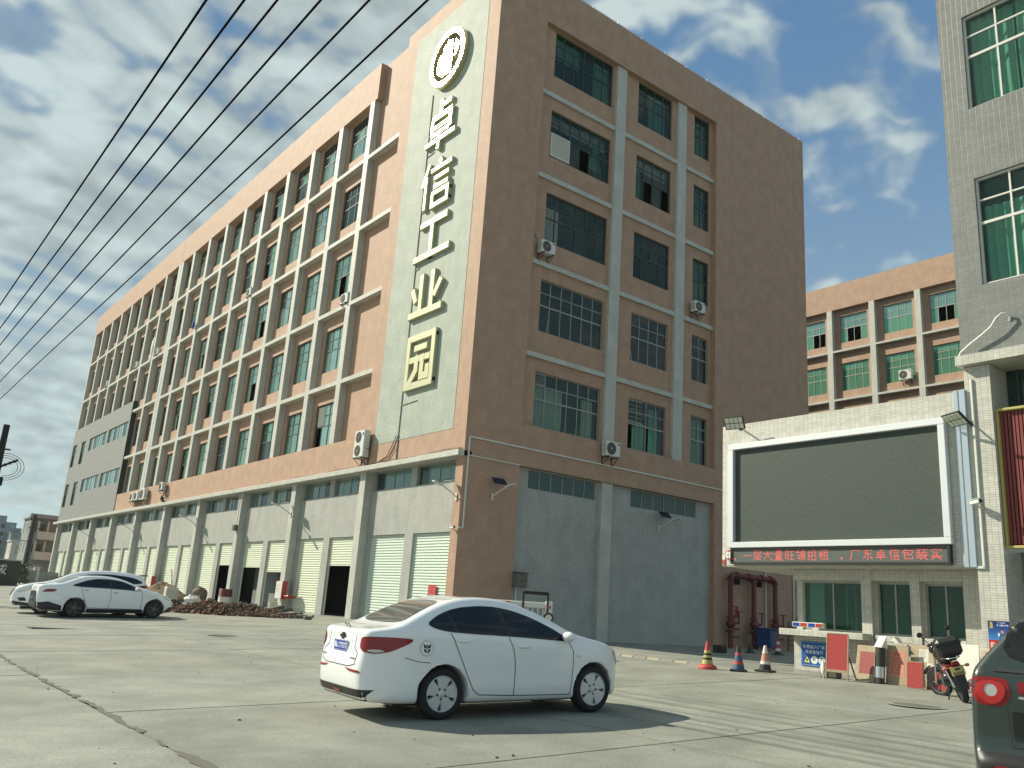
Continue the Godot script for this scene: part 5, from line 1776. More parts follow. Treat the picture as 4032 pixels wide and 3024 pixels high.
func far_suv() -> void:
	var car := thing("parked_car", "tall white car with roof spoiler, facing left behind the white sedan", "car")
	var rc := Vector3(9.70, 0, -37.45) - Vector3(0, 0, 0.8)
	var fc := rc + Vector3(-2.8, 0, -0.35)
	rc.y = gh(rc.x, rc.z)
	fc.y = gh(fc.x, fc.z)
	var t := seat_car(rc, fc)
	t.origin -= t.basis.x * 0.95
	car.transform = t
	var bd := Body.new()
	var L := 4.72
	bd.sil = flip(pts([0.1, 0.28, -0.14, 0.36, -0.18, 0.56, -0.12, 0.80, 0.05, 1.0, 0.5, 1.14, 1.1, 1.22, 1.45, 1.38, 1.95, 1.60, 2.6, 1.70, 3.25, 1.72, 4.1, 1.63, 4.45, 1.56, 4.62, 1.28, 4.76, 1.10, 4.78, 0.7, 4.74, 0.4, 4.6, 0.26]), L)
	bd.plan = pts([-0.06, 0.40, -0.04, 0.68, 0.15, 0.84, 0.6, 0.92, 2.0, 0.94, 3.4, 0.93, 4.2, 0.86, 4.6, 0.70, 4.82, 0.45, 4.88, 0.15])
	bd.belt = pts([-0.3, 1.22, 1.2, 1.18, 3.5, 1.10, 4.9, 1.0])
	bd.axles = [[0.95, 0.36, 0.40], [3.75, 0.36, 0.40]]
	bd.lean = 0.36
	shell(car, bd, M.white_paint, 4.95, 0.055)
	for v in ["right", "left"]:
		patch("side_window", car, bd, M.car_glass, [[v, smooth(flip(pts([1.5, 1.22, 2.1, 1.49, 2.6, 1.56, 3.26, 1.58, 4.12, 1.48, 4.55, 1.28, 4.1, 1.22, 3.0, 1.18]), L))]], 0.006)
		patch("tail_lamp", car, bd, M.lamp_red, [[v, flip(pts([4.3, 1.17, 4.68, 1.20, 4.70, 1.08, 4.5, 1.07]), L)]], 0.012, 0.07)
		patch("head_lamp", car, bd, M.lamp_clear, [[v, smooth(flip(pts([-0.02, 0.76, 0.29, 0.95, 0.63, 1.06, 0.62, 0.97, 0.37, 0.83]), L))]], 0.012, 0.07)
		patch("fog_recess", car, bd, M.black_plastic, [[v, flip(pts([0.1, 0.58, 0.34, 0.60, 0.42, 0.48, 0.2, 0.46]), L)]], 0.008)
		patch("lower_trim", car, bd, M.black_plastic, [[v, flip(pts([-0.05, 0.46, 0.6, 0.38, 0.6, 0.26, 0.0, 0.3]), L)], [v, flip(pts([1.4, 0.38, 3.4, 0.38, 3.4, 0.24, 1.4, 0.24]), L)]], 0.008)
	patch("grille", car, bd, M.black_plastic, [["front", pts([-0.5, 0.92, 0.5, 0.92, 0.3, 0.66, -0.3, 0.66])]], 0.01)
	patch("grille_bar", car, bd, M.chrome, [["front", pts([-0.44, 0.9, -0.36, 0.9, -0.06, 0.66, 0.06, 0.66, 0.36, 0.9, 0.44, 0.9, 0.14, 0.62, -0.14, 0.62])]], 0.018)
	patch("windscreen", car, bd, M.car_glass, [["front", pts([-0.70, 1.26, 0.70, 1.26, 0.58, 1.58, -0.58, 1.58])]], 0.006)
	patch("rear_window", car, bd, M.car_glass, [["rear", pts([-0.64, 1.24, 0.64, 1.24, 0.56, 1.5, -0.56, 1.5])]], 0.006)
	var b := MB.new()
	b.cbox(Vector3(0.22, 1.58, 0), Vector3(0.34, 0.045, 1.2), 0.015)
	obj("spoiler", b, M.black_plastic, car)
	mirror(car, Vector3(3.1, 1.16, 1.03), M.white_paint)
	for wx in [0.95, 3.75]:
		for s in [-1.0, 1.0]:
			wheel(car, wx, s * 0.84, 0.36, 0.25, 5, "alloy", M.alloy)

func near_suv() -> void:
	var car := thing("parked_car", "dark green car cut by the right edge, red ring rear lamp", "car")
	var rc := Vector3(8.665, 0, -2.80)
	var fc := rc + Vector3(0.97, 0, -0.24)
	rc.y = gh(rc.x, rc.z)
	fc.y = gh(fc.x, fc.z)
	var t := seat_car(rc, fc)
	t.origin -= t.basis.x * 0.85
	car.transform = t
	var bd := Body.new()
	bd.sil = pts([0.15, 0.34, -0.16, 0.38, -0.20, 0.56, -0.06, 0.60, -0.05, 0.85, -0.05, 1.18, 0.0, 1.25, 0.10, 1.50, 0.20, 1.74, 0.4, 1.82, 2.4, 1.80, 2.9, 1.66, 3.35, 1.26, 4.2, 1.12, 4.6, 1.0, 4.7, 0.7, 4.66, 0.36])
	bd.plan = pts([-0.20, 0.50, -0.19, 0.84, -0.06, 0.93, 0.4, 0.95, 3.6, 0.95, 4.3, 0.88, 4.6, 0.70, 4.7, 0.30])
	bd.belt = pts([-0.3, 1.22, 4.7, 1.1])
	bd.axles = [[0.85, 0.38, 0.43], [3.6, 0.38, 0.43]]
	bd.lean = 0.80
	bd.soft = 0.05
	shell(car, bd, M.green_paint, 4.75, 0.045)
	for s in [1.0, -1.0]:
		var ringb := MB.new()
		var face := MB.new()
		var inner := arc(s * 0.765, 1.07, 0.048, 24)
		var q := PackedVector2Array()
		for i in 24:
			var a := TAU * i / 24
			q.append(Vector2(s * 0.765 + cos(a) * 0.105, 1.085 + (sin(a) * 0.12 if sin(a) < 0 else sin(a) * 0.06)))
		for i in 24:
			var j := (i + 1) % 24
			bd.decal(ringb, "rear", PackedVector2Array([q[i], q[j], inner[j], inner[i]]), 0.012, 0.2)
		bd.decal(face, "rear", inner, 0.008, 0.1)
		obj("tail_lamp_ring", ringb, M.lamp_red_bright, car)
		obj("tail_lamp_lens", face, M.lamp_clear, car)
		patch("lamp_housing", car, bd, M.lamp_red, [["rear", smooth(pts([s * 0.63, 1.17, s * 0.90, 1.17, s * 0.91, 1.05, s * 0.86, 0.95, s * 0.68, 0.95, s * 0.63, 1.03]))]], 0.005)
		patch("side_window", car, bd, M.car_glass, [["right" if s > 0 else "left", smooth(pts([0.30, 1.30, 0.42, 1.62, 2.4, 1.64, 2.95, 1.34, 2.9, 1.26, 0.5, 1.28]))]], 0.006)
	patch("lamp_bar", car, bd, M.lamp_red, [["rear", pts([-0.57, 1.15, 0.57, 1.15, 0.57, 1.06, -0.57, 1.06])]], 0.006)
	patch("chrome_strip", car, bd, M.chrome, [["rear", pts([-0.57, 1.04, 0.57, 1.04, 0.57, 1.02, -0.57, 1.02])]], 0.01)
	patch("rear_window", car, bd, M.car_glass, [["rear", smooth(pts([-0.70, 1.27, 0.70, 1.27, 0.60, 1.66, -0.60, 1.66]))]], 0.006)
	patch("tailgate_panel", car, bd, M.black_gloss, [["rear", pts([-0.62, 0.92, 0.62, 0.92, 0.62, 0.70, -0.62, 0.70])]], 0.006)
	var g := MB.new()
	bd.seam(g, "rear", pts([-0.66, 0.93, -0.64, 0.66, 0.64, 0.66, 0.66, 0.93]), 0.014, 0.009)
	bd.seam(g, "rear", pts([-0.74, 1.22, 0.74, 1.22]), 0.014, 0.009)
	obj("tailgate_gap", g, M.gap, car)
	patch("bumper_trim", car, bd, M.black_plastic, [["rear", pts([-0.88, 0.60, 0.88, 0.60, 0.82, 0.38, -0.82, 0.38])]], 0.01)
	for s in [1.0, -1.0]:
		patch("rear_reflector", car, bd, M.lamp_red, [["rear", pts([s * 0.45, 0.52, s * 0.75, 0.52, s * 0.75, 0.46, s * 0.45, 0.46])]], 0.02)
	mirror(car, Vector3(3.0, 1.28, 1.08), M.green_paint)
	for wx in [0.85, 3.6]:
		for s in [-1.0, 1.0]:
			wheel(car, wx, s * 0.84, 0.38, 0.26, 5, "alloy", M.alloy_dark)


# ---------------------------------------------------------------- ground
func make_ground() -> void:
	var b := MB.new()
	var xs := [-900.0, -300.0, -120.0, -60.0, -40.0, -30.0, -20.0, -12.0, -6.0, 0.0, 4.0, 8.0, 12.0, 15.0, 17.0, 18.0, 19.0, 20.0, 21.0, 22.0, 23.0, 24.0, 25.0, 26.0, 27.0, 30.0, 40.0, 70.0, 140.0, 300.0, 900.0]
	var zs := [-1200.0, -500.0, -250.0, -160.0, -121.0, -119.0, -100.0, -80.0, -60.0, -45.0, -35.0, -28.0, -24.0, -21.0, -20.0, -19.0, -12.0, -5.0, 5.0, 15.0, 40.0, 120.0, 500.0]
	for i in xs.size() - 1:
		for j in zs.size() - 1:
			var P := []
			for t in [[0, 0], [1, 0], [1, 1], [0, 1]]:
				var x: float = xs[i + t[0]]
				var z: float = zs[j + t[1]]
				P.append(Vector3(x, gh(x, z) - 0.03, z))
			b.tri(P[0], P[1], P[2], Vector3.UP, Vector3.UP, Vector3.UP)
			b.tri(P[0], P[2], P[3], Vector3.UP, Vector3.UP, Vector3.UP)
	var g := obj("ground", b, M.far_concrete)
	g.set_meta("kind", "structure")
	# poured slabs with open joints between them
	var joint := MB.new()
	for i in range(-4, 7):
		for j in range(-13, 5):
			var x0 := 3.14 + 5.25 * i
			var z0 := -16.95 + 4.75 * j
			if x0 > 19.0 and z0 < -31.0:
				continue
			var s := MB.new()
			s.use_c = true
			var tone := rng.randf_range(0.90, 1.04)
			s.tint = Color(tone, tone * rng.randf_range(0.985, 1.0), tone * rng.randf_range(0.96, 1.0))
			var w := 5.25 - 0.03
			var d := 4.75 - 0.03
			var dy := rng.randf_range(-0.004, 0.004)
			for u in 4:
				for v in 3:
					var P := []
					for t in [[0, 0], [1, 0], [1, 1], [0, 1]]:
						var x: float = x0 + 0.015 + w * (u + t[0]) / 4.0
						var z: float = z0 + 0.015 + d * (v + t[1]) / 3.0
						P.append(Vector3(x, gh(x, z) + dy, z))
					s.tri(P[0], P[1], P[2], Vector3.UP, Vector3.UP, Vector3.UP)
					s.tri(P[0], P[2], P[3], Vector3.UP, Vector3.UP, Vector3.UP)
			for e in [[0, 0, 1, 0, Vector3.FORWARD], [0, 1, 1, 1, Vector3.BACK], [0, 0, 0, 1, Vector3.LEFT], [1, 0, 1, 1, Vector3.RIGHT]]:
				var p := Vector3(x0 + 0.015 + w * e[0], 0, z0 + 0.015 + d * e[1])
				var q := Vector3(x0 + 0.015 + w * e[2], 0, z0 + 0.015 + d * e[3])
				p.y = gh(p.x, p.z) + dy
				q.y = gh(q.x, q.z) + dy
				s.quad(p, q, q - Vector3(0, 0.06, 0), p - Vector3(0, 0.06, 0), e[4])
			obj("concrete_slab", s, M.concrete, g)
			for k in 3:
				var za := z0 + 4.75 * k / 3.0
				var zb := z0 + 4.75 * (k + 1) / 3.0
				joint.quad(Vector3(x0 - 0.02, gh(x0, za) - 0.012, za), Vector3(x0 + 0.02, gh(x0, za) - 0.012, za), Vector3(x0 + 0.02, gh(x0, zb) - 0.012, zb), Vector3(x0 - 0.02, gh(x0, zb) - 0.012, zb), Vector3.UP)
				var xa := x0 + 5.25 * k / 3.0
				var xb := x0 + 5.25 * (k + 1) / 3.0
				joint.quad(Vector3(xa, gh(xa, z0) - 0.012, z0 - 0.02), Vector3(xb, gh(xb, z0) - 0.012, z0 - 0.02), Vector3(xb, gh(xb, z0) - 0.012, z0 + 0.02), Vector3(xa, gh(xa, z0) - 0.012, z0 + 0.02), Vector3.UP)
	obj("joint_filler", joint, M.joint, g)
	# broken joint patched along its length
	b = MB.new()
	var n := noise(77, 0.9, 3)
	var steps := 130
	for i in steps:
		var za := -6.2 - i * 0.13
		var zb := za - 0.13
		var wa := Vector2(-0.03 + 0.07 * n.get_noise_2d(za * 2.0, 0.0), 0.05 + 0.13 * n.get_noise_2d(za * 2.0, 9.0))
		var wb := Vector2(-0.03 + 0.07 * n.get_noise_2d(zb * 2.0, 0.0), 0.05 + 0.13 * n.get_noise_2d(zb * 2.0, 9.0))
		if wa.y - wa.x < 0.03 or wb.y - wb.x < 0.03:
			continue
		b.quad(Vector3(3.14 + wa.x, gh(3.1, za) + 0.009, za), Vector3(3.14 + wa.y, gh(3.1, za) + 0.009, za), Vector3(3.14 + wb.y, gh(3.1, zb) + 0.009, zb), Vector3(3.14 + wb.x, gh(3.1, zb) + 0.009, zb), Vector3.UP)
	obj("cracked_joint", b, M.crack, g)
	for t in [[9.9, -26.5, 0.42, false], [15.7, -8.15, 0.40, true], [6.2, -29.6, 0.5, false]]:
		b = MB.new()
		var p := ground(t[0], t[1])
		if t[3] or t[0] > 9.0:
			b.lathe([Vector2(t[2] + 0.1, 0.006), Vector2(t[2] + 0.1, 0.012), Vector2(t[2], 0.013)], 28, at(p.x, p.y, p.z))
			obj("manhole_rim", b, M.far_concrete, g)
			b = MB.new()
			b.lathe([Vector2(t[2], 0.008), Vector2(t[2] - 0.02, 0.012), Vector2(0, 0.013)], 28, at(p.x, p.y, p.z))
		else:
			b.cbox(p + Vector3(0, 0.0, 0), Vector3(2.2, 0.022, 0.9), 0.004)
		obj("manhole_cover", b, M.rubble_grey if t[0] > 9.0 else M.far_concrete, g)
	for t in [[9.5, -13.0, 2.0, 0.20], [10.35, -12.0, 4.0, 0.26], [11.35, -13.5, 3.0, 0.22], [12.2, -11.0, 2.0, 0.16]]:
		b = MB.new()
		var prev := 0.0
		var m := int((t[2] - t[1]) / 0.25)
		for i in m:
			var za: float = t[1] + i * 0.25
			var zb := za + 0.25
			var xa: float = t[0] + 0.12 * n.get_noise_2d(za * 0.2, t[0])
			var xb: float = t[0] + 0.12 * n.get_noise_2d(zb * 0.2, t[0])
			var w: float = t[3] * (0.5 + 0.35 * n.get_noise_2d(za * 1.5, t[0] * 3.0))
			var w2: float = t[3] * (0.5 + 0.35 * n.get_noise_2d(zb * 1.5, t[0] * 3.0))
			b.quad(Vector3(xa - w, gh(xa, za) + 0.008, za), Vector3(xa + w, gh(xa, za) + 0.008, za), Vector3(xb + w2, gh(xb, zb) + 0.008, zb), Vector3(xb - w2, gh(xb, zb) + 0.008, zb), Vector3.UP)
		obj("tyre_mark", b, M.tyre_mark, g)
	# grit and litter scattered over the slabs
	b = MB.new()
	for i in 190:
		var x := rng.randf_range(0.0, 17.0)
		var z := rng.randf_range(-30.0, -5.5)
		var s := rng.randf_range(0.005, 0.016) * (1.0 if i % 9 else 1.6)
		b.xf = Transform3D(Basis(Vector3.UP, rng.randf() * 6.0), Vector3(x, gh(x, z) + s * 0.3, z))
		b.cbox(Vector3.ZERO, Vector3(s * 1.6, s * 0.7, s), s * 0.2)
	var o := obj("grit", b, M.rubble_grey)
	o.set_meta("kind", "stuff")
	tag(o, "small dark grit and pebbles scattered over the concrete yard", "grit")


# ---------------------------------------------------------------- things in the yard
func cone(label: String, p: Vector3, h: float, bands: Array, base: Material, sq: bool) -> void:
	var o := thing("traffic_cone", label, "traffic cone", p, rng.randf() * 0.6, "traffic cones at the gate")
	var b := MB.new()
	if sq:
		b.cbox(Vector3(0, 0.025, 0), Vector3(0.40, 0.05, 0.40), 0.015)
	else:
		b.lathe([Vector2(0.23, 0), Vector2(0.235, 0.05), Vector2(0.20, 0.09), Vector2(0.16, 0.11)], 24)
	obj("base", b, base, o)
	var y := 0.05 if sq else 0.10
	var rad := func(yy: float) -> float: return lerpf(0.15, 0.035, clampf((yy - 0.05) / (h - 0.05), 0.0, 1.0))
	for t in bands:
		b = MB.new()
		var y1: float = t[0] * h
		b.lathe([Vector2(rad.call(y), y), Vector2(rad.call(y1), y1)], 24)
		if y1 > h * 0.98:
			b.lathe([Vector2(rad.call(y1), y1), Vector2(0.02, y1 + 0.012), Vector2(0, y1 + 0.012)], 24)
		obj("band", b, M[t[1]], o)
		y = y1
	return

func flat_board(o: Node3D, called: String, m: Material, c: Vector3, w: float, h: float, t := 0.02) -> MeshInstance3D:
	var b := MB.new()
	b.cbox(c, Vector3(w, h, t), 0.004)
	return obj(called, b, m, o)

func sheet_of(o: Node3D, called: String, m: Material, c: Vector3, w: float, h: float) -> MeshInstance3D:
	var b := MB.new()
	b.uvquad(c - Vector3(w / 2, h / 2, 0), Vector3(w, 0, 0), Vector3(0, h, 0))
	return obj(called, b, m, o)

func notice(called: String, w: int, h: int, bg: Color, fg: Color, lines: int, sd: int, title := true) -> StandardMaterial3D:
	var im := Image.create(w, h, false, Image.FORMAT_RGBA8)
	im.fill(bg)
	var r := RandomNumberGenerator.new()
	r.seed = sd
	for i in 500:                                   # creases and uneven print
		var q := bg.darkened(r.randf_range(0.0, 0.06))
		im.fill_rect(Rect2i(r.randi() % w, r.randi() % h, 2 + r.randi() % 26, 1 + r.randi() % 3), q)
	if title:
		ink(im, "招租", w * 0.28, h * 0.06, w * 0.18, w * 0.24, w * 0.018, fg)
	blurb(im, Rect2i(int(w * 0.1), int(h * (0.24 if title else 0.08)), int(w * 0.8), int(h * 0.68)), lines, fg, sd)
	return picture(called, im, 0.8)

func gate_things() -> void:
	# cones
	cone("traffic cone with red top, yellow and black bands and red base", ground(17.76, -14.53), 0.66, [[0.18, "cone_red"], [0.34, "yellow"], [0.42, "gap"], [0.50, "yellow"], [0.58, "gap"], [0.68, "yellow"], [1.0, "cone_red"]], M.cone_red, false)
	cone("dark blue traffic cone with red bands and black top", ground(18.09, -13.84), 0.60, [[0.14, "cone_blue"], [0.28, "cone_blue"], [0.40, "cone_red"], [0.64, "cone_blue"], [0.74, "cone_red"], [1.0, "black_plastic"]], M.black_plastic, true)
	cone("faded orange and white traffic cone with black foot nearest the gatehouse counter", ground(18.77, -13.55), 0.62, [[0.30, "black_plastic"], [0.42, "cone_white"], [0.72, "orange_faded"], [1.0, "cone_white"]], M.black_plastic, true)
	cone("small red and white traffic cone standing in shade by the blue bin", ground(34.2, -24.0), 0.68, [[0.24, "black_plastic"], [0.42, "cone_white"], [0.66, "cone_red"], [0.84, "cone_white"], [1.0, "cone_red"]], M.black_plastic, true)
	cone("low dark worn cone beside the small red and white cone", ground(33.0, -24.6), 0.45, [[0.6, "black_plastic"], [1.0, "brick_red"]], M.black_plastic, true)
	# speed bump of yellow and black segments
	var o := thing("speed_bump", "low speed bump of faded yellow and black blocks across the gate lane", "speed bump", Vector3(18.7, gh(18.7, -17.0), -17.0))
	for i in 17:
		var z := -23.6 + i * 0.5
		var b := MB.new()
		b.xf = at(-0.0, gh(18.7, z) - gh(18.7, -17.0), z + 17.0)
		b.prism(pts([-0.17, -0.01, 0.17, -0.01, 0.10, 0.045, -0.10, 0.045]), -0.235, 0.235, 0.012)
		obj("block", b, M.bump_yellow if i % 2 else M.bump_dark, o)
	# lane apron beyond the bump, a step up
	o = thing("wheel_stop", "short black rubber block lying on the shaded gate lane", "rubber block", ground(30.0, -23.9), 0.3)
	var bb := MB.new()
	bb.prism(pts([-0.3, 0, 0.3, 0, 0.24, 0.3, -0.24, 0.3]), -0.2, 0.2, 0.03)
	obj("block", bb, M.rubber, o)
	# blue bin
	o = thing("wheeled_bin", "dark blue wheeled rubbish bin against the tan wall behind the counter", "bin", ground(39.2, -28.2), 0.2)
	bb = MB.new()
	bb.prism(pts([-0.36, 0.12, 0.36, 0.12, 0.46, 1.02, -0.46, 1.02]), -0.4, 0.4, 0.04)
	obj("tub", bb, M.blue_plastic, o)
	bb = MB.new()
	bb.cbox(Vector3(0, 1.06, 0), Vector3(1.02, 0.08, 0.92), 0.03)
	obj("lid", bb, M.blue_plastic, o)
	for s in [-0.34, 0.34]:
		bb = MB.new()
		bb.cyl(Vector3(s, 0.1, -0.38), Vector3(s * 1.2, 0.1, -0.38), 0.1, -1.0, 14)
		obj("wheel", bb, M.rubber, o)
	# red fire pipes on the gable wall
	o = thing("fire_pipes", "dark red fire main of three standing pipes with valves", "pipes", Vector3(37.2, 0.5, -29.05))
	bb = MB.new()
	for x in [0.0, 1.95, 3.85]:
		bb = MB.new()
		bb.cyl(Vector3(x, 0, 0.1), Vector3(x, 3.55, 0.1), 0.13, -1.0, 14)
		for y in [0.9, 1.5, 3.45]:
			bb.cyl(Vector3(x, y - 0.05, 0.1), Vector3(x, y + 0.05, 0.1), 0.2, -1.0, 14)
		obj("standing_pipe", bb, M.red_pipe, o)
		bb = MB.new()
		bb.ball(Vector3(x, 1.2, 0.12), Vector3(0.24, 0.24, 0.24), 12, 8)
		bb.cyl(Vector3(x, 1.2, 0.1), Vector3(x + 0.55, 1.25, 0.2), 0.06, -1.0, 8)
		bb.cyl(Vector3(x + 0.55, 1.25, 0.2), Vector3(x + 0.55, 1.8, 0.2), 0.04, -1.0, 8)
		bb.lathe([Vector2(0.2, 0.0), Vector2(0.23, 0.02), Vector2(0.2, 0.04)], 14, at(x + 0.55, 1.8, 0.2))
		for y in [0.55, 0.95]:
			bb.cyl(Vector3(x + 0.1, y, 0.1), Vector3(x + 0.6, y, 0.15), 0.05, -1.0, 8)
		obj("valve", bb, M.red_pipe, o)
		bb = MB.new()
		bb.box(Vector3(x - 0.35, 0.75, 0.05), Vector3(x + 0.3, 0.82, 0.15))
		obj("clamp", bb, M.black_metal, o)
	bb = MB.new()
	bb.tube([Vector3(0, 3.5, 0.1), Vector3(0.15, 3.65, 0.1), Vector3(1.9, 3.65, 0.1), Vector3(3.7, 3.65, 0.1), Vector3(3.85, 3.5, 0.1)], 0.14, 12)
	for x in [0.5, 1.5, 2.6, 3.4]:
		bb.cyl(Vector3(x - 0.05, 3.65, 0.1), Vector3(x + 0.05, 3.65, 0.1), 0.2, -1.0, 12)
	obj("top_pipe", bb, M.red_pipe, o)
	for x in [0.7, 2.6]:
		bb = MB.new()
		bb.box(Vector3(x, 3.2, -0.2), Vector3(x + 0.11, 3.52, 0.1))
		obj("bracket", bb, M.black_metal, o)
	o = thing("small_sign", "small red sign with white characters beside the first red pipe", "sign", Vector3(37.85, 2.3, -29.22))
	flat_board(o, "plate", M.red_cloth, Vector3.ZERO, 0.62, 0.62)
	sheet_of(o, "print", notice("red_sign", 128, 128, Color(0.62, 0.12, 0.12), Color(0.9, 0.8, 0.75), 3, 71, false), Vector3(0, 0, 0.014), 0.58, 0.58)
	o = thing("hose_rack", "rusty pipe manifold rack standing right of the red pipes", "pipes", Vector3(42.3, 0.5, -28.9))
	for i in 5:
		bb = MB.new()
		bb.cyl(Vector3(-0.2, 0.3 + i * 0.24, 0.0), Vector3(0.9, 0.3 + i * 0.24, 0.05), 0.035, -1.0, 8)
		bb.cyl(Vector3(0.9, 0.3 + i * 0.24, 0.05), Vector3(0.9, 0.42 + i * 0.24, 0.05), 0.06, -1.0, 8)
		obj("branch", bb, M.rubble_grey, o)
	bb = MB.new()
	for x in [-0.2, 0.7]:
		bb.cyl(Vector3(x, 0, 0), Vector3(x + 0.1, 1.5, 0.0), 0.05, -1.0, 8)
	bb.tube([Vector3(0.3, 1.45, 0.05), Vector3(0.5, 1.75, 0.1), Vector3(0.75, 1.6, 0.1), Vector3(0.7, 1.2, 0.1)], 0.03, 6)
	obj("upright", bb, M.rubble_grey, o)
	o = thing("wall_pipe", "pale downpipe and cable trunking on the tan wall under the screen box", "pipe", Vector3(40.6, 0.5, -29.27))
	bb = MB.new()
	bb.cbox(Vector3(0, 2.9, 0.03), Vector3(0.09, 5.0, 0.06)); bb.cbox(Vector3(2.4, 4.55, 0.03), Vector3(4.8, 0.09, 0.06)); bb.cbox(Vector3(2.6, 2.6, 0.03), Vector3(0.1, 3.2, 0.06)); bb.cbox(Vector3(3.8, 4.15, 0.03), Vector3(2.4, 0.16, 0.06)); bb.cbox(Vector3(0.55, 0.45, 0.03), Vector3(1.0, 0.08, 0.06))
	obj("trunking", bb, M.white_metal, o)
	# grey electric box on the gable
	o = thing("electric_cabinet", "rusty grey electric cabinet on the corner of the grey tiled wall", "electric box", Vector3(23.3, 2.55, -29.29))
	bb = MB.new()
	bb.cbox(Vector3(0, 0.3, 0.14), Vector3(0.62, 0.6, 0.26), 0.012); bb.cbox(Vector3(0, 0.625, 0.16), Vector3(0.7, 0.03, 0.34), 0.008)
	obj("box", bb, M.cabinet, o)
	bb = MB.new()
	bb.cbox(Vector3(0, 0.3, 0.275), Vector3(0.54, 0.52, 0.012), 0.004)
	obj("door", bb, M.cabinet, o)
	bb = MB.new()
	bb.prism(pts([-0.07, 0.24, 0.07, 0.24, 0.0, 0.37]), 0.282, 0.288)
	bb.cyl(Vector3(0.22, 0.3, 0.28), Vector3(0.22, 0.3, 0.3), 0.02, -1.0, 8)
	obj("warning_mark", bb, M.brick_red, o)
	bb = MB.new()
	bb.cyl(Vector3(-0.15, 0.0, 0.1), Vector3(-0.15, -2.0, 0.06), 0.025, -1.0, 8)
	obj("cable_pipe", bb, M.white_metal, o)
	# police light bars on the counter
	var k := 0
	for t in [[-13.0, 1.615, "left of the pair"], [-12.55, 1.615, "right of the pair"]]:
		o = thing("warning_light_bar", "small blue and red warning light bar on the white counter, " + t[2], "warning light", Vector3(19.5 - 0.02 * k, t[1], t[0]), -PI / 2, "light bars on the counter")
		bb = MB.new()
		bb.cbox(Vector3(0, 0.025, 0), Vector3(0.18, 0.05, 0.12), 0.008)
		obj("foot", bb, M.white_metal, o)
		bb = MB.new()
		bb.cbox(Vector3(0, 0.115, 0), Vector3(0.44, 0.125, 0.12), 0.01)
		obj("case", bb, M.white_metal, o)
		for s in [[-0.105, "blue_lamp"], [0.105, "red_lamp"]]:
			bb = MB.new()
			bb.cbox(Vector3(s[0], 0.115, 0.058), Vector3(0.19, 0.085, 0.014), 0.004)
			obj("lamp", bb, M[s[1]], o)
		k += 1
	# blue instruction sign on the counter front
	o = thing("speed_sign", "blue sign with white characters and a round 5 on the counter front", "sign", Vector3(19.82, 1.045, -12.85), -PI / 2)
	flat_board(o, "plate", M.white_metal, Vector3(0, 0, 0.012), 0.74, 0.60, 0.012)
	var im := Image.create(592, 480, false, Image.FORMAT_RGBA8)
	im.fill(Color(0.08, 0.33, 0.62))
	for e in [[14, 14, 564, 5], [14, 461, 564, 5], [14, 14, 5, 452], [573, 14, 5, 452]]:
		im.fill_rect(Rect2i(e[0], e[1], e[2], e[3]), Color(0.75, 0.85, 0.92))
	ink(im, "车辆进入厂区", 52, 78, 64, 84, 8.0, Color(0.84, 0.9, 0.93))
	ink(im, "请减速慢行", 96, 176, 64, 84, 8.0, Color(0.84, 0.9, 0.93))
	for py in range(270, 440):
		for px in range(40, 570):
			for cc in [[300, 76], [468, 76]]:
				if Vector2(px - cc[0], py - 356).length() < cc[1]:
					im.set_pixel(px, py, Color(0.88, 0.9, 0.88))
			var tri_y := py - 275
			if tri_y > 0 and py < 425 and absf(px - 135) < tri_y * 0.56:
				im.set_pixel(px, py, Color(0.1, 0.1, 0.08) if absf(px - 135) > tri_y * 0.56 - 12 or py > 413 else Color(0.86, 0.82, 0.55))
	ink(im, "5", 420, 310, 92, 0, 15.0, Color(0.08, 0.08, 0.1))
	im.fill_rect(Rect2i(116, 345, 38, 46), Color(0.15, 0.15, 0.1))
	im.fill_rect(Rect2i(262, 336, 42, 26), Color(0.2, 0.2, 0.22)); im.fill_rect(Rect2i(304, 350, 34, 8), Color(0.2, 0.2, 0.22)); im.fill_rect(Rect2i(276, 366, 50, 8), Color(0.2, 0.2, 0.22))
	sheet_of(o, "print", picture("blue_sign", im, 0.5), Vector3(0, 0, 0.020), 0.74, 0.60)
	# easel board and the boards leaning along the counter
	o = thing("easel_board", "red cloth notice board on a wooden easel before the counter", "notice board", ground(18.76, -11.6), -PI / 2 + 0.12)
	bb = MB.new()
	bb.xf = Transform3D(Basis(Vector3.RIGHT, -0.12), Vector3.ZERO)
	bb.cbox(Vector3(0, 0.62, 0.0), Vector3(0.50, 0.82, 0.025), 0.006)
	obj("board", bb, M.red_cloth, o)
	for s in [[-0.255, 0.5, 0.03, 1.0], [0.255, 0.5, 0.03, 1.0]]:
		bb = MB.new()
		bb.xf = Transform3D(Basis(Vector3.RIGHT, -0.12), Vector3.ZERO)
		bb.cbox(Vector3(s[0], 0.515, 0.004), Vector3(0.028, 1.03, 0.03), 0.004)
		obj("leg", bb, M.wood, o)
	bb = MB.new()
	bb.xf = Transform3D(Basis(Vector3.RIGHT, -0.12), Vector3.ZERO)
	bb.cbox(Vector3(0, 0.2, 0.005), Vector3(0.482, 0.06, 0.032), 0.004); bb.cbox(Vector3(0, 1.04, 0.005), Vector3(0.482, 0.025, 0.03), 0.004)
	obj("rail", bb, M.wood, o)
	bb = MB.new()
	bb.cyl(Vector3(0.2, 0.72, -0.08), Vector3(0.24, 0.02, -0.5), 0.018, -1.0, 6); bb.cyl(Vector3(-0.2, 0.72, -0.08), Vector3(-0.2, 0.02, -0.5), 0.018, -1.0, 6)
	obj("back_leg", bb, M.brick_red, o)
	o = thing("stone_block", "worn concrete block behind the easel legs", "block", ground(19.25, -12.05), -1.4)
	bb = MB.new()
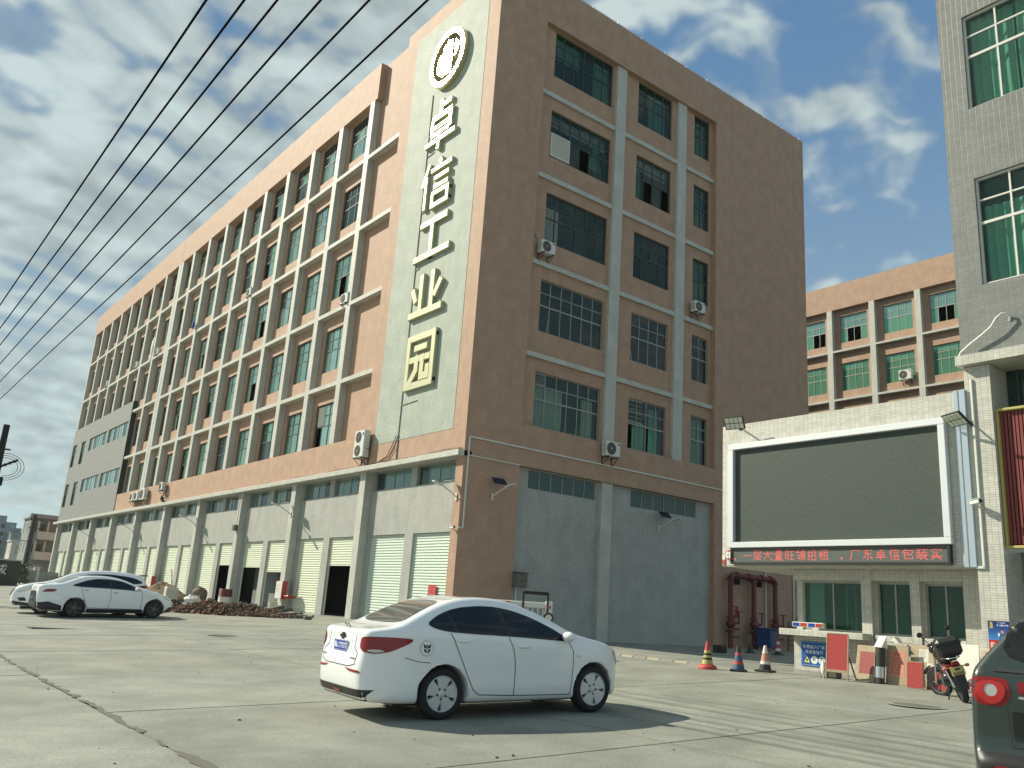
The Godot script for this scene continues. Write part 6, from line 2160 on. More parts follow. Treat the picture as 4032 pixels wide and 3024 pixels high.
	bb.cbox(Vector3(0, 0.1, 0), Vector3(0.42, 0.2, 0.3), 0.03)
	obj("block", bb, M.rubble_grey, o)
	o = thing("plastic_bag", "crumpled white plastic bag beside the easel board", "bag", ground(19.1, -12.15))
	bb = MB.new()
	var nz := noise(5, 3.0, 3)
	crumple(bb, Vector3(0, 0.2, 0), Vector3(0.06, 0.2, 0.07), nz)
	obj("bag", bb, M.paper, o)
	# red boards, cardboard, roll
	lean_board("leaning_board", "cardboard sheet with faded torn red poster, right of the easel", "board", ground(19.28, -11.2), 0.54, 0.82, 0.22, M.card, M.red_faded, 0.36, 0.5, 0.02)
	lean_board("leaning_board", "pale wooden board with pink written notice right of the striped roll", "board", ground(19.36, -10.5), 0.50, 0.86, 0.18, M.wood, notice("pink_notice", 200, 300, Color(0.78, 0.52, 0.45), Color(0.58, 0.24, 0.22), 8, 72), 0.34, 0.56, 0.03)
	lean_board("leaning_board", "bare plywood sheet with a small white paper on it", "board", ground(19.6, -10.0), 0.62, 0.9, 0.12, M.card, notice("white_notice", 128, 160, Color(0.82, 0.82, 0.78), Color(0.45, 0.45, 0.45), 9, 73, false), 0.22, 0.28, 0.22)
	lean_board("leaning_board", "darker red low board, left of the motorcycle's front wheel", "board", ground(18.98, -9.88), 0.34, 0.56, 0.10, M.wood, M.red_cloth, 0.335, 0.53, 0.0)
	lean_board("leaning_board", "low red board with pale top edge behind the motorcycle wheel", "board", ground(19.16, -9.50), 0.42, 0.54, 0.14, M.paper, M.red_cloth, 0.415, 0.47, -0.035)
	lean_board("leaning_board", "plain white panel leaning behind the motorcycle's top box", "board", ground(19.55, -9.0), 0.46, 0.98, 0.08, M.paper, M.paper, 0.3, 0.3, 0.0)
	lean_board("leaning_board", "cream paper notice with black characters at the foot of the tiled pillar", "board", ground(18.93, -8.28), 0.34, 0.92, 0.04, M.paper, notice("cream_notice", 200, 480, Color(0.80, 0.74, 0.64), Color(0.22, 0.2, 0.18), 8, 74), 0.32, 0.74, 0.08)
	o = thing("cardboard_roll", "tall dark roll with silver band and white pointed top", "roll", ground(19.22, -10.82), 0.0)
	bb = MB.new()
	bb.xf = Transform3D(Basis(Vector3.BACK, -0.12), Vector3.ZERO)
	bb.cyl(Vector3(0, 0.0, 0), Vector3(0, 0.12, 0), 0.11, 0.11, 14)
	bb.cyl(Vector3(0, 0.36, 0), Vector3(0, 0.78, 0), 0.11, 0.11, 14)
	obj("roll", bb, M.rubble_dark, o)
	bb = MB.new()
	bb.xf = Transform3D(Basis(Vector3.BACK, -0.12), Vector3.ZERO)
	bb.cyl(Vector3(0, 0.12, 0), Vector3(0, 0.36, 0), 0.112, 0.112, 14)
	obj("silver_band", bb, M.steel, o)
	bb = MB.new()
	bb.xf = Transform3D(Basis(Vector3.BACK, -0.12), Vector3.ZERO)
	bb.prism(pts([-0.12, 0.78, 0.13, 0.78, 0.10, 1.06]), -0.09, 0.09)
	obj("white_top", bb, M.paper, o)
	o = thing("paper_prism", "small white folded card sign standing on top of the wooden board", "card", ground(19.62, -10.6) + Vector3(0, 0.9, 0), -PI / 2)
	bb = MB.new()
	bb.prism(pts([-0.12, 0.0, 0.12, 0.0, 0.0, 0.13]), -0.1, 0.1)
	obj("card", bb, M.paper, o)
	o = thing("dark_stone", "dark offcut leaning at the pillar base beside the cream notice", "board", ground(18.72, -8.02), -PI / 2)
	bb = MB.new()
	bb.xf = Transform3D(Basis(Vector3.RIGHT, -0.15), Vector3.ZERO)
	bb.prism(pts([-0.16, 0, 0.16, 0, 0.08, 0.34, -0.16, 0.36]), -0.02, 0.02)
	obj("slab", bb, M.rubble_dark, o)
	# poster on the pillar
	o = thing("poster", "blue poster with a waving figure above a red strip on the pillar", "poster", Vector3(18.998, 1.74, -8.07), -PI / 2)
	flat_board(o, "board", M.blue_plastic, Vector3(0, 0, 0.006), 0.42, 0.60, 0.010)
	im = Image.create(336, 480, false, Image.FORMAT_RGBA8)
	for y in 300:
		im.fill_rect(Rect2i(0, y, 336, 1), Color(0.05, 0.10, 0.36).lerp(Color(0.22, 0.52, 0.78), y / 300.0))
	im.fill_rect(Rect2i(0, 300, 336, 180), Color(0.70, 0.14, 0.12))
	blurb(im, Rect2i(140, 14, 180, 76), 2, Color(0.85, 0.9, 0.95), 81)
	ink(im, "东", 28, 20, 50, 0, 7.0, Color(0.85, 0.78, 0.2)); ink(im, "层", 30, 74, 44, 0, 6.0, Color(0.8, 0.75, 0.2))
	im.fill_rect(Rect2i(170, 200, 90, 90), Color(0.14, 0.36, 0.52)); im.fill_rect(Rect2i(196, 140, 44, 54), Color(0.76, 0.52, 0.42)); im.fill_rect(Rect2i(190, 128, 56, 20), Color(0.10, 0.22, 0.40)); im.fill_rect(Rect2i(150, 190, 26, 50), Color(0.85, 0.88, 0.9)); im.fill_rect(Rect2i(240, 186, 34, 24), Color(0.14, 0.36, 0.52))
	blurb(im, Rect2i(60, 330, 250, 110), 2, Color(0.92, 0.72, 0.66), 82)
	im.fill_rect(Rect2i(24, 336, 36, 90), Color(0.85, 0.72, 0.68))
	sheet_of(o, "print", picture("poster_print", im, 0.4), Vector3(0, 0, 0.0125), 0.42, 0.60)
	# height limit sign
	o = thing("height_limit_sign", "round white sign with red rim and a 2 beside the ticker display", "sign", Vector3(18.99, 3.42, -14.83), -PI / 2)
	bb = MB.new()
	bb.lathe([Vector2(0, 0.012), Vector2(0.13, 0.012), Vector2(0.13, 0.0)], 28, Transform3D(Basis(Vector3.RIGHT, PI / 2), Vector3.ZERO), false)
	obj("disc", bb, M.cone_red, o)
	im = Image.create(128, 128, false, Image.FORMAT_RGBA8)
	im.fill(Color(0.7, 0.1, 0.1))
	for py in 128:
		for px in 128:
			var v := Vector2(px - 64, py - 64)
			if v.length() < 62: im.set_pixel(px, py, Color(0.88, 0.88, 0.86))
			if absf(v.x) < 26 - absf(absf(v.y) - 58) * 1.2 and absf(v.y) < 58 and absf(v.y) > 38: im.set_pixel(px, py, Color(0.1, 0.1, 0.1))
	ink(im, "2", 26, 42, 42, 0, 7.0, Color(0.1, 0.1, 0.12)); ink(im, ".", 52, 42, 42, 0, 7.0, Color(0.1, 0.1, 0.12))
	bb = MB.new()
	var f := Transform3D(Basis.IDENTITY, Vector3(0, 0, 0.016))
	for i in 28:
		var a := TAU * i / 28
		var c := TAU * (i + 1) / 28
		var va := Vector2(cos(a), sin(a)) * 0.108
		var vc := Vector2(cos(c), sin(c)) * 0.108
		bb.tri(f.origin, f.origin + Vector3(va.x, va.y, 0), f.origin + Vector3(vc.x, vc.y, 0), Vector3.BACK, Vector3.BACK, Vector3.BACK, Vector2(0.5, 0.5), Vector2(0.5 + va.x / 0.218, 0.5 - va.y / 0.218), Vector2(0.5 + vc.x / 0.218, 0.5 - vc.y / 0.218))
	obj("face", bb, picture("limit_face", im, 0.5), o)
	o = thing("marker_strip", "short red and white strip at the screen box's lower left corner", "marker", Vector3(18.99, 3.16, -15.0), -PI / 2)
	flat_board(o, "red_half", M.cone_red, Vector3(0, 0.07, 0.006), 0.10, 0.13, 0.01)
	flat_board(o, "white_half", M.paper, Vector3(0, 0.19, 0.006), 0.10, 0.11, 0.01)
	# lamps, cameras and the loose hose
	flood_lamp("square flood light with eight cells above the screen's top left corner", Vector3(19.0, 6.92, -14.45), -PI / 2 + 0.25, 0.55)
	flood_lamp("flood light tilted down beside the metal strips at the screen's right", Vector3(19.0, 6.25, -8.30), -PI / 2 - 0.45, 0.85)
	wall_camera("white box camera on the conduit right of the screen", Vector3(18.96, 4.35, -8.2), -PI / 2 - 0.2)
	wall_camera("white box camera on the factory corner above the shutters", Vector3(20.0, 4.62, -29.5), -PI / 2 + 0.3)
	o = thing("loose_hose", "thick white hose looping up the grey tiled wall from the ledge", "hose", Vector3(19.2, 7.72, -8.5))
	bb = MB.new()
	bb.tube([Vector3(-0.15, 0.0, -0.03), Vector3(-0.12, 0.16, 0.03), Vector3(-0.12, 0.32, 0.25), Vector3(-0.14, 0.46, 0.5), Vector3(-0.16, 0.60, 0.72), Vector3(-0.18, 0.78, 0.86), Vector3(-0.17, 0.86, 0.97), Vector3(-0.10, 0.86, 1.06), Vector3(-0.03, 0.80, 1.08), Vector3(0.0, 0.72, 1.06)], 0.026, 10)
	obj("hose", bb, M.white_metal, o)

func lean_board(called: String, label: String, cat: String, p: Vector3, w: float, h: float, tilt: float, m: Material, face: Material, fw: float, fh: float, dy: float) -> void:
	var o := thing(called, label, cat, p, -PI / 2 + rng.randf_range(-0.08, 0.08))
	var t := Transform3D(Basis(Vector3.RIGHT, -tilt), Vector3.ZERO)
	var b := MB.new()
	b.xf = t
	b.cbox(Vector3(0, h / 2, 0), Vector3(w, h, 0.018), 0.004)
	obj("board", b, m, o)
	b = MB.new()
	b.xf = t
	b.uvquad(Vector3(-fw / 2, h / 2 - fh / 2 + dy, 0.0115), Vector3(fw, 0, 0), Vector3(0, fh, 0))
	obj("sheet", b, face, o)

func crumple(b: MB, c: Vector3, r: Vector3, n: FastNoiseLite, amp := 0.35) -> void:
	var k := 14
	var m := 9
	var f := func(i: int, j: int) -> Vector3:
		var a := PI * i / m
		var t := TAU * (j % k) / k
		var q := Vector3(sin(a) * cos(t), cos(a), sin(a) * sin(t))
		return c + q * r * (1.0 + amp * n.get_noise_3dv(q * 1.3 + c))
	for i in m:
		for j in k:
			var P: Array = [f.call(i, j), f.call(i + 1, j), f.call(i + 1, j + 1), f.call(i, j + 1)]
			var nn: Vector3 = (P[2] - P[0]).cross(P[3] - P[1]).normalized()
			if nn.dot((P[0] + P[2]) * 0.5 - c) < 0.0:
				nn = -nn
			b.quad(P[0], P[1], P[2], P[3], nn)

func yard_gate() -> void:
	var o := thing("sliding_gate", "silver sliding barrier gate with black frame ends behind the white sedan", "gate", Vector3(15.9, gh(15.9, -18.7), -18.7), -0.676)
	# local x runs along the gate towards its right end
	var b := MB.new()
	for y in [1.34, 0.2]:
		b.cbox(Vector3(-1.6, y, 0), Vector3(3.3, 0.16, 0.3), 0.02)
	obj("rail", b, M.white_metal, o)
	for i in 22:
		b = MB.new()
		b.cyl(Vector3(-0.05 - i * 0.145, 0.25, 0.05), Vector3(-0.05 - i * 0.145, 1.3, 0.05), 0.022, -1.0, 8)
		obj("bar", b, M.steel, o)
	b = MB.new()
	b.cbox(Vector3(0.1, 0.75, 0), Vector3(0.20, 1.42, 0.36), 0.02)
	obj("end_post", b, M.white_metal, o)
	for x in [-0.62, 0.06]:
		b = MB.new()
		b.cbox(Vector3(x, 1.05, 0.17), Vector3(0.05, 1.3, 0.05), 0.01)
		obj("black_upright", b, M.black_metal, o)
	b = MB.new()
	b.cbox(Vector3(-0.28, 1.66, 0.17), Vector3(0.66, 0.09, 0.08), 0.01)
	obj("black_top_bar", b, M.black_metal, o)
	b = MB.new()
	b.lathe([Vector2(0, 0.02), Vector2(0.13, 0.02), Vector2(0.14, 0.0)], 24, Transform3D(Basis(Vector3.RIGHT, PI / 2), Vector3(0.1, 1.02, 0.19)))
	obj("round_sign", b, M.black_plastic, o)
	b = MB.new()
	b.lathe([Vector2(0, 0.025), Vector2(0.09, 0.025)], 24, Transform3D(Basis(Vector3.RIGHT, PI / 2), Vector3(0.1, 1.02, 0.19)))
	b.box(Vector3(0.02, 1.0, 0.21), Vector3(0.18, 1.04, 0.218))
	obj("round_sign_face", b, M.white_metal, o)
	for p in [[0.1, 1.30], [0.1, 0.72], [-1.05, 1.36]]:
		b = MB.new()
		b.cbox(Vector3(p[0], p[1], 0.2 if p[0] > 0 else 0.16), Vector3(0.1, 0.07, 0.02), 0.004)
		obj("red_reflector", b, M.cone_red, o)

func rubble() -> void:
	var heap := MB.new()
	var n := noise(91, 0.6, 4)
	# low ridge of rubble before the shutters
	var spine := [Vector3(13.6, 0, -42.2), Vector3(14.4, 0, -40.8), Vector3(15.3, 0, -39.8), Vector3(16.2, 0, -39.0), Vector3(16.9, 0, -38.2)]
	var hs := [0.28, 0.56, 0.62, 0.36, 0.10]
	var hgt := func(x: float, z: float) -> float:
		var best := 0.0
		for i in spine.size() - 1:
			var a := Vector2(spine[i].x, spine[i].z)
			var c := Vector2(spine[i + 1].x, spine[i + 1].z)
			var q := Geometry2D.get_closest_point_to_segment(Vector2(x, z), a, c)
			var t := q.distance_to(a) / a.distance_to(c)
			var d := q.distance_to(Vector2(x, z))
			best = maxf(best, lerpf(hs[i], hs[i + 1], t) * (1.0 - smoothstep(0.1, 1.5, d)))
		return best * (0.8 + 0.5 * n.get_noise_2d(x, z))
	for i in 34:
		for j in 34:
			var P := []
			for t in [[0, 0], [1, 0], [1, 1], [0, 1]]:
				var x: float = 11.8 + (i + t[0]) * 0.21
				var z: float = -44.4 + (j + t[1]) * 0.25
				P.append(Vector3(x, gh(x, z) - 0.02 + hgt.call(x, z), z))
			var nn: Vector3 = (P[2] - P[0]).cross(P[3] - P[1]).normalized()
			if nn.y < 0.0:
				nn = -nn
			heap.quad(P[0], P[1], P[2], P[3], nn)
	var o := thing("rubble_heap", "long low heap of broken red brick and mortar before the raised shutters", "rubble", Vector3.ZERO)
	var e := obj("spoil", heap, M.earth, o)
	e.set_meta("kind", "stuff")
	for g in [["brick_red", 700], ["rubble_grey", 420], ["earth", 500]]:
		var b := MB.new()
		for i in g[1]:
			var k := rng.randi() % (spine.size() - 1)
			var c: Vector3 = spine[k].lerp(spine[k + 1], rng.randf())
			var a := rng.randf() * TAU
			var d := sqrt(rng.randf()) * 1.35
			var x := c.x + cos(a) * d
			var z := c.z + sin(a) * d
			var s := rng.randf_range(0.035, 0.11)
			b.xf = Transform3D(Basis.from_euler(Vector3(rng.randf() * 6, rng.randf() * 6, rng.randf() * 6)), Vector3(x, gh(x, z) + hgt.call(x, z) + s * 0.3, z))
			b.cbox(Vector3.ZERO, Vector3(s * 2.0, s * 0.8, s), s * 0.12)
		var p := obj("broken_bricks", b, M[g[0]], o)
		p.set_meta("kind", "stuff")
	# bigger slabs at the right end
	var spots := [[16.9, -39.3, 0.34, 0.8, 0.3], [17.3, -38.9, 0.28, 0.5, -0.5], [16.9, -38.0, 0.12, 0.9, 0.15], [17.7, -38.6, 0.12, 0.5, 0.5], [17.2, -37.2, 0.08, 0.4, 0.9], [17.15, -36.3, 0.07, 0.28, 1.4]]
	var names := ["grey broken concrete slab tilted on the top right of the rubble", "short concrete block end resting on the rubble's right slope", "long pale concrete piece lying across the rubble's right foot", "small concrete lump at the near foot of the rubble", "flat broken paver at the right tip of the rubble", "last small paver on the ground right of the rubble"]
	for i in spots.size():
		var s = spots[i]
		o = thing("concrete_fragment", names[i], "concrete piece", Vector3(s[0], gh(s[0], s[1]) + s[2], s[1]), s[4])
		var b := MB.new()
		b.xf = Transform3D(Basis(Vector3.BACK, 0.22 if i < 2 else 0.05), Vector3.ZERO)
		b.cbox(Vector3.ZERO, Vector3(s[3], 0.16, 0.32), 0.02)
		obj("fragment", b, M.rubble_grey, o)
	# sand heap behind the sedan
	o = thing("sand_heap", "tall heap of brown sand before the shutters, left of the rubble", "sand", Vector3(17.0, gh(17.0, -57.3), -57.3))
	var b := MB.new()
	var m := noise(17, 0.5, 4)
	for i in 24:
		for j in 30:
			var P := []
			for t in [[0, 0], [1, 0], [1, 1], [0, 1]]:
				var r: float = (i + t[0]) / 24.0
				var a: float = TAU * ((j + t[1]) % 30) / 30.0
				var q := Vector2(cos(a) * r * 2.0, sin(a) * r * 2.4)
				P.append(Vector3(q.x, 1.15 * pow(1.0 - r, 0.8) * (1.0 + 0.3 * m.get_noise_2d(q.x, q.y)) + 0.10 * m.get_noise_2d(q.x * 4, q.y * 4) * (1.0 - r), q.y))
			var nn: Vector3 = (P[2] - P[0]).cross(P[3] - P[1]).normalized()
			if nn.y < 0.0:
				nn = -nn
			b.quad(P[0], P[1], P[2], P[3], nn)
	obj("heap", b, M.sand, o)
	o = thing("gravel_heap", "small dark gravel heap between the sedan's bonnet and the brick rubble", "gravel", Vector3(13.3, gh(13.3, -42.9), -42.9))
	b = MB.new()
	for i in 420:
		var a := rng.randf() * TAU
		var r := sqrt(rng.randf())
		var s := rng.randf_range(0.03, 0.08)
		b.xf = Transform3D(Basis.from_euler(Vector3(rng.randf() * 6, rng.randf() * 6, 0)), Vector3(cos(a) * r * 1.1, (1.0 - r) * 0.5 + s * 0.2, sin(a) * r * 1.0))
		b.cbox(Vector3.ZERO, Vector3(s * 1.6, s, s * 1.3), s * 0.2)
	obj("gravel", b, M.rubble_dark, o).set_meta("kind", "stuff")
	# shovel handle and white tank
	o = thing("shovel_handle", "thin wooden handle sticking up out of the sand heap", "tool", Vector3(17.2, gh(17.2, -56.0) + 0.4, -56.0))
	b = MB.new()
	b.cyl(Vector3(0, 0, 0), Vector3(-0.25, 1.5, 0), 0.03, -1.0, 8)
	obj("handle", b, M.wood, o)
	o = thing("white_tank", "square dirty white container in front of the sand heap", "container", ground(16.7, -54.6))
	b = MB.new()
	b.cbox(Vector3(0, 0.42, 0), Vector3(0.72, 0.84, 0.55), 0.04)
	obj("tank", b, M.render_white, o)
	b = MB.new()
	b.cbox(Vector3(0, 0.85, 0), Vector3(0.66, 0.05, 0.5), 0.015)
	obj("rim", b, M.white_metal, o)
	# concrete mixer drum
	o = thing("concrete_mixer", "round rusty concrete mixer drum lying on its frame between sand and rubble", "mixer", ground(18.1, -53.6), 0.5)
	o.scale = Vector3.ONE * 0.64
	b = MB.new()
	var tf := Transform3D(Basis(Vector3.BACK, -1.2), Vector3(0, 0.78, 0))
	b.lathe([Vector2(0.0, -0.62), Vector2(0.42, -0.60), Vector2(0.70, -0.32), Vector2(0.76, 0.0), Vector2(0.70, 0.25), Vector2(0.42, 0.62), Vector2(0.36, 0.64), Vector2(0.32, 0.5)], 26, tf)
	obj("drum", b, M.mixer_rust, o)
	b = MB.new()
	b.lathe([Vector2(0.77, -0.05), Vector2(0.82, -0.03), Vector2(0.82, 0.03), Vector2(0.77, 0.05)], 26, tf)
	obj("gear_ring", b, M.rubble_grey, o)
	b = MB.new()
	for s in [-0.5, 0.5]:
		b.tube([Vector3(-0.9, 0.04, s), Vector3(-0.3, 0.75, s), Vector3(0.9, 0.05, s)], 0.035, 6)
	b.tube([Vector3(-0.9, 0.05, -0.5), Vector3(-1.3, 0.4, 0.0), Vector3(-0.9, 0.05, 0.5)], 0.035, 6)
	b.cyl(Vector3(-1.2, 0.3, 0.3), Vector3(-0.6, 0.55, -0.2), 0.05, -1.0, 8)
	obj("frame", b, M.black_metal, o)
	for s in [-0.55, 0.55]:
		b = MB.new()
		b.cyl(Vector3(0.8, 0.22, s), Vector3(0.8, 0.22, s * 1.25), 0.22, -1.0, 16)
		obj("wheel", b, M.rubber, o)
	o = thing("cement_sack", "white plastic sack slumped at the foot of the mixer", "sack", ground(17.4, -52.6))
	b = MB.new()
	crumple(b, Vector3(0, 0.2, 0), Vector3(0.48, 0.3, 0.36), noise(33, 1.2, 3), 0.5)
	obj("sack", b, M.paper, o)
	o = thing("drum_barrel", "steel drum with dark red top half standing behind the rubble", "barrel", ground(19.2, -52.3))
	b = MB.new()
	b.lathe([Vector2(0.38, 0.0), Vector2(0.39, 0.02), Vector2(0.38, 0.04), Vector2(0.38, 0.46)], 24)
	obj("lower_half", b, M.cone_white, o)
	b = MB.new()
	b.lathe([Vector2(0.385, 0.46), Vector2(0.40, 0.48), Vector2(0.385, 0.50), Vector2(0.385, 0.90), Vector2(0.37, 0.92), Vector2(0.35, 0.9), Vector2(0, 0.88)], 24)
	obj("upper_half", b, M.red_pipe, o)
	o = thing("small_drum", "short pale bucket drum behind the right end of the rubble", "bucket", ground(18.5, -43.4))
	b = MB.new()
	b.lathe([Vector2(0.2, 0), Vector2(0.24, 0.5), Vector2(0.25, 0.52), Vector2(0.22, 0.5), Vector2(0, 0.47)], 20)
	obj("bucket", b, M.cone_white, o)
	# fire cabinets on pillars
	for t in [[-45.7, "white and red fire cabinet on the pillar behind the brick rubble"], [-70.05, "red-sided fire cabinet on the pillar behind the parked cars"]]:
		o = thing("fire_cabinet", t[1], "fire cabinet", Vector3(19.98, 1.35, t[0]), -PI / 2, "fire cabinets on the pillars")
		b = MB.new()
		b.cbox(Vector3(0, 0.48, 0.14), Vector3(0.85, 0.95, 0.28), 0.01)
		obj("cabinet", b, M.red_paint, o)
		flat_board(o, "door", M.white_metal, Vector3(0, 0.48, 0.29), 0.80, 0.92, 0.03)
		sheet_of(o, "door_print", notice("cabinet_print_%d" % int(-t[0]), 160, 190, Color(0.8, 0.8, 0.77), Color(0.65, 0.3, 0.28), 5, 90, false), Vector3(-0.1, 0.5, 0.307), 0.5, 0.6)
		b = MB.new()
		b.tube([Vector3(0.42, 0.15, 0.15), Vector3(0.9, 0.15, 0.1), Vector3(1.0, 0.15, -0.3)], 0.07, 10)
		b.cyl(Vector3(0.86, 0.15, 0.1), Vector3(0.96, 0.15, 0.08), 0.11, -1.0, 10)
		obj("feed_pipe", b, M.red_paint, o)
	# papers on the last shutter and the corner
	for t in [[20.46, 2.05, -31.55, 0.62, 0.75, "torn red paper notice taped on the last shutter", Color(0.75, 0.28, 0.26), 95], [19.99, 1.55, -29.62, 0.36, 0.72, "white paper with red border on the tan corner block", Color(0.80, 0.76, 0.72), 96]]:
		o = thing("paper_notice", t[5], "notice", Vector3(t[0], t[1], t[2]), -PI / 2)
		flat_board(o, "paper", M.red_cloth, Vector3(0, 0, 0.005), t[3], t[4], 0.008)
		sheet_of(o, "print", notice("paper_%d" % t[7], 120, 150, t[6], Color(0.45, 0.15, 0.15), 5, t[7]), Vector3(0, 0, 0.011), t[3] * 0.8, t[4] * 0.86)

func motorcycle() -> void:
	var rear := ground(17.25, -8.02)
	var front := ground(18.28, -8.80)
	var o := thing("motorcycle", "black motorcycle with top box and yellow rear plate before the notice boards", "motorcycle")
	var t := seat_car(rear, front)
	t.basis = t.basis * Basis(Vector3.RIGHT, -0.28)
	var steer := Transform3D(Basis.IDENTITY, Vector3(1.08, 0, 0)) * Transform3D(Basis(Vector3.UP, 0.6), Vector3.ZERO) * Transform3D(Basis.IDENTITY, Vector3(-1.08, 0, 0))
	o.transform = t
	var b: MB
	for w in [[0.0, 0.29, 0.055], [1.28, 0.30, 0.045]]:
		b = MB.new()
		b.xf = steer if w[0] > 1.0 else Transform3D.IDENTITY
		var ax := Transform3D(Basis(Vector3.RIGHT, PI / 2), Vector3(w[0], 0.30, 0))
		b.lathe([Vector2(0.225, -w[2]), Vector2(0.26, -w[2] * 1.1), Vector2(0.295, -w[2] * 0.6), Vector2(0.302, 0), Vector2(0.295, w[2] * 0.6), Vector2(0.26, w[2] * 1.1), Vector2(0.225, w[2])], 32, ax)
		var ty := obj("tyre", b, M.rubber, o)
		b = MB.new()
		b.xf = steer if w[0] > 1.0 else Transform3D.IDENTITY
		b.lathe([Vector2(0.2, -0.03), Vector2(0.228, -0.04), Vector2(0.228, 0.04), Vector2(0.2, 0.03), Vector2(0.2, -0.03)], 32, ax, false)
		for i in 5:
			var a := TAU * i / 5
			b.cyl(Vector3(w[0], 0.3, 0), Vector3(w[0] + cos(a) * 0.21, 0.3 + sin(a) * 0.21, 0), 0.02, 0.014, 6)
		b.cyl(Vector3(w[0], 0.3, -0.08), Vector3(w[0], 0.3, 0.08), 0.05, -1.0, 12)
		obj("rim", b, M.alloy_dark, ty)
	b = MB.new()
	b.tube([Vector3(0.1, 0.72, 0.1), Vector3(0.6, 0.66, 0.08), Vector3(1.0, 0.86, 0.03), Vector3(0.95, 0.5, 0.08), Vector3(0.6, 0.28, 0.1), Vector3(0.3, 0.34, 0.1), Vector3(0.1, 0.72, 0.1)], 0.02, 8)
	b.tube([Vector3(0.1, 0.72, -0.1), Vector3(0.6, 0.66, -0.08), Vector3(1.0, 0.86, -0.03), Vector3(0.95, 0.5, -0.08), Vector3(0.6, 0.28, -0.1), Vector3(0.3, 0.34, -0.1), Vector3(0.1, 0.72, -0.1)], 0.02, 8)
	b.tube([Vector3(0.0, 0.3, 0.09), Vector3(0.45, 0.34, 0.1)], 0.024, 8)
	b.tube([Vector3(0.0, 0.3, -0.09), Vector3(0.45, 0.34, -0.1)], 0.024, 8)
	obj("frame", b, M.black_metal, o)
	b = MB.new()
	b.cbox(Vector3(0.62, 0.40, 0), Vector3(0.34, 0.26, 0.24), 0.05)
	b.cyl(Vector3(0.72, 0.46, 0), Vector3(0.86, 0.66, 0), 0.1, 0.11, 12)
	for i in 5:
		b.cyl(Vector3(0.74 + i * 0.024, 0.49 + i * 0.035, 0), Vector3(0.748 + i * 0.024, 0.5 + i * 0.035, 0), 0.13, -1.0, 14)
	b.cyl(Vector3(0.55, 0.38, -0.17), Vector3(0.55, 0.38, 0.17), 0.1, -1.0, 16)
	obj("engine", b, M.alloy_dark, o)
	b = MB.new()
	b.ball(Vector3(0.80, 0.84, 0), Vector3(0.24, 0.13, 0.14), 18, 12)
	obj("fuel_tank", b, M.black_gloss, o)
	b = MB.new()
	b.cbox(Vector3(0.33, 0.80, 0), Vector3(0.60, 0.09, 0.24), 0.04)
	obj("seat", b, M.black_plastic, o)
	b = MB.new()
	b.prism(pts([-0.12, 0.70, 0.25, 0.72, 0.45, 0.58, 0.3, 0.5, 0.0, 0.62]), -0.13, 0.13, 0.02)
	obj("side_panel", b, M.red_pipe, o)
	b = MB.new()
	b.cbox(Vector3(-0.10, 1.03, 0), Vector3(0.38, 0.34, 0.44), 0.06)
	var bx := obj("top_box", b, M.black_plastic, o)
	b = MB.new()
	b.cbox(Vector3(-0.10, 1.09, 0), Vector3(0.40, 0.03, 0.46), 0.012)
	obj("lid_seam", b, M.black_metal, bx)
	b = MB.new()
	b.tube([Vector3(0.2, 0.82, 0.12), Vector3(-0.1, 0.85, 0.14), Vector3(-0.32, 0.84, 0.1), Vector3(-0.32, 0.84, -0.1), Vector3(-0.1, 0.85, -0.14), Vector3(0.2, 0.82, -0.12)], 0.014, 6)
	obj("rear_rack", b, M.chrome, o)
	b = MB.new()
	b.xf = Transform3D(Basis(Vector3.BACK, -0.25), Vector3(-0.30, 0.60, 0))
	b.cbox(Vector3.ZERO, Vector3(0.014, 0.16, 0.24), 0.004)
	var pl := obj("number_plate", b, M.yellow, o)
	b = MB.new()
	b.xf = Transform3D(Basis(Vector3.BACK, -0.25), Vector3(-0.309, 0.60, 0))
	for i in 5:
		b.box(Vector3(-0.001, -0.05, -0.085 + i * 0.036), Vector3(0.002, -0.005 - 0.012 * (i % 2), -0.063 + i * 0.036))
	b.box(Vector3(-0.001, 0.02, -0.05), Vector3(0.002, 0.055, 0.05))
	obj("plate_characters", b, M.black_plastic, pl)
	b = MB.new()
	b.cbox(Vector3(-0.27, 0.735, 0), Vector3(0.08, 0.07, 0.14), 0.02)
	obj("tail_light", b, M.lamp_red, o)
	for s in [-1.0, 1.0]:
		b = MB.new()
		b.cyl(Vector3(-0.24, 0.68, s * 0.06), Vector3(-0.24, 0.67, s * 0.17), 0.01, -1.0, 6)
		b.ball(Vector3(-0.24, 0.67, s * 0.2), Vector3(0.035, 0.03, 0.045), 10, 6)
		obj("indicator", b, M.orange, o)
	b = MB.new()
	for i in 10:
		var a0 := lerpf(0.75, 2.75, i / 10.0)
		var a1 := lerpf(0.75, 2.75, (i + 1) / 10.0)
		var p := Vector3(cos(a0) * 0.34, 0.3 + sin(a0) * 0.34, 0)
		var q := Vector3(cos(a1) * 0.34, 0.3 + sin(a1) * 0.34, 0)
		b.quad(p + Vector3(0, 0, -0.08), p + Vector3(0, 0, 0.08), q + Vector3(0, 0, 0.08), q + Vector3(0, 0, -0.08), Vector3(cos(a0), sin(a0), 0))
	b.cbox(Vector3(-0.33, 0.40, 0), Vector3(0.02, 0.28, 0.18), 0.006)
	obj("rear_mudguard", b, M.black_plastic, o)
	b = MB.new()
	b.xf = steer
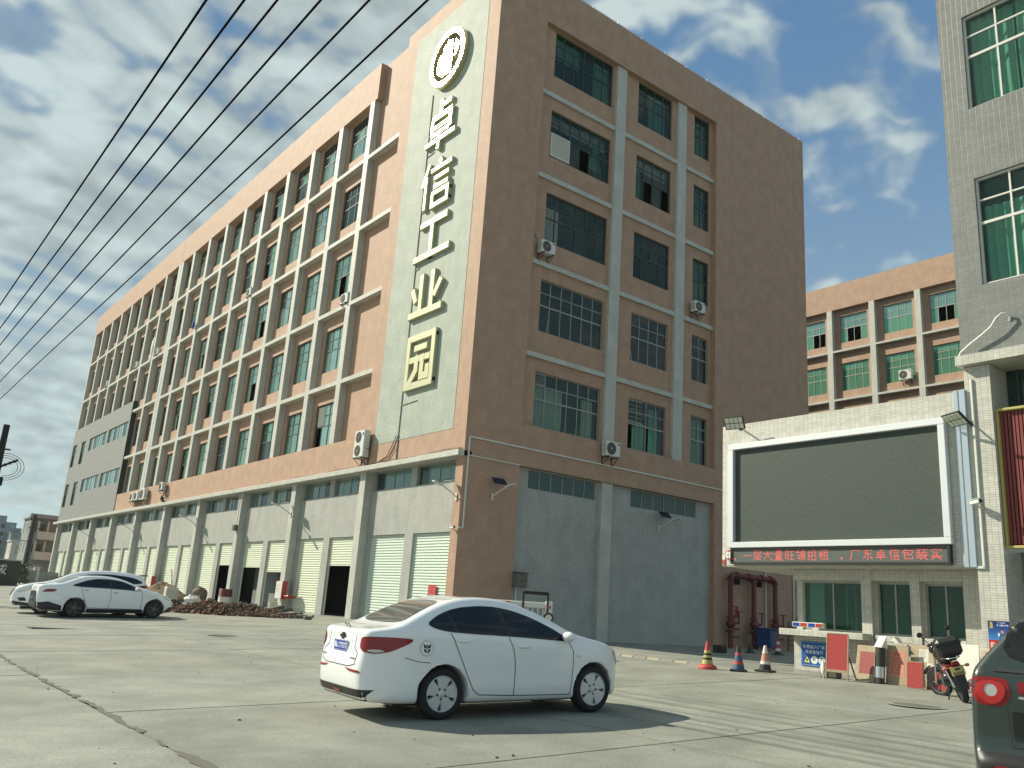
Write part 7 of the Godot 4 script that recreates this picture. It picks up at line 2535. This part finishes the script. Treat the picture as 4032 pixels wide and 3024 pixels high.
	for i in 8:
		var a0 := lerpf(0.5, 2.3, i / 8.0)
		var a1 := lerpf(0.5, 2.3, (i + 1) / 8.0)
		var p := Vector3(1.28 + cos(a0) * 0.34, 0.3 + sin(a0) * 0.34, 0)
		var q := Vector3(1.28 + cos(a1) * 0.34, 0.3 + sin(a1) * 0.34, 0)
		b.quad(p + Vector3(0, 0, -0.06), p + Vector3(0, 0, 0.06), q + Vector3(0, 0, 0.06), q + Vector3(0, 0, -0.06), Vector3(cos(a0), sin(a0), 0))
	obj("front_mudguard", b, M.black_gloss, o)
	for s in [-1.0, 1.0]:
		b = MB.new()
		b.xf = steer
		b.cyl(Vector3(1.28, 0.3, s * 0.085), Vector3(1.02, 0.98, s * 0.085), 0.024, -1.0, 8)
		obj("fork_leg", b, M.chrome, o)
		b = MB.new()
		b.xf = steer
		b.tube([Vector3(1.0, 0.98, 0), Vector3(0.98, 1.03, s * 0.14), Vector3(0.92, 1.06, s * 0.3), Vector3(0.86, 1.05, s * 0.38)], 0.013, 8)
		b.cyl(Vector3(0.90, 1.058, s * 0.30), Vector3(0.85, 1.05, s * 0.40), 0.02, -1.0, 10)
		obj("handlebar", b, M.black_metal, o)
		b = MB.new()
		b.xf = steer
		b.tube([Vector3(0.93, 1.06, s * 0.27), Vector3(0.98, 1.18, s * 0.33), Vector3(0.99, 1.24, s * 0.37)], 0.008, 6)
		b.ball(Vector3(0.98, 1.27, s * 0.39), Vector3(0.025, 0.05, 0.075), 12, 8)
		obj("mirror", b, M.black_plastic, o)
		b = MB.new()
		b.tube([Vector3(-0.05, 0.3, s * 0.1), Vector3(0.12, 0.68, s * 0.13)], 0.026, 8)
		obj("shock_absorber", b, M.chrome, o)
	b = MB.new()
	b.xf = steer
	b.ball(Vector3(1.12, 0.93, 0), Vector3(0.11, 0.11, 0.11), 14, 10)
	b.cbox(Vector3(1.04, 1.04, 0), Vector3(0.1, 0.08, 0.2), 0.03)
	obj("headlight", b, M.black_gloss, o)
	b = MB.new()
	b.tube([Vector3(0.82, 0.5, 0.1), Vector3(0.85, 0.26, 0.13), Vector3(0.5, 0.2, 0.15), Vector3(0.15, 0.26, 0.16)], 0.024, 8)
	b.cyl(Vector3(0.2, 0.25, 0.16), Vector3(-0.28, 0.38, 0.17), 0.05, -1.0, 12)
	obj("exhaust", b, M.chrome, o)
	b = MB.new()
	b.tube([Vector3(0.45, 0.26, -0.1), Vector3(0.40, 0.0, -0.22)], 0.014, 6)
	b.tube([Vector3(0.35, 0.26, 0.08), Vector3(0.28, 0.03, 0.14)], 0.014, 6)
	obj("stand", b, M.black_metal, o)

func wall_units() -> void:
	var A := -PI / 2
	air_con("tall two-fan air conditioner on a bracket beside the pale corner panel", Vector3(19.99, 8.42, -38.0), A, 1.0, 1.36, 2)
	air_con("air conditioner on the ledge below the third-row window nearest the corner panel", Vector3(20.35, 17.80, -42.55), A)
	air_con("air conditioner under a top-but-one row window, mid street face", Vector3(20.35, 22.36, -58.6), A)
	air_con("air conditioner beside the double column, pale cloth hanging next to it", Vector3(20.35, 22.36, -81.2), A)
	air_con("air conditioner in the fourth row, second one left of the double column", Vector3(20.35, 22.36, -88.2), A)
	air_con("air conditioner in the fourth row furthest along the street face", Vector3(20.35, 22.36, -99.8), A)
	air_con("leftmost of the three air conditioners side by side above the ledge", Vector3(19.99, 8.55, -79.3), A, 1.0, 0.75)
	air_con("middle one of the three air conditioners side by side above the ledge", Vector3(19.99, 8.55, -77.9), A, 1.0, 0.75)
	air_con("rightmost and largest of the three air conditioners above the ledge", Vector3(19.99, 8.5, -76.0), A, 1.2, 0.95)
	air_con("single air conditioner above the ledge right of the group of three", Vector3(19.99, 8.98, -71.0), A)
	air_con("air conditioner with round dark fan at a gable window, cable above", Vector3(23.75, 18.06, -29.55), 0.0)
	air_con("air conditioner under a narrow gable window at the right", Vector3(34.75, 18.10, -29.55), 0.0)
	air_con("air conditioner at the foot of the gable's left pale column", Vector3(28.25, 8.98, -29.29), 0.0, 0.92, 0.72)
	air_con("air conditioner on a belt of the rear factory block", Vector3(68.85, 22.0 + 0.75, -35.1), A, 1.1, 0.85)
	solar_lamp("solar lamp on the tan corner block above the last shutters", Vector3(19.98, 6.35, -29.6), A, false)
	solar_lamp("solar lamp on the pillar between the second and third shutter bays", Vector3(19.98, 6.35, -46.1), A, false)
	solar_lamp("solar lamp on the pillar behind the sand heap", Vector3(19.98, 6.35, -62.4), A, false)
	solar_lamp("solar lamp on the pillar above the parked cars", Vector3(19.98, 6.35, -78.6), A, false)
	solar_lamp("solar lamp furthest along the shutters at the left", Vector3(19.98, 6.35, -94.8), A, false)
	solar_lamp("solar lamp with large tilted panel on the tan gable corner", Vector3(21.6, 6.55, -29.28), 0.25, true)
	solar_lamp("solar lamp on the grey tiled gable bay", Vector3(32.3, 6.4, -29.58), 0.25, true)
	var o := thing("loudspeaker", "small black horn loudspeaker on the ledge, right of three air conditioners", "loudspeaker", Vector3(19.85, 7.99, -70.6), A)
	var b := MB.new()
	b.cbox(Vector3(0, 0.1, 0), Vector3(0.2, 0.2, 0.2), 0.03)
	b.lathe([Vector2(0.08, 0.0), Vector2(0.14, 0.1), Vector2(0.24, 0.2), Vector2(0.22, 0.2), Vector2(0.05, 0.02)], 16, Transform3D(Basis(Vector3.RIGHT, PI / 2), Vector3(0, 0.3, 0)))
	obj("horn", b, M.black_plastic, o)
	o = thing("junction_box", "dark box with hanging cable high on a shutter pillar", "electric box", Vector3(19.98, 5.5, -54.2), A)
	b = MB.new()
	b.cbox(Vector3(0, 0, 0.12), Vector3(0.4, 0.36, 0.24), 0.02)
	obj("box", b, M.cabinet, o)
	b = MB.new()
	b.tube([Vector3(0, 0.1, 0.05), Vector3(0.1, 0.6, 0.05), Vector3(0.05, 1.6, 0.04), Vector3(0, 2.2, 0.04)], 0.015, 6)
	obj("cable", b, M.black_plastic, o)
	o = thing("cable_loop", "loose black cable hanging above the air conditioner on the gable", "cable", Vector3(23.3, 18.6, -29.58))
	b = MB.new()
	b.tube([Vector3(0, 0, 0.2), Vector3(-0.25, 0.5, 0.06), Vector3(-0.3, 1.2, 0.03), Vector3(-0.25, 2.0, 0.02)], 0.018, 6)
	obj("cable", b, M.black_plastic, o)
	o = thing("laundry", "blue cloth hanging from a pole outside a street window", "laundry", Vector3(20.2, 22.7, -70.8), A)
	b = MB.new()
	b.cyl(Vector3(-0.9, 0.1, 0.1), Vector3(0.6, 0.35, 0.5), 0.02, -1.0, 6)
	obj("pole", b, M.white_metal, o)
	b = MB.new()
	crumple(b, Vector3(0.3, 0.1, 0.4), Vector3(0.28, 0.34, 0.12), noise(3, 2.0, 3), 0.5)
	obj("cloth", b, M.blue_cloth, o)
	o = thing("laundry", "pale cloth hung out beside the air conditioner at the double column", "laundry", Vector3(20.2, 22.7, -82.8), A)
	b = MB.new()
	crumple(b, Vector3(-0.4, 0.6, 0.2), Vector3(0.35, 1.2, 0.12), noise(4, 1.0, 3), 0.4)
	obj("cloth", b, M.paper, o)

func wires_and_poles() -> void:
	var spec := [[2.63, 8.46, "leftmost"], [3.05, 8.45, "second from the left"], [3.41, 8.44, "third from the left"], [3.88, 8.43, "third from the right"], [4.42, 8.46, "second from the right"], [5.02, 8.42, "rightmost"]]
	for s in spec:
		var p := []
		for i in 60:
			var z := 20.0 - i * 2.6
			var u := (z - 20.0) / -150.0
			p.append(Vector3(s[0], s[1] + 1.58 - 0.12 * sin(PI * clampf(u * 2.5, 0.0, 1.0)), z))
		var b := MB.new()
		b.tube(p, 0.019, 6)
		tag(obj("overhead_wire", b, M.wire_black), "black overhead wire, %s of the six along the street" % s[2], "wire", "overhead wires along the street")
	var o := thing("utility_pole", "dark twin utility pole with cable loops at the left edge", "utility pole", ground(5.25, -45.7))
	var b: MB
	for x in [0.0, -0.62]:
		b = MB.new()
		b.cyl(Vector3(x, -0.2, 0.0 if x == 0.0 else 0.3), Vector3(x, 8.15 if x == 0.0 else 7.75, 0.0 if x == 0.0 else 0.3), 0.19, 0.135, 18)
		obj("post", b, M.black_metal, o)
	b = MB.new()
	b.xf = Transform3D(Basis(Vector3.BACK, 0.55), Vector3(0.2, 6.25, 0.1))
	b.cbox(Vector3(-0.1, 0, 0), Vector3(1.5, 0.1, 0.1), 0.01)
	for i in 6:
		b.lathe([Vector2(0.06, 0.0), Vector2(0.09, 0.03), Vector2(0.06, 0.06)], 10, Transform3D(Basis(Vector3.BACK, -PI / 2), Vector3(-0.55 + i * 0.2, 0, 0)))
	obj("insulator_arm", b, M.black_metal, o)
	for k in 3:
		b = MB.new()
		var p := []
		for i in 15:
			var a := lerpf(1.9, -1.5, i / 14.0)
			p.append(Vector3(0.25 + cos(a) * (0.55 + 0.13 * k), 6.2 + sin(a) * (0.42 + 0.10 * k), 0.1 + 0.03 * k))
		p.append(Vector3(-0.3, 5.3, 0.1))
		b.tube(p, 0.014, 6)
		obj("cable_loop", b, M.black_plastic, o)
	b = MB.new()
	b.cbox(Vector3(0.05, 5.5, 0.1), Vector3(0.5, 0.4, 0.35), 0.03)
	b.cbox(Vector3(0.1, 7.0, 0.15), Vector3(0.5, 0.07, 0.07), 0.01)
	obj("switch_box", b, M.black_metal, o)
	o = thing("utility_pole", "grey concrete utility pole before the old grey house", "utility pole", ground(16.4, -104.0))
	b = MB.new()
	b.cyl(Vector3(0, -0.2, 0), Vector3(0, 7.0, 0), 0.24, 0.17, 14)
	obj("post", b, M.rubble_dark, o)
	for y in [6.5, 5.6, 4.2]:
		b = MB.new()
		b.cbox(Vector3(0.2 if y > 5.0 else -0.4, y, 0), Vector3(1.2, 0.08, 0.08), 0.01)
		if y > 5.0:
			for x in [-0.3, 0.3, 0.7]:
				b.cyl(Vector3(x, y, 0), Vector3(x, y + 0.2, 0), 0.05, -1.0, 8)
		obj("crossarm", b, M.rubble_dark, o)

func far_house(called: String, label: String, p: Vector3, s: Vector3, storeys: int, cols: int, wall: String, extra: Callable) -> Node3D:
	var o := thing(called, label, "building", p)
	var face_w := s.x / cols
	var side_n := maxi(2, int(s.z / face_w))
	var fh := s.y / storeys
	for face in 2:                        # south face (+z) and street face (-x)
		var xf := Transform3D.IDENTITY if face == 0 else FA * Transform3D(Basis.IDENTITY, Vector3.ZERO)
		var wdt := s.x if face == 0 else s.z
		var n := cols if face == 0 else side_n
		var holes := []
		for r in storeys:
			for c in n:
				holes.append(Rect2((c + 0.26) * wdt / n - (0.0 if face == 0 else wdt), r * fh + fh * 0.32, wdt / n * 0.5, fh * 0.46))
		var b := MB.new()
		if face == 0:
			b.wall(0.0, wdt, -1.5, s.y, 0.0, holes, 0.2)
		else:
			b.wall(-wdt, 0.0, -1.5, s.y, 0.0, holes, 0.2)
		obj("wall", b, M[wall], o, xf)
		for h in holes:
			add_window(o, xf * at(h.get_center().x, h.position.y, -0.18), h.size.x, h.size.y, 2, [h.size.y], func(_r, c): return "coated_dark" if int(h.position.x * 3 + h.position.y) % 3 else "coated_1", M.frame_light, false)
	var b := MB.new()
	b.box(Vector3(0.05, -1.5, -s.z + 0.01), Vector3(s.x - 0.01, s.y - 0.02, -0.3), "")
	b.box(Vector3(-0.2, s.y, -s.z), Vector3(s.x + 0.1, s.y + 0.25, 0.2))
	obj("roof", b, M[wall], o)
	extra.call(o)
	return o

func far_left() -> void:
	far_house("old_house", "grey three-storey house with balconies beyond the far end of the factory", Vector3(19.2, gh(19.2, -124.0), -124.0), Vector3(12.0, 7.6, 5.0), 3, 5, "wall_far", func(o):
		for y in [2.6, 5.1]:
			var b := MB.new()
			b.cbox(Vector3(2.6, y, 0.55), Vector3(3.4, 0.16, 1.1), 0.02)
			b.cbox(Vector3(2.6, y + 0.5, 1.06), Vector3(3.4, 0.85, 0.08), 0.02)
			obj("balcony", b, M.render_white, o)
			for x in [0.8, 1.9, 3.2, 4.4]:
				b = MB.new()
				b.box(Vector3(x, y, 0.0), Vector3(x + 0.22, y + 2.3, 0.45))
				obj("pier", b, M.white_brick, o)
		var c := MB.new()
		c.cbox(Vector3(3.0, 7.9, 0.4), Vector3(6.6, 0.5, 1.4), 0.03)
		obj("cornice", c, M.wall_far, o))
	far_house("white_house", "pale low house half hidden behind the black sign wall, far left", Vector3(25.8, gh(25.8, -182.0), -182.0), Vector3(9.0, 6.6, 5.0), 2, 3, "render_white", func(o):
		var b := MB.new()
		b.lathe([Vector2(0.0, 0.0), Vector2(0.6, 0.15), Vector2(0.9, 0.5)], 16, Transform3D(Basis(Vector3.RIGHT, 0.9), Vector3(3.2, 3.6, 0.8)))
		obj("dish", b, M.rubble_dark, o)
		b = MB.new()
		b.cbox(Vector3(5.0, 7.4, -3.0), Vector3(4.5, 1.8, 5.0), 0.05)
		obj("roof_room", b, M.wall_far_blue, o))
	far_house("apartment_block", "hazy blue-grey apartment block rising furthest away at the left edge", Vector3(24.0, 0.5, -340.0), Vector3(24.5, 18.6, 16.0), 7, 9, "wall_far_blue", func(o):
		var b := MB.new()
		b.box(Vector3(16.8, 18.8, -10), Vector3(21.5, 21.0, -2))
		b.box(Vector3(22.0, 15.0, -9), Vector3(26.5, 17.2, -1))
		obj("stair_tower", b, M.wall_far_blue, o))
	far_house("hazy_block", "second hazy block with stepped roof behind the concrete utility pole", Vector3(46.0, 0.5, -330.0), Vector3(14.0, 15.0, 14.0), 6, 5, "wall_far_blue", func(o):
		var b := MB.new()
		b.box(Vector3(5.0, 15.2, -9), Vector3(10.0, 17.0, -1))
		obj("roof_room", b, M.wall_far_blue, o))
	# black sign wall with one white character in view
	var o := thing("sign_wall", "low black stone wall with a white brushed character at the far left", "sign wall", Vector3(8.0, gh(11.0, -87.0), -87.0), 0.12)
	var b := MB.new()
	b.cbox(Vector3(1.9, 1.05, 0), Vector3(7.2, 2.2, 0.5), 0.03)
	obj("wall", b, M.stone_dark, o)
	b = MB.new()
	b.cbox(Vector3(1.9, 2.2, 0), Vector3(7.4, 0.12, 0.7), 0.02)
	obj("coping", b, M.render_white, o)
	var i := 0
	for p in strokes("成"):
		var q := PackedVector2Array()
		for v in p:
			q.append(Vector2(3.55 + v.x / 15.0 * 0.85, 0.95 + (15.0 - v.y) / 15.0 * 0.85))
		for poly in Geometry2D.offset_polyline(q, 0.045, Geometry2D.JOIN_ROUND, Geometry2D.END_ROUND):
			if not Geometry2D.is_polygon_clockwise(poly):
				b = MB.new()
				b.prism(poly, 0.25, 0.27 + 0.003 * i)
				obj("stroke", b, M.paper, o)
		i += 1
	# gate posts and low wall
	for t in [[15.1, -94.0, "pale gate post with grey cap nearest the black sign wall"], [17.75, -106.0, "pale gate post with grey cap beside the factory's last pillar"]]:
		o = thing("gate_post", t[2], "gate post", ground(t[0], t[1]), 0.0, "gate posts at the far left")
		b = MB.new()
		b.cbox(Vector3(0.2, 0.8, -0.3), Vector3(0.55, 1.7, 0.6), 0.02)
		obj("shaft", b, M.render_white, o)
		b = MB.new()
		b.cbox(Vector3(0.2, 1.72, -0.3), Vector3(0.75, 0.14, 0.8), 0.03)
		obj("cap", b, M.wall_far, o)
	o = thing("boundary_wall", "weathered pale boundary wall between the gate posts and the factory", "wall", ground(17.0, -108.0))
	b = MB.new()
	b.cbox(Vector3(5.0, 0.5, -0.5), Vector3(8.0, 1.4, 0.25), 0.02)
	b.cbox(Vector3(-1.9, 0.55, 14.5), Vector3(1.5, 1.2, 0.25), 0.02)
	obj("wall", b, M.wall_far, o)
	o = thing("shrub", "dark green shrub between the black sign wall and the gate posts", "shrub", ground(14.1, -90.5))
	b = MB.new()
	for k in 900:
		var a := rng.randf() * TAU
		var r := sqrt(rng.randf())
		var y := rng.randf()
		var p := Vector3(cos(a) * r * 0.75 * (1.1 - 0.5 * y), 0.15 + y * 1.7, sin(a) * r * 0.7 * (1.1 - 0.5 * y))
		var u := Vector3(rng.randfn(), rng.randfn(), rng.randfn()).normalized() * 0.09
		var w := u.cross(Vector3(rng.randfn(), rng.randfn(), rng.randfn()).normalized()).normalized() * 0.05
		var nn := u.cross(w).normalized()
		b.tri(p - u, p + w, p + u, nn, nn, nn)
		b.tri(p - u, p + u, p - w, nn, nn, nn)
	obj("foliage", b, M.leaf, o).set_meta("kind", "stuff")
	b = MB.new()
	for k in 4:
		b.cyl(Vector3(0, 0, 0), Vector3(cos(k * 1.6) * 0.4, 1.1, sin(k * 1.6) * 0.4), 0.03, 0.012, 6)
	obj("stem", b, M.wood, o)

func _ready() -> void:
	rng.seed = 20240
	set_camera_and_light()
	make_materials()
	make_ground()
	factory()
	back_building()
	gatehouse()
	letters()
	wall_units()
	near_sedan()
	far_sedan()
	far_suv()
	near_suv()
	gate_things()
	motorcycle()
	yard_gate()
	rubble()
	wires_and_poles()
	far_left()
